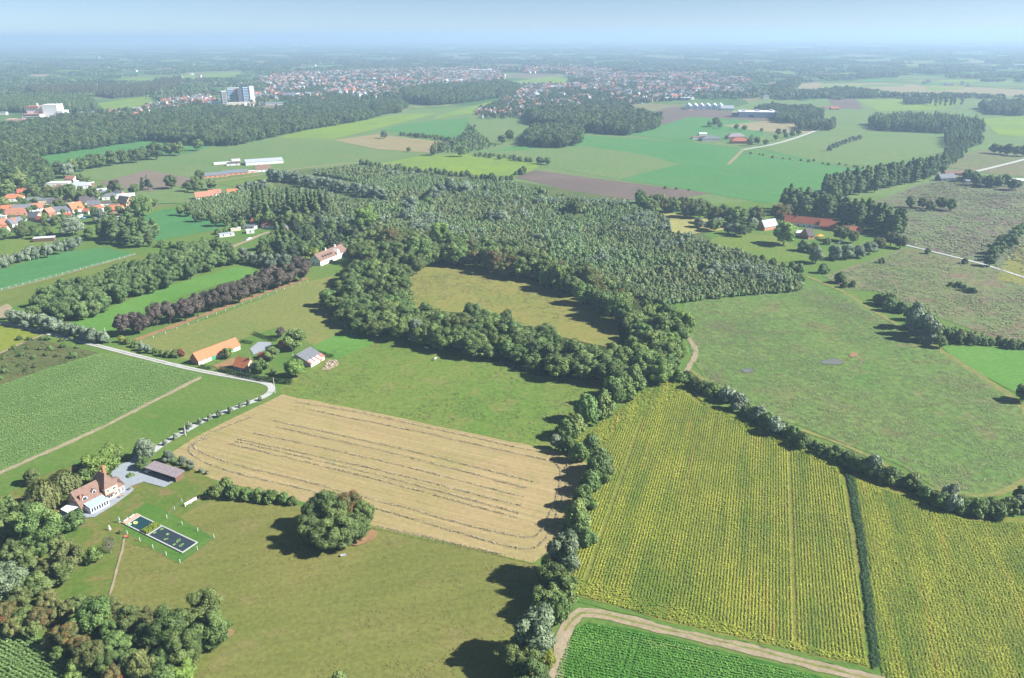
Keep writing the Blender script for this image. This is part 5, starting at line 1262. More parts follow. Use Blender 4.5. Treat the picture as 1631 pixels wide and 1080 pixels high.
# ------------------------------------------------------------------ buildings
ZL[0] = 0.27                       # yards and terraces lie just above the fields around them
RT = {'orange': tile_mat('orange_tiles', (0.48, 0.17, 0.08)), 'red': tile_mat('red_tiles', (0.36, 0.12, 0.07)), 'brown': tile_mat('brown_tiles', (0.20, 0.125, 0.095)), 'dark': tile_mat('dark_tiles', (0.10, 0.085, 0.085)),
      'slate': tile_mat('slate', (0.15, 0.16, 0.18)), 'grey': tile_mat('grey_sheeting', (0.14, 0.148, 0.16), 0.9), 'pale': tile_mat('pale_sheeting', (0.35, 0.38, 0.42), 1.2), 'white': solid_mat('white_roofing', (0.62, 0.63, 0.65), 0.08, 0.4),
      'redsheet': tile_mat('red_sheeting', (0.42, 0.15, 0.11), 0.8), 'mauve': tile_mat('mauve_sheeting', (0.25, 0.21, 0.22), 0.6), 'rust': tile_mat('rust_tiles', (0.42, 0.19, 0.12))}
WL = {'white': solid_mat('white_render', (0.74, 0.72, 0.68), 0.08, 0.5), 'brick': solid_mat('red_brick', (0.34, 0.16, 0.11), 0.2, 1.2), 'pink': solid_mat('pink_brick', (0.58, 0.38, 0.29), 0.12, 0.8), 'grey': solid_mat('grey_blockwork', (0.34, 0.34, 0.32), 0.15, 0.6),
      'cream': solid_mat('cream_render', (0.64, 0.55, 0.38), 0.08, 0.5), 'shadeblue': solid_mat('shade_blue_wall', (0.10, 0.12, 0.17), 0.12, 0.6), 'brown': solid_mat('brown_timber', (0.16, 0.095, 0.065), 0.2, 1.5), 'bluegrey': solid_mat('blue_grey_cladding', (0.42, 0.52, 0.64), 0.06, 0.3),
      'orange': solid_mat('orange_brick', (0.52, 0.24, 0.14), 0.15, 0.8), 'dark': solid_mat('dark_cladding', (0.10, 0.11, 0.13), 0.1, 0.4)}
M_trim = solid_mat('white_trim', (0.78, 0.78, 0.76), 0.05, 1.0, 0.5)
M_glass, _nt, _b = base_mat('window_glass', 0.12, 0.6); _b.inputs['Base Color'].default_value = (0.035, 0.05, 0.065, 1)
M_wood = solid_mat('weathered_wood', (0.30, 0.22, 0.15), 0.25, 2.0)
M_greydoor = solid_mat('green_door', (0.06, 0.30, 0.12), 0.1, 1.0)
M_metal = solid_mat('galvanised_metal', (0.42, 0.43, 0.44), 0.15, 2.0, 0.5, 0.4)
M_nearblack = solid_mat('near_black', (0.03, 0.03, 0.035), 0.2, 1.0)  # near-black of tyres and tracks, and painted shade of the loading doorway

BOXF = [(0, 3, 2, 1), (4, 5, 6, 7), (0, 1, 5, 4), (1, 2, 6, 5), (2, 3, 7, 6), (3, 0, 4, 7)]
def boxV(x0, x1, y0, y1, z0, z1):
    return [(x0, y0, z0), (x1, y0, z0), (x1, y1, z0), (x0, y1, z0), (x0, y0, z1), (x1, y0, z1), (x1, y1, z1), (x0, y1, z1)]
def boxes(name, bl, mat, parent=None, loc=None):
    V, F = [], []
    for b_ in bl:
        o = len(V); V += boxV(*b_); F += [tuple(i + o for i in f) for f in BOXF]
    return obj(name, mesh_py(name, V, F, mat), parent, loc)
def box(name, x0, x1, y0, y1, z0, z1, mat, parent=None): return boxes(name, [(x0, x1, y0, y1, z0, z1)], mat, parent)

def gable_walls(e, x0, x1, y0, y1, hw, hr, mat, peak=0.5, name='wall'):
    ym = y0 + (y1 - y0) * peak
    V = [(x0, y0, -.2), (x1, y0, -.2), (x1, y1, -.2), (x0, y1, -.2), (x0, y0, hw), (x1, y0, hw), (x1, y1, hw), (x0, y1, hw), (x0, ym, hr - .12), (x1, ym, hr - .12)]
    F = [(0, 1, 5, 4), (2, 3, 7, 6), (1, 2, 6, 9, 5), (3, 0, 4, 8, 7)]
    return obj(name, mesh_py(name, V, F, mat), e)

def slab(V, F, p, t=0.18):
    """roof slope: quad p (ccw from outside) thickened downwards"""
    o = len(V); V += [tuple(q) for q in p] + [(q[0], q[1], q[2] - t) for q in p]
    n = len(p); F.append(tuple(range(o, o + n))); F.append(tuple(range(o + 2 * n - 1, o + n - 1, -1)))
    for i in range(n): j = (i + 1) % n; F.append((o + i, o + n + i, o + n + j, o + j))

def gable_roof(e, x0, x1, y0, y1, hw, hr, mat, ov=0.45, peak=0.5, name='roof', t=0.2):
    ym = y0 + (y1 - y0) * peak; V, F = [], []
    s0 = (hr - hw) / (ym - y0); s1 = (hr - hw) / (y1 - ym); z0 = hw - ov * s0 + .12; z1 = hw - ov * s1 + .12; zr = hr + .12
    slab(V, F, [(x0 - ov, y0 - ov, z0), (x1 + ov, y0 - ov, z0), (x1 + ov, ym, zr), (x0 - ov, ym, zr)], t)
    slab(V, F, [(x0 - ov, ym, zr), (x1 + ov, ym, zr), (x1 + ov, y1 + ov, z1), (x0 - ov, y1 + ov, z1)], t)
    return obj(name, mesh_py(name, V, F, mat), e)

def hip_roof(e, x0, x1, y0, y1, hw, hr, mat, ov=0.45, ix=None, iy=None, name='roof'):
    x0 -= ov; x1 += ov; y0 -= ov; y1 += ov; w = x1 - x0; d = y1 - y0
    ix = min(w, d) / 2 * 0.96 if ix is None else ix; iy = min(w, d) / 2 * 0.96 if iy is None else iy
    V = [(x0, y0, hw), (x1, y0, hw), (x1, y1, hw), (x0, y1, hw), (x0 + ix, y0 + iy, hr), (x1 - ix, y0 + iy, hr), (x1 - ix, y1 - iy, hr), (x0 + ix, y1 - iy, hr)]
    F = [(0, 1, 5, 4), (1, 2, 6, 5), (2, 3, 7, 6), (3, 0, 4, 7), (4, 5, 6, 7), (3, 2, 1, 0)]
    return obj(name, mesh_py(name, V, F, mat), e)

def win(e, side, a, z, w, h, pos, panes=True, frame=None, name='window'):
    """window a metres along the wall whose outside faces -y (front), +y (back), -x (left) or +x (right) at plane pos"""
    t = 0.06
    def bx(a0, a1, z0, z1, d0, d1):
        if side == 'front': return (a0, a1, pos - d1, pos - d0, z0, z1)
        if side == 'back': return (a0, a1, pos + d0, pos + d1, z0, z1)
        if side == 'left': return (pos - d1, pos - d0, a0, a1, z0, z1)
        return (pos + d0, pos + d1, a0, a1, z0, z1)
    fr = 0.1
    f = boxes(name, [bx(a, a + fr, z, z + h, -.03, .1), bx(a + w - fr, a + w, z, z + h, -.03, .1), bx(a + fr, a + w - fr, z, z + fr, -.03, .1), bx(a + fr, a + w - fr, z + h - fr, z + h, -.03, .1)] +
              ([bx(a + w / 2 - .04, a + w / 2 + .04, z + fr, z + h - fr, -.03, .09)] if w > 0.9 else []), frame or M_trim, e)
    boxes('pane', [bx(a + fr, a + w - fr, z + fr, z + h - fr, 0.012, 0.045)], M_glass, f)
    return f

def simple_win(e, side, a, z, w, h, pos):
    if side == 'front': b_ = (a, a + w, pos - .06, pos + .05, z, z + h)
    elif side == 'right': b_ = (pos - .05, pos + .06, a, a + w, z, z + h)
    elif side == 'left': b_ = (pos - .06, pos + .05, a, a + w, z, z + h)
    else: b_ = (a, a + w, pos - .05, pos + .06, z, z + h)
    return boxes('window', [b_], M_glass, e)

def chimney(parent, x, y, z0, z1, mat, s=0.45):
    c = boxes('chimney', [(x - s, x + s, y - s, y + s, z0, z1), (x - s - .08, x + s + .08, y - s - .08, y + s + .08, z1, z1 + .15), (x - s * .5, x + s * .5, y - s * .5, y + s * .5, z1 + .15, z1 + .45)], mat, parent)
    return c

def dormer(e, x, y, z, w, h, depth, wall, roof):
    """small gabled dormer with its window facing -y"""
    d = gable_y(e, x - w / 2, x + w / 2, y, y + depth, z, z + h, h * 0.45, wall, 'dormer')
    V, F = [], []
    zr = z + h + h * .45 + .08; ze = z + h - .05
    slab(V, F, [(x - w / 2 - .2, y + depth, ze), (x - w / 2 - .2, y - .2, ze), (x, y - .2, zr), (x, y + depth, zr)], .12)
    slab(V, F, [(x, y + depth, zr), (x, y - .2, zr), (x + w / 2 + .2, y - .2, ze), (x + w / 2 + .2, y + depth, ze)], .12)
    obj('dormer_roof', mesh_py('dormer_roof', V, F, roof), d)
    boxes('window', [(x - w / 2 + .2, x + w / 2 - .2, y - .05, y + .02, z + .25, z + h - .1)], M_glass, d)
    return d
def gable_y(e, x0, x1, y0, y1, z0, hw, rise, mat, name='wall'):
    xm = (x0 + x1) / 2
    V = [(x0, y0, z0), (x1, y0, z0), (x1, y1, z0), (x0, y1, z0), (x0, y0, hw), (x1, y0, hw), (x1, y1, hw), (x0, y1, hw), (xm, y0, hw + rise), (xm, y1, hw + rise)]
    F = [(0, 1, 5, 8, 4), (2, 3, 7, 9, 6), (1, 2, 6, 5), (3, 0, 4, 7), (4, 8, 9, 7), (8, 5, 6, 9)]
    return obj(name, mesh_py(name, V, F, mat), e)

def frame(name, label, cat, A_, B_=None, az=None, group=None):
    a = W(*A_); L = None
    if B_ is not None:
        v = W(*B_) - a; L = float(np.hypot(*v)); az = math.atan2(v[1], v[0])
    e = empty(name, (a[0], a[1], 0.0), az)
    tag(e, label, cat, group)
    return e, L

# ---- villa
def build_villa():
    e, L = frame('villa', 'brick villa with brown hipped roofs and glass conservatory beside the pond', 'house', (131, 817), (200, 782))
    D = 9.0
    # main wing
    gable_walls(e, 0, 9.6, 0, D, 3.0, 7.9, WL['pink'])
    r1 = gable_roof(e, 0, 9.6, 0, D, 3.0, 7.9, RT['brown'])
    # tower block
    box('wall', 9.7, 15.0, -0.9, D - 1.0, -.2, 5.6, WL['pink'], e)
    r2 = hip_roof(e, 9.7, 15.0, -0.9, D - 1.0, 5.6, 10.6, RT['brown'], 0.4, 2.9, 2.9)
    chimney(r2, 14.3, 5.6, 7.0, 11.6, WL['brick'], 0.55)
    box('skylight', 12.2, 12.9, 0.55, 0.95, 7.55, 7.95, M_trim, r2)
    # low right wing
    box('wall', 15.05, 18.2, 0.3, D - 1.5, -.2, 2.9, WL['pink'], e)
    hip_roof(e, 15.05, 18.2, 0.3, D - 1.5, 2.9, 5.6, RT['brown'], 0.4, 3.4, 3.4)
    for x, z, w, h in [(10.4, 3.6, 1.1, 1.2), (12.8, 3.6, 1.4, 1.2)]: win(e, 'front', x, z, w, h, -0.9)
    for x, z, w, h in [(10.3, 0.9, 2.2, 1.4), (13.2, .9, 1.2, 1.4)]: win(e, 'front', x, z, w, h, -0.9)
    box('canopy', 10.0, 12.9, -1.9, -0.9, 2.6, 2.78, RT['brown'], e)
    for x in (15.5, 16.9): win(e, 'front', x, 0.3, 1.0, 2.1, 0.3)
    win(e, 'right', 3.0, 0.9, 1.4, 1.3, 18.2); win(e, 'left', 3.4, 4.4, 1.6, 1.3, 0); win(e, 'left', 1.2, 0.9, 1.6, 1.3, 0)
    dormer(e, 2.6, 0.95, 3.9, 1.9, 1.5, 2.2, M_trim, RT['brown']); dormer(e, 6.9, 1.6, 4.5, 1.5, 1.3, 1.8, M_trim, RT['brown'])
    chimney(r1, 1.4, 1.6, 4.0, 6.4, WL['brick'], 0.4)
    # conservatory
    c = empty('conservatory', (0, 0, 0)); c.parent = e
    x0, x1, y0, y1, h = 1.2, 8.6, -4.2, -0.05, 2.5
    boxes('wall', [(x0, x1, y0, y0 + .15, 0, .7), (x0, x0 + .15, y0 + .15, y1, 0, 2.5)], M_trim, c)
    posts = [(x, x + .28, y0, y0 + .14, .7, h) for x in np.linspace(x0, x1 - .28, 8)] + [(x0, x1, y0 - .03, y0 + .17, h, h + .25), (x1 - .15, x1, y0 + .15, y1, h, h + .25)]
    boxes('frame', posts, M_trim, c)
    for i in range(7):
        a = x0 + (x1 - x0 - .28) * i / 7 + .28
        boxes('pane', [(a, a + (x1 - x0 - .28) / 7 - .28, y0 + .05, y0 + .08, .7, h)], M_glass, c)
    V, F = [], []
    xs = np.linspace(x0, x1, 8)
    gl, _n, _bb = base_mat('conservatory_glass', 0.08, 0.8); _bb.inputs['Base Color'].default_value = (0.30, 0.42, 0.55, 1)
    for i in range(7):
        V, F = [], []
        slab(V, F, [(xs[i] + .06, y0 - .1, h + .27), (xs[i + 1] - .06, y0 - .1, h + .27), (xs[i + 1] - .06, y1, h + .95), (xs[i] + .06, y1, h + .95)], .05)
        obj('roof_pane', mesh_py('roof_pane', V, F, gl), c)
    V, F = [], []
    for x in xs: slab(V, F, [(x - .06, y0 - .15, h + .32), (x + .06, y0 - .15, h + .32), (x + .06, y1, h + 1.0), (x - .06, y1, h + 1.0)], .12)
    obj('roof_bars', mesh_py('roof_bars', V, F, M_trim), c)
    # awning on the left gable
    V, F = [], []
    slab(V, F, [(-4.6, 1.2, 2.3), (-0.05, 0.4, 2.95), (-0.05, 6.2, 2.95), (-4.6, 6.0, 2.3)], .06)
    obj('awning', mesh_py('awning', V, F, solid_mat('awning_cloth', (0.8, 0.79, 0.77), 0.04, 1.0)), e)
    boxes('awning_post', [(-4.5, -4.4, 1.3, 1.4, 0, 2.25)], M_metal, e); boxes('awning_post', [(-4.5, -4.4, 5.8, 5.9, 0, 2.25)], M_metal, e)
    # paving
    def loc(u, v):
        a = math.radians(0) + e.rotation_euler[2]; return (e.location[0] + u * math.cos(a) - v * math.sin(a), e.location[1] + u * math.sin(a) + v * math.cos(a))
    field('terrace', [loc(-6.5, 7.5), loc(-6.5, -2.0), loc(-1.0, -5.0), loc(0.6, -7.0), loc(9.5, -5.8), loc(18.0, -3.4), loc(20.8, -2.0), loc(21.2, 1.5), loc(19, 9), loc(0, 9.4)], M_paving, 'pale grey paved terrace around the villa', 0.0, 'terrace', world=True)
    field('driveway', [loc(18, 3)] + [tuple(W(*p)) for p in [(205, 776), (229, 768), (262, 777), (280, 766), (258, 757), (240, 747), (236, 735), (243, 722), (232, 716), (220, 722), (206, 735), (188, 742), (176, 755)]], M_paving, 'pale grey gravel driveway and forecourt behind the villa', 0.1, 'driveway', world=True)
    # oval flower bed
    p = W(208, 758.5); k = 14
    V = [(p[0] + 2.2 * math.cos(6.283 * i / k), p[1] + 1.9 * math.sin(6.283 * i / k), .5) for i in range(k)]
    o = obj('flower_bed', crown(300, 0.9, 2.0, 0.0, 22, 0.3, 0.3, 900, 'dome', L_shrub, 'flower_bed'), None, (p[0], p[1], 0)); tag(o, 'oval green planting bed on the gravel forecourt', 'flower bed')
    # terrace things
    for (u, v, lab) in [(14.5, -3.0, 'dark garden bench on the villa terrace right side')]:
        x, y = loc(u, v); b_ = empty('garden_bench', (x, y, .3), e.rotation_euler[2]); tag(b_, lab, 'bench')
        boxes('seat', [(-.9, .9, -.25, .25, .40, .46)], M_wood, b_); boxes('backrest', [(-.9, .9, .22, .28, .46, .95)], M_wood, b_)
        for sx in (-.8, .75): boxes('leg', [(sx, sx + .06, -.22, .26, 0, .40)], M_wood, b_)
    x, y = loc(19.6, -1.2)
    o = obj('plant_pot', crown(301, 1.1, .6, .4, 10, .5, .2, 150, 'dome', L_sapw, 'plant_pot'), None, (x, y, .3)); tag(o, 'pale potted plant at the villa terrace corner', 'potted plant')

def build_carport():
    e, L = frame('carport', 'long open carport with mauve sheet roof on the forecourt', 'carport', (236, 752), (278, 769))
    c0, c1, c2 = W(233, 744, 2.75), W(279, 759, 2.75), W(293, 750, 3.3)
    L = float(np.linalg.norm(c1 - c0)); D = float(np.linalg.norm(c2 - c1)); v = c1 - c0
    e.location = (c0[0], c0[1], 0); e.rotation_euler = (0, 0, math.atan2(v[1], v[0]))
    V, F = [], []
    slab(V, F, [(-.5, -.6, 2.75), (L + .5, -.6, 2.75), (L + .5, D + .4, 3.35), (-.5, D + .4, 3.35)], .2)
    rf = obj('roof', mesh_py('roof', V, F, RT['mauve']), e)
    boxes('wall', [(0, L, D - .15, D, -.1, 3.05), (L - .15, L, 0, D - .15, -.1, 2.6), (0, .15, 0, D - .15, -.1, 2.6)], WL['brown'], e)
    for i in range(5): boxes('post', [(0.2 + i * (L - .7) / 4, .4 + i * (L - .7) / 4, 0.0, .2, -.1, 2.6)], WL['brown'], e)
    return e

def build_pond():
    P = [np.array(W(*p)) for p in [(224, 822), (315.5, 865), (290.5, 882), (200, 837)]]
    c = empty('swimming_pond', (float(P[0][0]), float(P[0][1]), 0.2), 0); tag(c, 'rectangular dark swimming pond with pale stone rim on the lawn', 'pond')
    o = P[0]
    pt = lambda a, b_: (P[0] * (1 - a) * (1 - b_) + P[1] * a * (1 - b_) + P[2] * a * b_ + P[3] * (1 - a) * b_) - o
    def quad(a0, a1, b0, b1, z, mat, nm, t=0.25):
        V = [(*pt(a0, b0), z), (*pt(a1, b0), z), (*pt(a1, b1), z), (*pt(a0, b1), z)]
        if (np.cross(np.array(V[1])[:2] - np.array(V[0])[:2], np.array(V[2])[:2] - np.array(V[0])[:2])) < 0: V = V[::-1]
        V2, F2 = [], []; slab(V2, F2, V, t)
        return obj(nm, mesh_py(nm, V2, F2, mat), c)
    wm, nt, b_ = base_mat('dark_water', 0.06, 0.5); b_.inputs['Base Color'].default_value = (0.030, 0.045, 0.052, 1)
    wm2, nt, b_ = base_mat('teal_water', 0.06, 0.5); b_.inputs['Base Color'].default_value = (0.014, 0.05, 0.052, 1)
    stone = solid_mat('pale_stone_rim', (0.40, 0.40, 0.39), 0.1, 0.8)
    ra, rb = .012, .07
    quad(ra, .275, rb, 1 - rb, .10, wm2, 'swimming_basin'); quad(.40, 1 - ra, rb, 1 - rb, .10, wm, 'planted_basin')
    quad(0, 1, 0, rb, .24, stone, 'rim'); quad(0, 1, 1 - rb, 1, .24, stone, 'rim'); quad(1 - ra, 1, rb, 1 - rb, .24, stone, 'rim'); quad(0, ra, rb, 1 - rb, .24, stone, 'rim'); quad(.385, .40, rb, 1 - rb, .24, stone, 'rim')
    # reed bed between the basins
    rng = np.random.default_rng(5); n = 2600
    ab = np.stack([rng.uniform(.277, .384, n), rng.uniform(rb, 1 - rb, n)], 1)
    Pp = np.array([[*pt(a, b2), rng.uniform(.15, 1.0)] for a, b2 in ab])
    V, F = quads(Pp, unit(rng, n) + np.array([.2, -.2, .6]), 0.34, rng)
    obj('reed_bed', mesh_np('reed_bed', V, F, leaf_mat('reed_leaves', (0.10, 0.15, 0.015), (0.30, 0.36, 0.05), 0.0, 0.05), rng.uniform(0, 1, n)), c)
    # water lilies
    lm = solid_mat('lily_pads', (0.20, 0.32, 0.07), 0.25, 3.0)
    for a, b2, r_ in [(.78, .45, 1.1), (.88, .6, 1.1), (.80, .75, .55), (.63, .68, .6), (.58, .35, .6), (.44, .22, .6), (.43, .62, .5)]:
        V, F = [], []
        p0 = pt(a, b2)
        for k in range(9):
            q = p0 + np.array([R.gauss(0, r_ * .45), R.gauss(0, r_ * .45)]); r2 = R.uniform(.18, .34); s0 = len(V)
            V += [(q[0] + r2 * math.cos(t * 1.047), q[1] + r2 * math.sin(t * 1.047), .125 + .004 * k) for t in range(6)]; F.append(tuple(range(s0, s0 + 6)))
        obj('lily_pads', mesh_py('lily_pads', V, F, lm), c)
    # wooden deck with loungers at the left end
    dm = solid_mat('deck_planks', (0.46, 0.29, 0.20), 0.15, 1.5)
    u = (P[1] - P[0]) / np.linalg.norm(P[1] - P[0]); v = (P[3] - P[0]) / np.linalg.norm(P[3] - P[0])
    az = math.atan2(-v[1], -v[0]); base = P[3] - u * 2.5
    Ld = float(np.linalg.norm(P[3] - P[0]))
    d = empty('pool_deck', (float(base[0]), float(base[1]), .2), az); tag(d, 'wooden deck at the left end of the swimming pond', 'deck')
    for i in range(11): boxes('plank', [(0, Ld, -2.2 + i * .2, -2.2 + i * .2 + .18, .1, .3)], dm, d)
    d2 = math.cos(az), math.sin(az)
    for i, lab in enumerate(['pale sun lounger on the pond deck nearest the parasol', 'pale sun lounger on the pond deck nearest the lawn']):
        q = base - u * 0.9 * -1 + np.array(d2) * (1.6 + i * 2.6) - u * .2
        s = empty('sun_lounger', (float(q[0]), float(q[1]), .5), az); tag(s, lab, 'sun lounger', 'loungers on the pond deck')
        boxes('mattress', [(-.95, .45, -.33, .33, .28, .38)], M_trim, s)
        V, F = [], []; slab(V, F, [(.45, -.33, .38), (1.05, -.33, .78), (1.05, .33, .78), (.45, .33, .38)], .09); obj('backrest', mesh_py('backrest', V, F, M_trim), s)
        for lx in (-.85, .3):
            for ly in (-.28, .24): boxes('leg', [(lx, lx + .05, ly, ly + .05, 0, .28)], M_metal, s)
    # inflatable rings
    def ring(nm, a, b2, R0, r0, mat, lab):
        q = pt(a, b2) + o; V, F = [], []; n1, n2 = 18, 8
        for i in range(n1):
            for j in range(n2):
                t, s = 6.2832 * i / n1, 6.2832 * j / n2
                V.append(((R0 + r0 * math.cos(s)) * math.cos(t), (R0 + r0 * math.cos(s)) * math.sin(t), r0 * math.sin(s)))
                F.append((i * n2 + j, ((i + 1) % n1) * n2 + j, ((i + 1) % n1) * n2 + (j + 1) % n2, i * n2 + (j + 1) % n2))
        x = obj(nm, mesh_py(nm, V, F, mat), None, (float(q[0]), float(q[1]), .48)); tag(x, lab, 'pool float')
    ym = solid_mat('yellow_vinyl', (0.62, 0.62, 0.22), 0.05, 1, .4); gm = solid_mat('green_vinyl', (0.35, 0.62, 0.30), 0.05, 1, .4)
    ring('pool_float', .075, .62, .62, .24, ym, 'round yellow pool float lying on the swimming basin')
    ring('pool_float', .04, .86, .5, .2, gm, 'light green pool float at the basin corner')
    # parasol
    q = P[3] - u * 3.6; e = empty('parasol', (float(q[0]), float(q[1]), .2)); tag(e, 'folded grey parasol beside the pond deck', 'parasol')
    V, F = [], []; tube(V, F, (0, 0, 0), (0, 0, 2.4), .04, .04); obj('pole', mesh_np('pole', V, F, M_metal), e)
    V, F = [], []; tube(V, F, (0, 0, .9), (0, 0, 1.7), .35, .22, 8); tube(V, F, (0, 0, 1.7), (0, 0, 2.45), .22, .05, 8); obj('canopy', mesh_np('canopy', V, F, solid_mat('grey_cloth', (.3, .36, .44), .1, 2)), e)
    boxes('base', [(-.35, .35, -.35, .35, 0, .12)], M_metal, e)

def fence_run(name, label, px_pts, spacing, ph, mat, rails, thick=0.07, railmat=None, post_end=True):
    """fence with each post a part and its rails or wires as parts"""
    P = [np.array(W(*p)) for p in px_pts]
    e = empty(name, (float(P[0][0]), float(P[0][1]), 0.15)); tag(e, label, 'fence')
    pm = None
    me = mesh_py('post', boxV(-thick, thick, -thick, thick, -.2, ph), BOXF, mat)
    for i in range(len(P) - 1):
        L = np.linalg.norm(P[i + 1] - P[i]); n = max(1, int(round(L / spacing))); d = (P[i + 1] - P[i]) / L; az = math.atan2(d[1], d[0])
        for k in range(n + (1 if i == len(P) - 2 else 0)):
            q = P[i] + d * L * k / n - P[0]; o_ = obj('post', me, e, (float(q[0]), float(q[1]), 0)); o_.rotation_euler = (0, 0, az)
        for z, w in rails:
            V, F = [], []; a = P[i] - P[0]; b_ = P[i + 1] - P[0]
            tube(V, F, (a[0], a[1], z), (b_[0], b_[1], z), w, w, 4); obj('rail', mesh_np('rail', V, F, railmat or mat), e)
    return e

def build_garden_bits():
    wp = solid_mat('pale_fence_post', (0.52, 0.52, 0.48), 0.15, 2.0)
    fence_run('wire_fence', 'pale post and wire fence around the swimming pond', [(290, 800), (266, 826), (341, 857), (287, 897), (203, 851)], 7.5, 1.5, wp, [(0.5, .006), (.95, .006), (1.4, .008)], 0.09, M_metal)
    fence_run('wire_fence', 'low weathered fence between paddock and hay field', [(598, 842), (660, 856), (720, 869), (790, 884), (850, 898)], 3.2, 1.25, M_wood, [(0.5, .015), (.85, .015), (1.15, .02)], 0.07)
    fence_run('wire_fence', 'dark post fence under the paddock shrubs', [(318, 796), (400, 801), (460, 803)], 4.0, 1.2, M_wood, [(0.6, .015), (1.1, .015)], 0.07)
    fence_run('rail_fence', 'long pale fence along the clover field', [(-20, 468), (100, 437), (215, 406)], 5.0, 1.3, wp, [(0.6, .03), (1.15, .03)], 0.1)
    fence_run('wire_fence', 'post and wire fence below the copper leaved row', [(225, 546), (300, 518), (400, 480), (490, 449)], 8.0, 1.3, wp, [(0.6, .015), (1.15, .015)], 0.11)
    fence_run('wire_fence', 'post fence along the lower edge of the ring wood', [(520, 503), (560, 527), (640, 531), (740, 560), (860, 598)], 9.0, 1.3, wp, [(0.6, .015), (1.15, .015)], 0.11)
    # white gate
    e, L = frame('field_gate', 'white three bar gate between garden and paddock', 'gate', (295, 807), (313, 797))
    for z in (.45, .9, 1.35): boxes('bar', [(0, L, -.05, .05, z, z + .22)], M_trim, e)
    for x in (0, L / 2, L): boxes('post', [(x - .1, x + .1, -.16, -.06, -.2, 1.7)], M_trim, e)
    strip('garden_path', [(200, 853), (192, 888), (182, 922), (176, 948)], 0.9, M_dirt, 'thin pale path below the pond lawn', 'path', jit=.15)
    # red wheelbarrow and statue
    p = W(203, 857); e = empty('wheelbarrow', (p[0], p[1], .2), .6); tag(e, 'red wheelbarrow at the top of the garden path', 'wheelbarrow')
    rm = solid_mat('red_paint', (.5, .08, .05), .1, 2)
    V = [(-.5, -.25, .35), (.4, -.25, .35), (.4, .25, .35), (-.5, .25, .35), (-.75, -.4, .75), (.6, -.4, .7), (.6, .4, .7), (-.75, .4, .75)]
    obj('tray', mesh_py('tray', V, [(0, 3, 2, 1), (0, 1, 5, 4), (1, 2, 6, 5), (2, 3, 7, 6), (3, 0, 4, 7)], rm), e)
    V, F = [], []; tube(V, F, (.75, -.06, .22), (.75, .06, .22), .22, .22, 12); obj('wheel', mesh_np('wheel', V, F, M_nearblack), e)
    for s in (-.3, .3):
        V, F = [], []; tube(V, F, (.75, s * .3, .25), (-1.1, s, .6), .03, .03, 5); obj('handle', mesh_np('handle', V, F, M_metal), e)
    p = W(175, 844.5); e = empty('garden_statue', (p[0], p[1], .15)); tag(e, 'small white statue on a plinth on the lawn', 'statue')
    boxes('plinth', [(-.35, .35, -.35, .35, 0, .6)], M_trim, e)
    V, F = [], []
    for a, b_, r0, r1 in [(.6, 1.1, .30, .26), (1.1, 1.35, .26, .34), (1.35, 1.6, .34, .12), (1.6, 1.85, .15, .17), (1.85, 2.0, .17, .05)]: tube(V, F, (0, 0, a), (0, 0, b_), r0, r1, 8)
    obj('figure', mesh_np('figure', V, F, M_trim), e)
    # utility poles
    for x, y0, y1, lab in [(296, 694, 677, 'slim white pole on the driveway beside the hay field'), (438, 626, 601, 'leaning pale utility pole at the lane bend'), (171, 546, 521, 'tall pale utility pole at the end of the silver willow row'), (391, 352, 333, 'utility pole behind the cottages'), (467, 572, 562, 'short pole in the cattle pasture beside the barn garden')]:
        p = W(x, y0); g2 = W(x, y1); h = CAM_H * (1 - np.hypot(*p) / np.hypot(*g2))
        e = empty('utility_pole', (p[0], p[1], 0)); tag(e, lab, 'pole')
        V, F = [], []; tube(V, F, (0, 0, -.3), (0, 0, h), .2, .13, 8); obj('mast', mesh_np('mast', V, F, solid_mat('pole_concrete', (.55, .54, .5), .1, 2)), e)
        boxes('crossarm', [(-.7, .7, -.06, .06, h - .5, h - .38)], M_wood, e)
    # long grass hedge strips
    # far fence posts and wooden pallet by the clump
    p = W(547, 886); e = empty('feed_trough', (p[0], p[1], .1), .4); tag(e, 'small grey trough under the paddock clump', 'trough')
    boxes('basin', [(-1.0, 1.0, -.35, -.27, .25, .7), (-1, 1, .27, .35, .25, .7), (-1, -.92, -.27, .27, .25, .7), (.92, 1, -.27, .27, .25, .7), (-.92, .92, -.27, .27, .25, .33)], M_metal, e)
    for x in (-.8, .7): boxes('leg', [(x, x + .1, -.3, .3, 0, .25)], M_metal, e)

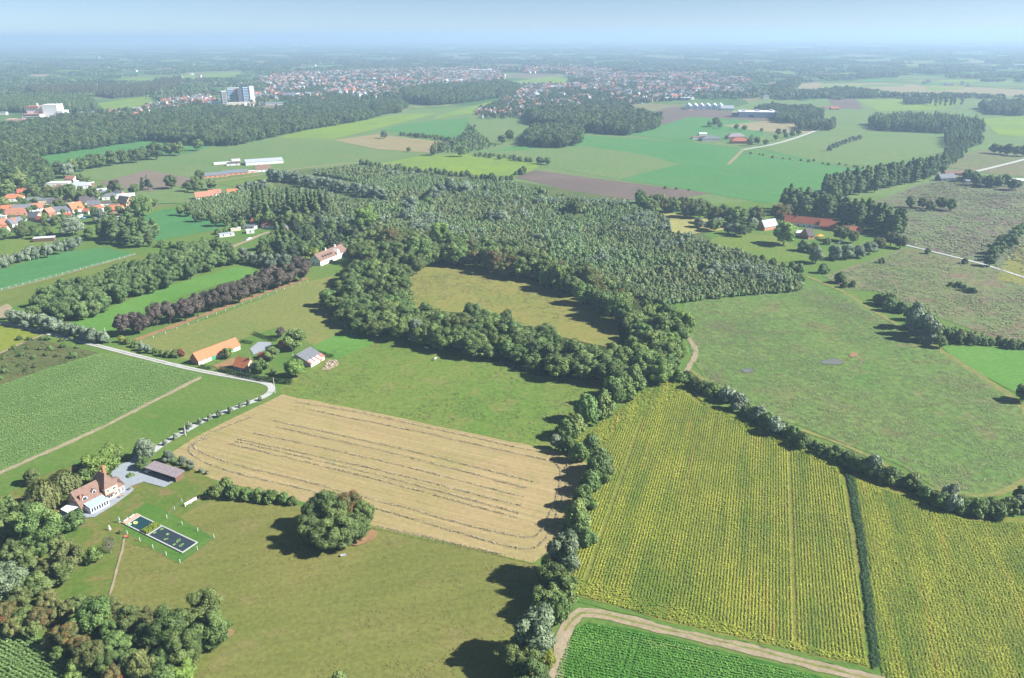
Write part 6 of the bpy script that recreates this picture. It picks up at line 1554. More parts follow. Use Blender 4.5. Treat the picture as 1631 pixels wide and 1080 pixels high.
def hedge(name, label, px_pts, w, h, mat, dens=26, z0=0.0, leaf=0.34):
    L = smooth_line([W(*p) for p in px_pts], 1.0) if len(px_pts) > 2 else np.linspace(W(*px_pts[0]), W(*px_pts[1]), 40)
    rng = np.random.default_rng(int(abs(L[0, 0] * 13 + L[0, 1])))
    ln = np.sum(np.linalg.norm(np.diff(L, axis=0), axis=1)); n = int(ln * dens * (w + 2 * h) / 3)
    k = rng.integers(0, len(L) - 1, n); t = rng.uniform(0, 1, n)[:, None]
    c = L[k] * (1 - t) + L[k + 1] * t; d = L[k + 1] - L[k]; d = d / (np.linalg.norm(d, axis=1)[:, None] + 1e-9); nn = np.stack([-d[:, 1], d[:, 0]], 1)
    s = rng.uniform(-1, 1, n); side = rng.random(n) < (2 * h) / (w + 2 * h)
    off = np.where(side, np.sign(s) * w / 2, s * w / 2) + rng.normal(0, .07, n); z = np.where(side, rng.uniform(0, h, n), h) + rng.normal(0, .09, n) + z0
    P3 = np.c_[c + nn * off[:, None], np.maximum(z, .05)]
    Nn = np.where(side[:, None], np.c_[nn * np.sign(s)[:, None], np.zeros(n)], np.array([[0, 0, 1.0]])) + unit(rng, n) * .6
    V, F = quads(P3, Nn, leaf, rng)
    o = obj(name, mesh_np(name, V, F, mat, rng.uniform(0, 1, n)))
    return tag(o, label, 'hedge')

def build_farm():
    e, L = frame('barn', 'long whitewashed barn with bright orange tiled roof beside the lane', 'barn', (316.9, 582), (383, 556.5))
    D = 7.0
    w = gable_walls(e, 0, L, 0, D, 2.8, 6.6, WL['white'])
    boxes('gable_wall', [(-.06, -.01, .1, D - .1, -.1, 2.8)], WL['brick'], e)
    V = [(-.07, .1, 2.8), (-.07, D - .1, 2.8), (-.07, D / 2, 6.3)]; obj('gable_wall', mesh_py('gable_wall', V, [(0, 2, 1)], WL['brick']), e)
    r = gable_roof(e, 0, L, 0, D, 2.8, 6.6, RT['orange'], .35)
    boxes('door', [(8.5, 11.4, -.08, .02, -.1, 2.6)], M_greydoor, e)
    for x in (2.5, 5.5, 13, 15.2, 18, 21, 24): win(e, 'front', x, 1.2, 1.0, .9, 0)
    boxes('door', [(22.6, 23.6, -.07, .02, 0, 2.1)], M_greydoor, e)
    # farmhouse
    e, L = frame('farmhouse', 'small farmhouse with red tiled roof and front toned dark blue for shade', 'house', (372, 590), (396, 596.5))
    L = 9.6; D = 8.2
    gable_walls(e, 0, L, 0, D, 3.0, 7.0, WL['cream']); boxes('front_wall', [(0, L, -.05, 0, -.1, 3.0)], WL['shadeblue'], e)  # cream walls; front coloured dark blue to stand for its shade
    r = gable_roof(e, 0, L, 0, D, 3.0, 7.0, RT['orange'], .3); chimney(r, L - .6, D / 2, 6.4, 8.0, WL['brick'], .35)
    for x in (1.2, 3.6, 7.2): win(e, 'front', x, .9, 1.1, 1.5, -.05)
    boxes('door', [(5.4, 6.3, -.12, -.05, 0, 2.2)], M_trim, e); win(e, 'right', 3.2, 4.0, .9, 1.0, L); win(e, 'right', 5.0, 1.0, 1.0, 1.2, L)
    # shed behind farmhouse
    e, _ = frame('shed', 'tiny red roofed shed behind the farmhouse', 'shed', (411, 571), None, math.radians(-25)); gable_walls(e, 0, 4, 0, 3.4, 2.0, 3.4, WL['brick']); gable_roof(e, 0, 4, 0, 3.4, 2.0, 3.4, RT['red'], .2); win(e, 'right', 1.2, .8, .8, .8, 4)
    e, _ = frame('shed', 'low red shed under the dense tree behind the barn', 'shed', (443, 552), None, math.radians(-30)); gable_walls(e, 0, 5, 0, 4, 2.0, 3.4, WL['brick']); gable_roof(e, 0, 5, 0, 4, 2.0, 3.4, RT['red'], .2); boxes('door', [(1, 2.2, -.06, .02, 0, 1.9)], M_wood, e)
    # grey barn: gable to lower left, long slope to the right
    e, L = frame('grey_barn', 'grey sheet roofed barn with red and white striped skirt', 'barn', (495.5, 585.5), (516.5, 573))
    L = 12.5; D = 12.5
    V = [(0, 0, -.1), (L, 0, -.1), (L, D, -.1), (0, D, -.1), (0, 0, 2.4), (L, 0, 2.4), (L, D, 4.0), (0, D, 4.0), (0, D - 3.2, 6.3), (L, D - 3.2, 6.3)]
    obj('wall', mesh_py('wall', V, [(0, 1, 5, 4), (2, 3, 7, 6), (1, 2, 6, 9, 5), (3, 0, 4, 8, 7)], WL['grey']), e)
    boxes('front_wall', [(.1, L - .1, -.06, 0, -.1, 2.3)], WL['white'], e)
    V, F = [], []; zs = lambda y: 2.4 + (6.3 - 2.4) * y / (D - 3.2) + .12
    slab(V, F, [(-.3, 2.3, zs(2.3)), (L + .3, 2.3, zs(2.3)), (L + .3, D - 3.2, zs(D - 3.2)), (-.3, D - 3.2, zs(D - 3.2))], .12)
    slab(V, F, [(-.3, D - 3.2, zs(D - 3.2)), (L + .3, D - 3.2, zs(D - 3.2)), (L + .3, D + .3, 3.9), (-.3, D + .3, 3.9)], .12)
    rf = obj('roof', mesh_py('roof', V, F, RT['grey']), e)
    for i in range(8):
        V, F = [], []; a = -.3 + (L + .6) * i / 8
        slab(V, F, [(a, -.5, zs(-.5) - .05), (a + (L + .6) / 8 - .03, -.5, zs(-.5) - .05), (a + (L + .6) / 8 - .03, 2.28, zs(2.28) - .05), (a, 2.28, zs(2.28) - .05)], .08)
        obj('roof_sheet', mesh_py('roof_sheet', V, F, RT['redsheet'] if i % 2 == 0 or i == 7 else RT['white']), e)
    boxes('door', [(7.6, 10.4, -.1, -.06, 0, 2.2)], M_wood, e)
    # rubble and yard
    field('barn_yard', [(512, 590), (524, 573), (536, 574), (541, 580), (525, 590)], M_dirt, 'bare earth yard with rubble beside the grey barn', .4, 'yard')
    rng = random.Random(3)
    for i in range(16):
        p = W(rng.uniform(516, 538), rng.uniform(573, 587)); s = rng.uniform(.4, 1.1)
        V = [(rng.uniform(.7, 1) * s * math.cos(t) * (1 if z == 0 else .6), rng.uniform(.7, 1) * s * math.sin(t) * (1 if z == 0 else .6), z * s * rng.uniform(.5, .9)) for z in (0, 1) for t in (0, 1.05, 2.1, 3.14, 4.2, 5.2)]
        F = [(i_, (i_ + 1) % 6, 6 + (i_ + 1) % 6, 6 + i_) for i_ in range(6)] + [tuple(range(6, 12))]
        o = obj('rubble_stone', mesh_py('rubble_stone', V, F, [WL['pink'], WL['grey'], M_wood][i % 3]), None, (p[0], p[1], .3)); tag(o, 'lump of rubble in the yard beside the grey barn', 'rubble', 'rubble by the grey barn')
    field('farm_yard', [(398, 556), (412, 545), (432, 546), (432, 553), (418, 560), (404, 566)], M_paving, 'grey paved yard behind the farmhouse', .2, 'yard')
    field('farm_forecourt', [(340, 583), (372, 570), (378, 578), (352, 592)], M_dirt2, 'brown forecourt between barn and farmhouse', .2, 'yard')
    hedge('hedge', 'dark clipped hedge along the lane in front of the farmhouse', [(350, 590), (378, 598), (420, 607), (465, 612)], 2.0, 2.2, L_hedge, 40)
    hedge('hedge', 'short dark clipped hedge at the barn gable', [(318, 585), (338, 589)], 1.6, 1.6, L_hedge)
    hedge('hedge', 'dark hedge around the farm kitchen garden', [(404, 532), (425, 540), (440, 544)], 1.3, 1.8, L_hedge)
    hedge('hedge', 'short dark hedge behind the grey barn', [(508, 563), (530, 570)], 1.4, 1.7, L_hedge)
    hedge('hedge', 'small hedge beside the kitchen garden trellis', [(384, 545), (402, 548)], 1.3, 1.6, L_hedge)
    # white house
    e, L = frame('white_house', 'long white house with brown tiled roof and row of dormers in the wood', 'house', (511, 424), (556, 405.5))
    L = 36.0; D = 10.5
    gable_walls(e, 0, L, 0, D, 4.4, 9.2, WL['white']); r = gable_roof(e, 0, L, 0, D, 4.4, 9.2, RT['brown'], .4)
    for x in (6, 9.5, 13, 16.5): dormer(e, x, 1.2, 5.2, 1.8, 1.4, 2.2, WL['dark'], RT['brown'])
    gable_y(e, 21.5, 25.5, -.6, 4.5, -.1, 6.4, 2.2, WL['white'], 'gable_bay')
    for x in (14.5, 27): chimney(r, x, D / 2, 8.6, 10.6, WL['white'], .5)
    chimney(r, 35, D / 2, 8.6, 10.3, WL['brick'], .5)
    for x in (2, 5, 8, 11, 14, 17, 28, 31): win(e, 'front', x, .9, 1.4, 1.9, 0)
    for y in (2, 6): win(e, 'left', y, 1.0, 1.4, 1.6, 0)
    win(e, 'left', 4.2, 5.2, 1.6, 1.4, 0)

HOUSE_N = [0]
def house(cx, cy, L, D, hw, hr, az, roof, wall, label, kind='gable', nwin=3, chim=0, name='house', cat='house', group=None, ov=.35, dorm=0):
    p = W(cx, cy); e = empty(name, (p[0], p[1], 0), math.radians(az)); tag(e, label, cat, group)
    if cx < 215: L *= 1.2; D *= 1.12; hw *= 1.1; hr *= 1.15
    x0, x1, y0, y1 = -L / 2, L / 2, 0, D
    if kind == 'gable':
        gable_walls(e, x0, x1, y0, y1, hw, hr, WL[wall]); r = gable_roof(e, x0, x1, y0, y1, hw, hr, RT[roof], ov)
    elif kind == 'hip':
        box('wall', x0, x1, y0, y1, -.2, hw, WL[wall], e); r = hip_roof(e, x0, x1, y0, y1, hw, hr, RT[roof], ov)
    else:
        box('wall', x0, x1, y0, y1, -.2, hw, WL[wall], e); r = box('roof', x0 - .2, x1 + .2, y0 - .2, y1 + .2, hw, hw + .35, RT[roof], e)
    if chim: chimney(r, x0 + L * .25, y0 + D / 2, hr - .6, hr + 1.0, WL['brick'], .4)
    for i in range(nwin):
        simple_win(e, 'front', x0 + L * (i + .5) / nwin - .6, .9, 1.2, 1.3, y0)
    if nwin: simple_win(e, 'right', y0 + D * .35, 1.0, 1.2, 1.3, x1); simple_win(e, 'left', y0 + D * .35, 1.0, 1.2, 1.3, x0)
    for i in range(dorm): dormer(e, x0 + L * (i + .5) / dorm, y0 + .9, hw + .3, 1.6, 1.3, 2.0, M_trim, RT[roof])
    return e

def build_village():
    H_ = house
    for a in [(24, 348, 14, 9, 3.2, 8.6, 10, 'rust', 'brick', 'large brick house with rust roof and two white dormers', 'gable', 3, 1), (51, 352, 10, 8, 3.2, 7.2, -20, 'slate', 'pink', 'pink brick house with dark roof right of the large brick house', 'gable', 2, 1),
              (62, 354, 6, 5, 2.6, 4.8, -20, 'red', 'brick', 'small red roofed annexe beside the pink house', 'gable', 1, 0), (69, 341, 20, 6, 3.0, 3.4, 25, 'white', 'cream', 'long flat white roofed building in the village', 'flat', 4, 0),
              (84, 345, 7, 8, 4.2, 7.6, 70, 'rust', 'brick', 'narrow brick house with rust gable roof in the village row', 'gable', 1, 0), (99, 341, 13, 8, 3.0, 6.4, 20, 'slate', 'white', 'white house with slate roof in the village row', 'gable', 3, 0),
              (126, 338, 11, 9, 3.2, 8.6, 60, 'orange', 'white', 'white gabled house with bright orange roof', 'gable', 2, 0), (136, 341, 7, 6, 2.6, 4.6, -20, 'orange', 'white', 'low orange roofed annexe of the bright orange house', 'gable', 1, 0), (150, 331, 10, 8, 3.2, 6.4, 20, 'grey', 'pink', 'grey roofed house right of the orange one', 'gable', 2, 1),
              (168, 329, 12, 8, 3.2, 4.4, 15, 'dark', 'white', 'dark roofed bungalow in the village row', 'hip', 3, 0), (181, 332, 8, 7, 3.0, 3.4, 15, 'brown', 'pink', 'pinkish flat roofed house in the village row', 'flat', 2, 0), (194, 328, 12, 9, 3.4, 8.4, -25, 'dark', 'pink', 'dark brown roofed house with pink gable at the village end', 'gable', 2, 0),
              (201, 316, 16, 9, 3.4, 3.8, 25, 'white', 'white', 'bright white flat building at the village end', 'flat', 3, 0), (175, 318, 13, 9, 3.2, 5.6, 20, 'slate', 'white', 'slate roofed bungalow behind the village row', 'hip', 2, 0), (90, 297, 22, 12, 3.6, 4.0, 10, 'white', 'white', 'large white flat roof among the village trees', 'flat', 4, 0),
              (93, 303, 10, 8, 3.0, 5.6, 10, 'brown', 'brick', 'brown roofed house below the large white flat roof', 'hip', 2, 0), (126, 301, 20, 12, 3.2, 6.4, 20, 'pale', 'white', 'pale grey roofed house behind the village trees', 'hip', 3, 1), (163, 307, 13, 8, 3.2, 5.4, 30, 'white', 'white', 'white building between the two village tree groups', 'flat', 3, 0), (168, 312, 8, 6, 3, 5, 30, 'slate', 'white', 'little white house before the white building', 'gable', 2, 0),
              (20, 321, 17, 9, 3.2, 6.4, 15, 'orange', 'white', 'orange roofed house at the left of the village', 'hip', 3, 0), (53, 325, 16, 9, 3.0, 5.8, 20, 'slate', 'white', 'white bungalow with slate roof above the white flat building', 'hip', 3, 1), (73, 326, 12, 9, 4.4, 5.2, 15, 'slate', 'cream', 'cream walled building right of the slate bungalow', 'flat', 3, 0), (10, 313, 18, 8, 3.4, 3.8, 15, 'grey', 'grey', 'long grey flat building at the left edge', 'flat', 3, 0),
              (1, 374, 9, 8, 3.0, 6.6, 10, 'orange', 'white', 'orange roofed house cut by the left edge', 'gable', 2, 0), (1, 350, 9, 8, 3.0, 3.4, 10, 'white', 'white', 'white flat house cut by the left edge', 'flat', 2, 0), (70, 385, 14, 5.5, 2.9, 3.3, 15, 'white', 'brown', 'pale roofed open shed in the grass field by the village', 'flat', 0, 0), (192, 350, 6, 4, 2.4, 2.7, 10, 'white', 'white', 'small white shed at the emerald field corner', 'flat', 1, 0),
              (128, 347, 4, 4, 2.4, 2.6, 20, 'white', 'white', 'small white cube shed below the orange house', 'flat', 0, 0), (108, 346, 6, 4, 2.4, 3.6, 20, 'red', 'brick', 'tiny red roofed shed below the slate roofed white house', 'gable', 0, 0), (40, 352, 6, 4, 2.4, 2.8, 20, 'grey', 'white', 'grey garden shed between the two brick houses', 'flat', 0, 0), (85, 353, 8, 4, 2.4, 2.8, 20, 'grey', 'grey', 'grey garden shed in the village back gardens', 'flat', 0, 0), (207, 342, 7, 4, 2.4, 2.8, -15, 'slate', 'dark', 'dark low shed under the big village corner tree', 'flat', 0, 0),
              # mid-left cottages
              (327, 317, 20, 10, 3.0, 7.6, 25, 'rust', 'white', 'long rust roofed cottage with white chimneys', 'gable', 4, 1), (343, 312, 14, 9, 3.0, 6.6, 25, 'rust', 'white', 'right half of the rust roofed cottage with dark dormers', 'gable', 3, 1), (371, 309, 12, 6, 2.8, 5.4, 25, 'orange', 'cream', 'small bright orange roofed outbuilding', 'gable', 2, 0),
              (411, 360, 16, 8, 3.2, 6.6, -15, 'red', 'white', 'red roofed cottage at the foot of the slim poplars', 'gable', 3, 1), (426, 364, 12, 8, 3.2, 6.6, -15, 'red', 'white', 'red roofed cottage just left of the slim pair', 'gable', 2, 1), (462, 367, 8, 6, 3.0, 5.2, 40, 'slate', 'orange', 'little house with orange gable right of the slim pair', 'gable', 1, 0),
              (396, 365, 12, 7, 2.8, 3.6, -15, 'slate', 'white', 'flat dark roofed shed in front of the red cottages', 'hip', 2, 0), (399, 372, 7, 6, 2.8, 3.2, 20, 'white', 'white', 'white flat shed below the dark roofed shed', 'flat', 1, 0), (362, 377, 13, 5, 2.6, 3.0, 30, 'pale', 'white', 'pale roofed caravan shed by the emerald field', 'flat', 2, 0), (376, 368, 9, 4, 2.4, 2.8, 25, 'white', 'cream', 'cream shed behind the pale caravan shed', 'flat', 0, 0),
              # greenhouse farm
              (422, 262, 52, 22, 4.2, 7.2, 25, 'pale', 'white', 'long pale grey cattle shed of the greenhouse farm', 'gable', 0, 0), (343, 283, 30, 9, 3.2, 6.4, 27, 'slate', 'orange', 'dark roofed orange brick barn at the farm road', 'gable', 5, 0), (376, 279, 32, 10, 3.2, 6.4, 27, 'slate', 'orange', 'second dark roofed orange brick barn at the farm road', 'gable', 5, 0), (420, 274, 20, 12, 3.6, 8.6, 25, 'brown', 'white', 'brown roofed farmhouse with white walls beside the pale shed', 'gable', 4, 1),
              (372, 264, 18, 8, 3.2, 5.2, 20, 'dark', 'white', 'small dark roofed shed behind the orange brick barns', 'hip', 2, 0), (355, 262, 24, 6, 2.6, 3.0, 25, 'white', 'white', 'low white shed left of the dark roofed shed', 'flat', 0, 0), (376, 257, 12, 6, 2.6, 3.0, 25, 'white', 'white', 'bright white lean-to behind the farm sheds', 'flat', 0, 0), (402, 276, 12, 6, 2.8, 3.2, 25, 'white', 'pink', 'pale flat building between barn and farmhouse', 'flat', 1, 0),
              # farmstead right
              (1228, 366, 17, 9, 3.4, 9.0, 30, 'pale', 'orange', 'steep pale roofed barn with brick gable at the farmstead', 'gable', 0, 0), (1285, 362, 42, 9, 3.6, 8.8, -28, 'red', 'white', 'long red roofed white farmhouse under the poplars', 'gable', 8, 1), (1317, 366, 14, 9, 3.2, 7.6, -28, 'red', 'brick', 'red roofed brick barn joined to the long farmhouse', 'gable', 1, 0), (1272, 376, 16, 6, 3.0, 4.6, -10, 'white', 'white', 'small white outbuilding in the farmyard', 'gable', 2, 0), (1292, 381, 6, 12, 3.0, 8.6, 15, 'dark', 'orange', 'narrow brick gabled building in the farmyard', 'gable', 1, 0), (1357, 372, 16, 7, 3.0, 6.0, -20, 'red', 'brick', 'shaded red roofed shed right of the farmhouse', 'gable', 1, 0),
              # farm far right
              (1510, 288, 22, 10, 3.4, 8.0, 15, 'slate', 'dark', 'dark gabled house at the far right farm', 'gable', 2, 1), (1530, 280, 38, 10, 3.2, 6.0, -5, 'brown', 'brick', 'long brown roofed barn at the far right farm', 'gable', 2, 0), (1540, 289, 20, 7, 3.0, 5.0, 5, 'brown', 'pink', 'low brown roofed shed at the far right farm', 'gable', 1, 0), (1520, 284, 9, 4, 2.8, 5.6, 60, 'white', 'white', 'white gable wing of the dark gabled house', 'gable', 1, 0), (1600, 292, 90, 9, 3.2, 5.0, -4, 'white', 'white', 'very long pale shed behind dark trees at the right edge', 'gable', 0, 0),
              # brick farm beyond the green field
              (1134, 225, 34, 22, 4.0, 8.5, 5, 'grey', 'grey', 'wide grey roofed barn of the brick farm', 'hip', 0, 0), (1178, 229, 28, 14, 4.2, 9.5, -5, 'red', 'brick', 'red brick farmhouse beside the grey barn', 'hip', 4, 1), (1174, 222, 32, 16, 4.4, 9.5, 5, 'mauve', 'brick', 'mauve roofed barn behind the red brick farmhouse', 'hip', 0, 0), (1112, 222, 20, 10, 3.2, 5.0, 5, 'brown', 'white', 'low shed at the left of the brick farm', 'gable', 0, 0), (1120, 216, 14, 8, 3.2, 4.8, 5, 'white', 'white', 'white shed behind the brick farm', 'gable', 0, 0), (1201, 224, 9, 8, 3.4, 10.0, 80, 'dark', 'white', 'white pointed gable house at the brick farm end', 'gable', 1, 0),
              (1305, 201, 16, 10, 3.2, 7.0, 0, 'orange', 'brick', 'orange roofed house at the farm road end', 'gable', 2, 0), (1296, 195, 16, 10, 3.2, 7.0, 0, 'red', 'brick', 'red roofed house behind the farm road end trees', 'gable', 2, 0), (1330, 175, 20, 10, 3.2, 7.0, 0, 'red', 'brick', 'brown red house beside the grey ploughed square', 'gable', 2, 0), (1318, 174, 20, 10, 3.2, 7.0, 0, 'brown', 'white', 'house left of the brown red one', 'gable', 2, 0)]:
        kw = {}
        if 'two white dormers' in a[9]: kw['dorm'] = 2
        if 'dark dormers' in a[9]: kw['dorm'] = 2
        nm = 'shed' if 'shed' in a[9] or 'lean-to' in a[9] or 'outbuilding' in a[9] or 'annexe' in a[9] else 'barn' if 'barn' in a[9] else 'house'
        H_(*a, name=nm, cat=nm, **kw)

def build_more_village():
    rng = random.Random(12)
    spots = [(12, 338, 'pink'), (36, 338, 'white'), (58, 336, 'white'), (112, 330, 'white'), (140, 326, 'cream'), (160, 338, 'white'), (182, 340, 'pink'), (30, 360, 'white'), (14, 362, 'brick'), (118, 322, 'pink'), (88, 328, 'white'), (36, 312, 'cream'), (148, 318, 'white'), (186, 314, 'brick'), (110, 290, 'white'), (142, 297, 'brick')]
    roofs = ['orange', 'slate', 'rust', 'white', 'dark', 'red']
    for i, (x, y, w) in enumerate(spots):
        r_ = roofs[i % 6]
        house(x, y, rng.uniform(8, 14), rng.uniform(7, 9), rng.uniform(2.8, 3.6), rng.uniform(5.6, 7.6), rng.choice([10, 25, -20, 70]), r_, w, f'{ordw(i)} smaller {w} house with {r_} roof tucked between the village houses', 'flat' if r_ == 'white' else 'gable', 2, i % 2, 'house', 'house', 'smaller village houses')

def build_landmarks():
    def block(name, label, cat, cx, cy, az, parts_, wins=()):
        p = W(cx, cy); e = empty(name, (p[0], p[1], 0), math.radians(az)); tag(e, label, cat)
        for nm, b_, mat in parts_: box(nm, *b_, mat, e)
        for (x0, x1, y, z0, z1) in wins: boxes('window_band', [(x0, x1, y - .15, y + .05, z0, z1)], M_glass, e)
        return e
    wht = WL['white']
    # factory left
    block('factory', 'white multi storey factory at the left edge behind the wood', 'factory', 8, 194, 3,
          [('wall', (0, 55, 0, 20, 0, 5), WL['pink']), ('wall', (34, 72, 8, 28, 5.1, 14), wht), ('roof', (33, 73, 7, 29, 14.05, 14.8), RT['rust']), ('wall', (36, 62, 28.2, 50, 0, 27), wht), ('roof', (35, 63, 27.5, 51, 27.05, 30), RT['rust']), ('wall', (62.2, 70, 30, 50, 0, 30), wht), ('wall', (72.2, 104, 24, 54, 0, 33), wht), ('wall', (104.1, 116, 20, 50, 0, 20), wht), ('wall', (72.2, 112, 6, 19.8, 0, 7.5), wht), ('chimney', (56, 59, 34, 37, 30, 36), wht)],
          [(36, 70, 8, 7, 8.6), (36, 70, 8, 10.6, 12.2), (58, 70, 7.95, 5.6, 6.4)] + [(38 + i * 3.2, 39.4 + i * 3.2, 28.2, 20, 26) for i in range(7)])
    block('factory_shed', 'small white shed left of the factory', 'shed', 3, 183, 3, [('wall', (-8, 10, 0, 10, 0, 6), wht), ('roof', (-8.4, 10.4, -.4, 10.4, 6.05, 6.6), RT['pale'])])
    # tower blocks
    block('tower_block', 'slim pale grey tower block left of the orange one', 'tower', 356, 172, 35, [('wall', (0, 12, 0, 14, 0, 40), WL['grey']), ('roof', (-.3, 12.3, -.3, 14.3, 40.05, 41), WL['white'])], [(1.5, 10.5, 0, 4 + i * 4, 6 + i * 4) for i in range(9)])
    block('tower_block', 'orange and blue tower block in the town', 'tower', 365, 167, 20, [('wall', (0, 18, 0, 16, 0, 42), WL['bluegrey']), ('wall', (18.1, 30, -.6, 16, 0, 42), WL['orange']), ('roof', (-.3, 30.3, -.9, 16.3, 42.05, 42.8), WL['white'])], [(1, 17, 0, 3 + i * 4, 5 + i * 4) for i in range(9)])
    block('tower_block', 'white and dark tower block right of the orange one', 'tower', 381, 167, 25, [('wall', (0, 14, 0, 16, 0, 42), WL['dark']), ('wall', (14.1, 30, -2, 16, 0, 44), WL['bluegrey']), ('wall', (30.1, 42, -4, 14, 0, 46), wht)], [(15.5, 29, -2, 4 + i * 4, 6 + i * 4) for i in range(10)])
    block('supermarket', 'low cream building at the foot of the tower blocks', 'building', 363, 171, 20, [('wall', (0, 56, -6, 8, 0, 11), WL['cream']), ('wall', (40, 56, -9, -6.1, 0, 9), wht), ('roof', (-.4, 56.4, -6.4, 8.4, 11.05, 11.8), RT['white'])], [(4, 38, -6, 3, 5)])
    block('depot', 'blue grey depot at the left of the tower blocks', 'building', 332, 172, 10, [('wall', (0, 40, 0, 18, 0, 14), WL['bluegrey']), ('roof', (-.4, 40.4, -.4, 18.4, 14.05, 15), RT['white'])], [(3, 37, 0, 5, 7)])
    block('long_hall', 'very long low white hall right of the tower blocks', 'building', 402, 168, 12, [('wall', (0, 120, 0, 8, 0, 5), wht), ('roof', (-.4, 120.4, -.4, 8.4, 5.05, 5.8), RT['pale'])], [(5, 115, 0, 2, 3.4)])
    block('hall', 'white hall behind the tower blocks with green end', 'building', 412, 158, 12, [('wall', (0, 40, 0, 18, 0, 7), wht), ('wall', (40.1, 52, 0, 18, 0, 8), solid_mat('green_cladding', (.2, .5, .42), .05, .4)), ('roof', (-.4, 40.4, -.4, 18.4, 7.05, 8), RT['slate'])], [(4, 36, 0, 2.4, 4)])
    # church
    p = W(452, 158); e = empty('church', (p[0], p[1], 0), math.radians(12)); tag(e, 'brick village church with slate roof and pointed spire', 'church')
    gable_walls(e, 0, 34, 0, 15, 9, 18, WL['cream']); gable_roof(e, 0, 34, 0, 15, 9, 18, RT['slate'], .4)
    box('tower', -8.2, -.2, 3, 11, 0, 22, WL['brick'], e)
    V = [(-8.6, 2.6, 22), (.2, 2.6, 22), (.2, 11.4, 22), (-8.6, 11.4, 22), (-4.2, 7, 40)]; obj('spire', mesh_py('spire', V, [(0, 1, 4), (1, 2, 4), (2, 3, 4), (3, 0, 4), (3, 2, 1, 0)], RT['slate']), e)
    for x in (4, 10, 16, 22, 28): boxes('window', [(x, x + 1.8, -.1, .05, 3, 7)], M_glass, e)
    # greenhouses: six white gables
    gm = solid_mat('greenhouse_glazing', (.62, .7, .76), .05, .3, .4)
    for i in range(6):
        p = W(1091 + i * 10.2, 174.5); e = empty('greenhouse', (p[0], p[1], 0), math.radians(-14)); tag(e, f'{ordw(i)} white gabled greenhouse from the left in the row beyond the ploughed strip', 'greenhouse', 'row of greenhouses')
        gable_y(e, 0, 14, 0, 40, 0, 8, 5, gm, 'glazing')
        boxes('door', [(5, 9, -.15, .05, 0, 5)], WL['bluegrey'], e)
    block('warehouse', 'blue grey warehouse with white roof in front of the trees', 'warehouse', 1176, 187, -14, [('wall', (0, 82, 0, 44, 0, 11), WL['bluegrey']), ('roof', (-.5, 82.5, -.5, 44.5, 11.05, 12), RT['white']), ('wall', (-14, -.1, 4, 24, 0, 10), WL['grey']), ('loading_door', (22, 32, -.3, -.02, 0, 5), M_nearblack), ('vent', (6, 14, 10, 16, 12.05, 15), RT['white']), ('vent', (34, 44, 18, 24, 12.05, 15), RT['white']), ('vent', (64, 72, 22, 30, 12.05, 15), RT['white'])], [(-12, -2, 4, 5, 8)])  # loading door is a flat panel painted dark as a shaded opening
    house(1158, 176, 30, 16, 5, 11, -14, 'pale', 'white', 'white house between the greenhouses and the warehouse', 'gable', 3)
    block('glasshouse_hall', 'long pale flat hall behind the greenhouses', 'building', 1051, 160, -10, [('wall', (0, 82, 0, 24, 0, 7), WL['bluegrey']), ('roof', (-.4, 82.4, -.4, 24.4, 7.05, 8), RT['white'])], [(4, 78, 0, 2.4, 4)])
    block('school', 'long white flat roofed building left in the town behind the copse', 'building', 714, 118, -3, [('wall', (0, 100, 0, 40, 0, 12), wht), ('roof', (-.4, 100.4, -.4, 40.4, 12.05, 13), RT['white'])], [(4, 96, 0, 3, 5)])
    block('school', 'white flat roofed building right in the town behind the copse', 'building', 750, 117, -3, [('wall', (0, 96, 0, 40, 0, 16), wht), ('roof', (-.4, 96.4, -.4, 40.4, 16.05, 17), RT['white'])], [(4, 92, 0, 3, 5), (4, 92, 0, 9, 11)])
    block('white_hall', 'white industrial hall at the back of the town', 'building', 888, 108, -5, [('wall', (0, 80, 0, 40, 0, 12), wht), ('roof', (-.4, 80.4, -.4, 40.4, 12.05, 13), RT['white'])])
    block('white_hall', 'second white industrial hall at the back of the town', 'building', 862, 107, -5, [('wall', (0, 60, 0, 40, 0, 12), wht), ('roof', (-.4, 60.4, -.4, 40.4, 12.05, 13), RT['pale'])])
    block('white_hall', 'white hall in the trees at the town right end', 'building', 1131, 131, -8, [('wall', (0, 34, 0, 20, 0, 8), wht), ('roof', (-.4, 34.4, -.4, 20.4, 8.05, 9), RT['white'])])
    block('white_hall', 'very distant white halls on the left horizon', 'building', 210, 84, -3, [('wall', (0, 190, 0, 60, 0, 12), wht), ('roof', (-.4, 190.4, -.4, 60.4, 12.05, 14), RT['white'])])
    block('white_hall', 'distant white halls under the water tower', 'building', 375, 76, -3, [('wall', (0, 260, 0, 90, 0, 14), wht), ('roof', (-.4, 260.4, -.4, 90.4, 14.05, 16), RT['white'])])
    block('tower_block', 'distant white tower on the left horizon', 'tower', 469, 74, -3, [('wall', (0, 34, 0, 30, 0, 90), wht), ('roof', (-1, 35, -1, 31, 90.05, 93), wht)])
    block('white_hall', 'distant white hall on the right horizon', 'building', 1490, 84, -8, [('wall', (0, 70, 0, 40, 0, 14), wht), ('roof', (-.4, 70.4, -.4, 40.4, 14.05, 16), RT['white'])])
    block('white_hall', 'white hall at the far right edge of the background', 'building', 1615, 107, -12, [('wall', (0, 90, 0, 40, 0, 12), wht), ('roof', (-.4, 90.4, -.4, 40.4, 12.05, 14), RT['white'])])
    block('white_hall', 'white villa block among trees in the right background', 'building', 1505, 137, -10, [('wall', (0, 26, 0, 16, 0, 10), wht), ('roof', (-.4, 26.4, -.4, 16.4, 10.05, 11), RT['pale'])])
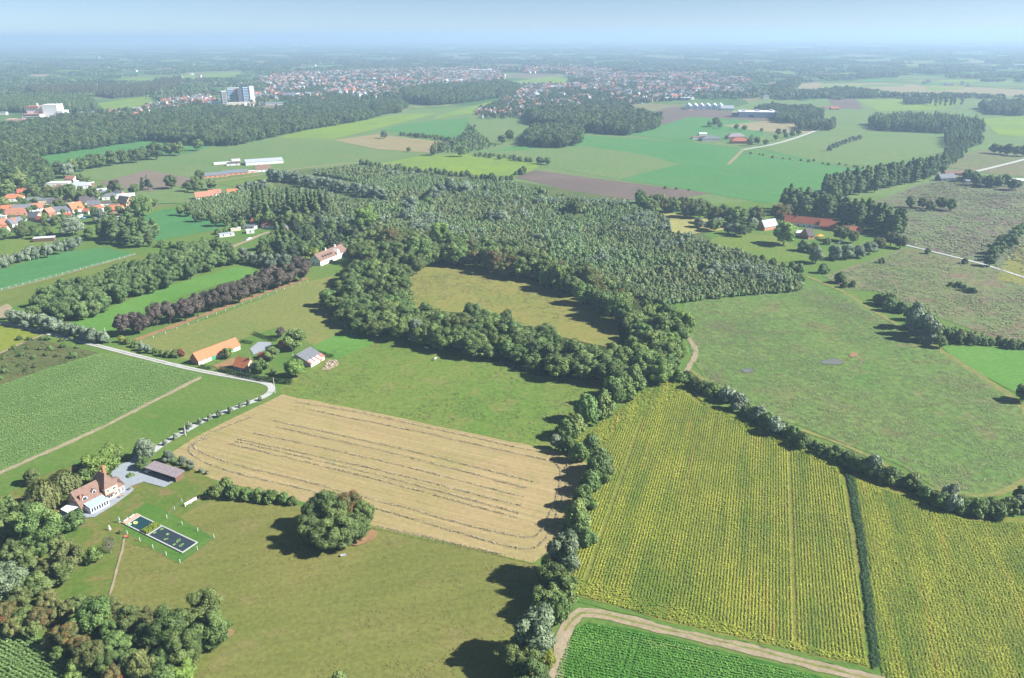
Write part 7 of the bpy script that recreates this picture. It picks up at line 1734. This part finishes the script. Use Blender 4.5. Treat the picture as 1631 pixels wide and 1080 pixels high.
    block('tower_block', 'faint tower on the hazy right horizon', 'tower', 1262, 64, -8, [('wall', (0, 60, 0, 60, 0, 150), WL['grey']), ('wall', (18, 42, 18, 42, 150.05, 185), WL['grey'])])

# town houses: single bodies, white or brick under red or slate roofs
TH = []
def town_mesh(L, D, hw, hr, wall, roof):
    V = [(-L / 2, 0, 0), (L / 2, 0, 0), (L / 2, D, 0), (-L / 2, D, 0), (-L / 2, 0, hw), (L / 2, 0, hw), (L / 2, D, hw), (-L / 2, D, hw), (-L / 2, D / 2, hr), (L / 2, D / 2, hr)]
    o = .4
    F = [(0, 1, 5, 4), (2, 3, 7, 6), (1, 2, 6, 9, 5), (3, 0, 4, 8, 7)]; idx = [0] * 4
    W_ = len(V); zt = .15; s = (hr - hw) / (D / 2)
    V += [(-L / 2 - o, -o, hw - o * s + zt), (L / 2 + o, -o, hw - o * s + zt), (L / 2 + o, D / 2, hr + zt), (-L / 2 - o, D / 2, hr + zt), (L / 2 + o, D + o, hw - o * s + zt), (-L / 2 - o, D + o, hw - o * s + zt)]
    F += [(W_, W_ + 1, W_ + 2, W_ + 3), (W_ + 3, W_ + 2, W_ + 4, W_ + 5)]; idx += [1, 1]
    c = len(V); V += boxV(L * .2, L * .2 + .9, D * .45, D * .45 + .9, hr - 1, hr + 1.3); F += [tuple(i + c for i in f) for f in BOXF]; idx += [0] * 6
    for k in range(3):
        c = len(V); x = -L / 2 + L * (k + .5) / 3 - .6; V += boxV(x, x + 1.2, -.08, .02, 1, 2.4); F += [tuple(i + c for i in f) for f in BOXF]; idx += [2] * 6
    return mesh_py('town_house', V, F, [WL[wall], RT[roof], M_glass], idx)

def build_town():
    combos = [('white', 'rust'), ('white', 'slate'), ('white', 'red'), ('brick', 'brown'), ('cream', 'dark'), ('white', 'slate'), ('white', 'pale'), ('white', 'brown'), ('white', 'dark'), ('pink', 'red'), ('white', 'grey')]
    for i, (w, r_) in enumerate(combos): TH.append(town_mesh(9 + (i % 4) * 1.8, 8.5 + (i % 3), 4.6 + (i % 3) * .7, 9 + (i % 2), w, r_))
    proto_collection('townhouses', TH)
    rng = np.random.default_rng(31)
    pts = []
    for P_, d in zip(TOWN, (19.0, 15.0)):
        pts.append(poisson(np.array(wpoly(P_)), d, rng))
    extra = []
    for x0, x1, y0, y1, n in [(0, 420, 92, 128, 40), (380, 420, 120, 150, 18), (1200, 1631, 92, 150, 46), (500, 1200, 82, 108, 110), (1290, 1400, 150, 157, 16), (1180, 1240, 150, 160, 12)]:
        for _ in range(n): extra.append(W(rng.uniform(x0, x1), rng.uniform(y0, y1)))
    pts = np.concatenate(pts + [np.array(extra)])
    clear = np.array(wpoly([(800, 116), (905, 119), (905, 136), (805, 138)]))
    keep = ~inpoly_np(clear, pts[:, 0], pts[:, 1])
    # streets: leave gaps
    gn = .6 * vnoise(pts[:, 0], pts[:, 1], 130, 8) + .4 * vnoise(pts[:, 0], pts[:, 1], 48, 9)
    keep &= (rng.random(len(pts)) < 0.66) & (gn > .42)
    pts = pts[keep]
    pts = pts[np.argsort(np.hypot(pts[:, 0], pts[:, 1]))]
    for i, p in enumerate(pts[:290]):
        o = obj('town_house', R.choice(TH), None, (p[0], p[1], 0)); o.rotation_euler = (0, 0, R.choice([0.1, 1.67, -.3, 1.2]) + R.gauss(0, .15))
        tag(o, 'small gabled house on the near side of the distant town', 'house', 'houses on the near side of the town')
    rest = pts[290:]
    mass('town_houses', 'townhouses', rest, rng.uniform(1.0, 1.5, len(rest)), 'hundreds of small houses of the distant town', 'houses', rotz=rng.choice([.1, 1.67, -.3, 1.2], len(rest)) + rng.normal(0, .15, len(rest)), zs=1.0)
    # garden trees between the houses
    tp = [poisson(np.array(wpoly(P_)), d, rng) for P_, d in zip(TOWN, (13.0, 13.0))]
    tp = np.concatenate(tp); tp = tp[rng.random(len(tp)) < .75]; tp = tp[~inpoly_np(clear, tp[:, 0], tp[:, 1])]
    mass('town_trees', 'midtrees', tp, rng.uniform(.4, .95, len(tp)), 'garden trees scattered through the distant town', 'trees')
    print('town houses', len(pts))

build_villa(); build_carport(); build_pond(); build_garden_bits(); build_farm(); build_village(); build_more_village(); build_landmarks(); build_town()
# ------------------------------------------------------------------ small things
def build_ponds():
    wm, nt, b_ = base_mat('pond_water', 0.05, 0.5); b_.inputs['Base Color'].default_value = (0.14, 0.15, 0.13, 1)  # pale base colour carries the sky's reflection besides muddy water
    for cx, cy, rx, ry, lab in [(1325, 577, 17, 4.6, 'larger bright pond in the rough meadow'), (1190, 591, 9, 3.2, 'smaller muddy pond in the rough meadow')]:
        P = []
        for i in range(22):
            t = 6.2832 * i / 22; k = 1 + .16 * math.sin(3 * t + cx) + R.uniform(-.07, .07)
            P.append((cx + rx * k * math.cos(t), cy + ry * k * math.sin(t)))
        field('pond_bank', [(cx + (x - cx) * 1.12, cy + (y - cy) * 1.2) for x, y in P], M_scrub, 'bare muddy bank around the ' + lab.split(' in ')[0], .3, 'bank')
        z = ZL[0] + .05; ZL[0] += .06
        w_ = [W(*p) for p in P]
        V = [(p[0], p[1], z) for p in w_]
        a = sum(V[i][0] * V[(i + 1) % 22][1] - V[(i + 1) % 22][0] * V[i][1] for i in range(22))
        if a < 0: V = V[::-1]
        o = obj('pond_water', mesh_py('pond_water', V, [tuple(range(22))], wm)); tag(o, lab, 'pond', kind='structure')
    for cx, cy, r_ in [(1360, 566, 7), (575, 855, 26), (355, 1010, 18)]:
        P = [(cx + r_ * (1 + .2 * math.sin(2 * t + cx)) * math.cos(t), cy + r_ * .55 * (1 + .2 * math.cos(3 * t)) * math.sin(t)) for t in np.arange(0, 6.28, .45)]
        field('bare_patch', P, M_dirt2, {1360: 'small bare patch near the larger meadow pond', 575: 'bare earth under the paddock clump', 355: 'bare earth at the right foot of the lower grove'}[cx], .5, 'bare ground')

def cow_mesh():
    # one body: lofted rings along the spine, legs and head grown from it by skinning
    V = {}
    pts = [(-1.0, 0, 1.05), (-.5, 0, 1.08), (.1, 0, 1.05), (.65, 0, 1.1), (1.0, 0, 1.25), (1.3, 0, 1.15), (1.6, 0, .92), (-1.12, 0, .9), (-1.16, 0, .45),
           (-.85, .24, .75), (-.88, .25, .42), (-.82, .25, .03), (-.85, -.24, .75), (-.88, -.25, .42), (-.82, -.25, .03), (.6, .24, .72), (.62, .25, .4), (.6, .25, .03), (.6, -.24, .72), (.62, -.25, .4), (.6, -.25, .03), (1.25, .22, 1.28), (1.25, -.22, 1.28)]
    ed = [(2, 1), (1, 0), (2, 3), (3, 4), (4, 5), (5, 6), (0, 7), (7, 8), (0, 9), (9, 10), (10, 11), (0, 12), (12, 13), (13, 14), (3, 15), (15, 16), (16, 17), (3, 18), (18, 19), (19, 20), (5, 21), (5, 22)]
    rad = [.36, .42, .44, .38, .24, .19, .11, .05, .05, .17, .09, .07, .17, .09, .07, .15, .08, .07, .15, .08, .07, .05, .05]
    me = bpy.data.meshes.new('cow'); me.from_pydata(pts, ed, []); me.update()
    o = bpy.data.objects.new('cow_proto', me); COL.objects.link(o)
    md = o.modifiers.new('skin', 'SKIN')
    if not me.skin_vertices:
        bpy.context.view_layer.objects.active = o; bpy.ops.object.modifier_remove  # skin layer is added with the modifier
        bm = bmesh.new(); bm.from_mesh(me); bm.verts.layers.skin.verify(); bm.to_mesh(me); bm.free()
    for i, s in enumerate(me.skin_vertices[0].data): s.radius = (rad[i], rad[i]); s.use_root = (i == 2)
    sb = o.modifiers.new('sub', 'SUBSURF'); sb.levels = 1; sb.render_levels = 1
    dg = bpy.context.evaluated_depsgraph_get(); ev = o.evaluated_get(dg); out = bpy.data.meshes.new_from_object(ev)
    bpy.data.objects.remove(o)
    return out

def build_cows():
    base = cow_mesh()
    def cm(name, c, patch):
        m, nt, b_ = base_mat(name, .8, .2); tc = N(nt, 'ShaderNodeTexCoord')
        nt.links.new(mix(nt, ramp(nt, noise(nt, tc.outputs['Object'], 1.1, 2, .5), .5, .54), c, patch), b_.inputs['Base Color']); return m
    mats = [cm('white_hide', (.72, .70, .66), (.66, .63, .58)), cm('black_hide', (.02, .02, .02), (.05, .045, .04)), cm('pied_hide', (.72, .7, .66), (.03, .03, .03))]
    mes = []
    for m in mats:
        k = base.copy(); k.materials.clear(); k.materials.append(m); mes.append(k)
    for x, y, mi, az, lab in [(652.5, 543, 0, 2.6, 'white cow at the left of the three under the pale willow'), (660, 545, 0, .3, 'white cow in the middle of the three under the pale willow'), (665, 544, 0, 2.9, 'white cow at the right of the three under the pale willow'), (679, 552, 1, .2, 'black cow grazing behind the bright white one'), (680, 556.5, 2, 3.0, 'bright pied cow grazing in the sun on the pasture'), (693, 574, 2, .8, 'pied cow standing in the tree shadow'), (712, 553, 0, 2.8, 'white cow at the shadow edge near the wood')]:
        p = W(x, y); o = obj('cow', mes[mi], None, (p[0], p[1], .2)); o.rotation_euler = (0, 0, az); tag(o, lab, 'cow', 'cattle on the pasture')

def car(x, y, az, col, lab, z=.15):
    p = W(x, y); e = empty('parked_car', (p[0], p[1], z), az); tag(e, lab, 'car')
    m = solid_mat('car_paint', col, .03, 1, .3, .5)
    prof = [(-2.1, .35), (-2.1, .8), (-1.9, .95), (-1.55, 1.0), (-1.1, 1.42), (.5, 1.45), (1.15, 1.0), (1.95, .88), (2.1, .7), (2.1, .35)]
    n = len(prof); V = [(a, -.85 if b_ < 1.2 else -.68, b_) for a, b_ in prof] + [(a, .85 if b_ < 1.2 else .68, b_) for a, b_ in prof]
    F = [tuple(range(n)), tuple(range(2 * n - 1, n - 1, -1))] + [(i, n + i, n + (i + 1) % n, (i + 1) % n) for i in range(n)]
    obj('body', mesh_py('body', V, F, m), e)
    boxes('window', [(-1.3, .6, -.80, .80, 1.05, 1.3)], M_glass, e); boxes('windscreen', [(.62, .95, -.66, .66, 1.06, 1.24)], M_glass, e)
    for a in (-1.3, 1.35):
        for s in (-1, 1):
            V, F = [], []; tube(V, F, (a, s * .7, .32), (a, s * .9, .32), .32, .32, 10); o = len(V); V += [np.array((a, s * .9, .32))]; F2 = F + [(10 + i, 10 + (i + 1) % 10, o, o) for i in range(10)]
            obj('wheel', mesh_py('wheel', V, [tuple(dict.fromkeys(f)) for f in F2], M_nearblack), e)
    boxes('headlight', [(2.06, 2.13, -.75, -.5, .62, .76)], M_trim, e); boxes('headlight', [(2.06, 2.13, .5, .75, .62, .76)], M_trim, e)

def build_vehicles():
    strip('cottage_lane', [(358, 402), (375, 392), (395, 384), (412, 376), (430, 370)], 5.0, M_dirt, 'sandy lane leading to the red roofed cottages', 'track')
    car(398, 381, .9, (.7, .71, .72), 'white car parked on the sandy cottage lane')
    car(394, 383.5, .9, (.35, .37, .4), 'grey car parked just behind the white one on the cottage lane')
    car(240, 751, -.6 + 1.57, (.62, .63, .65), 'pale car parked under the carport')
    car(1341, 386, .4, (.75, .76, .78), 'white car parked at the farmstead')
    car(1337, 388, .4, (.3, .34, .42), 'blue grey car parked beside the white one at the farmstead')
    # orange play tent in the farmyard
    p = W(1305.5, 379); e = empty('market_tent', (p[0], p[1], .1), .3); tag(e, 'bright orange canopy in the farmyard', 'canopy')
    om = solid_mat('orange_cloth', (.75, .30, .04), .05, 1)
    V = [(-3.2, -2, 2.0), (3.2, -2, 2.0), (3.2, 2, 2.0), (-3.2, 2, 2.0), (-1, 0, 3.2), (1, 0, 3.2)]
    obj('cloth', mesh_py('cloth', V, [(0, 1, 5, 4), (1, 2, 5), (2, 3, 4, 5), (3, 0, 4)], om), e)
    for sx in (-3.1, 3.0):
        for sy in (-1.9, 1.8): boxes('pole', [(sx, sx + .1, sy, sy + .1, 0, 2.0)], M_metal, e)
    # swimming pool cover in village, caravans
    p = W(133, 347.5); e = empty('paddling_pool', (p[0], p[1], .1)); tag(e, 'blue paddling pool in a village garden', 'paddling pool')
    V, F = [], []; tube(V, F, (0, 0, 0), (0, 0, .9), 2.2, 2.2, 16); obj('wall', mesh_np('wall', V, F, solid_mat('pool_blue', (.12, .32, .65), .05, 1)), e)
    V = [(2.15 * math.cos(t * .3927), 2.15 * math.sin(t * .3927), .8) for t in range(16)]; obj('water', mesh_py('water', V, [tuple(range(16))], M_glass), e)
    # excavator-like orange machine by greenhouses omitted size: small digger
    p = W(1098, 177); e = empty('excavator', (p[0], p[1], .3), .4); tag(e, 'orange excavator at the edge of the dark ploughed strip', 'excavator')
    om = solid_mat('machine_orange', (.7, .32, .05), .08, 1)
    boxes('track', [(-2.2, 2.2, -1.6, -.9, 0, .9)], M_nearblack, e); boxes('track', [(-2.2, 2.2, .9, 1.6, 0, .9)], M_nearblack, e)
    boxes('body', [(-2.4, 1.6, -1.4, 1.4, 1.0, 2.2)], om, e); boxes('cab', [(.1, 1.6, -1.4, -.2, 2.2, 3.2)], om, e)
    V, F = [], []; tube(V, F, (1.4, .3, 1.8), (4.2, .3, 4.2), .3, .22, 6); tube(V, F, (4.2, .3, 4.2), (6.4, .3, 1.6), .22, .16, 6); obj('arm', mesh_np('arm', V, F, om), e)
    boxes('bucket', [(6.0, 7.0, -.3, .9, .5, 1.6)], om, e)

build_ponds(); build_cows(); build_vehicles()
# ------------------------------------------------------------------ air
def build_haze():
    S2 = 60000.0
    x0, x1, y0, y1, z0, z1 = -S2, S2, -2500.0, 62000.0, -1.0, CAM_H + 48.0
    V = [(x0, y0, z0), (x1, y0, z0), (x1, y1, z0), (x0, y1, z0), (x0, y0, z1), (x1, y0, z1), (x1, y1, z1), (x0, y1, z1)]
    F = [(0, 3, 2, 1), (4, 5, 6, 7), (0, 1, 5, 4), (1, 2, 6, 5), (2, 3, 7, 6), (3, 0, 4, 7)]
    m = bpy.data.materials.new('haze'); m.use_nodes = True
    nt = m.node_tree
    for n in list(nt.nodes): nt.nodes.remove(n)
    out = nt.nodes.new('ShaderNodeOutputMaterial')
    pv = nt.nodes.new('ShaderNodeVolumePrincipled')
    pv.inputs['Color'].default_value = (0.50, 0.69, 0.93, 1)
    pv.inputs['Density'].default_value = 1.6e-4
    pv.inputs['Anisotropy'].default_value = 0.15
    nt.links.new(pv.outputs[0], out.inputs['Volume'])
    o = obj('haze', mesh_py('haze', V, F, m))
    tag(o, 'pale blue summer haze filling the air', 'haze', kind='stuff')
build_haze()
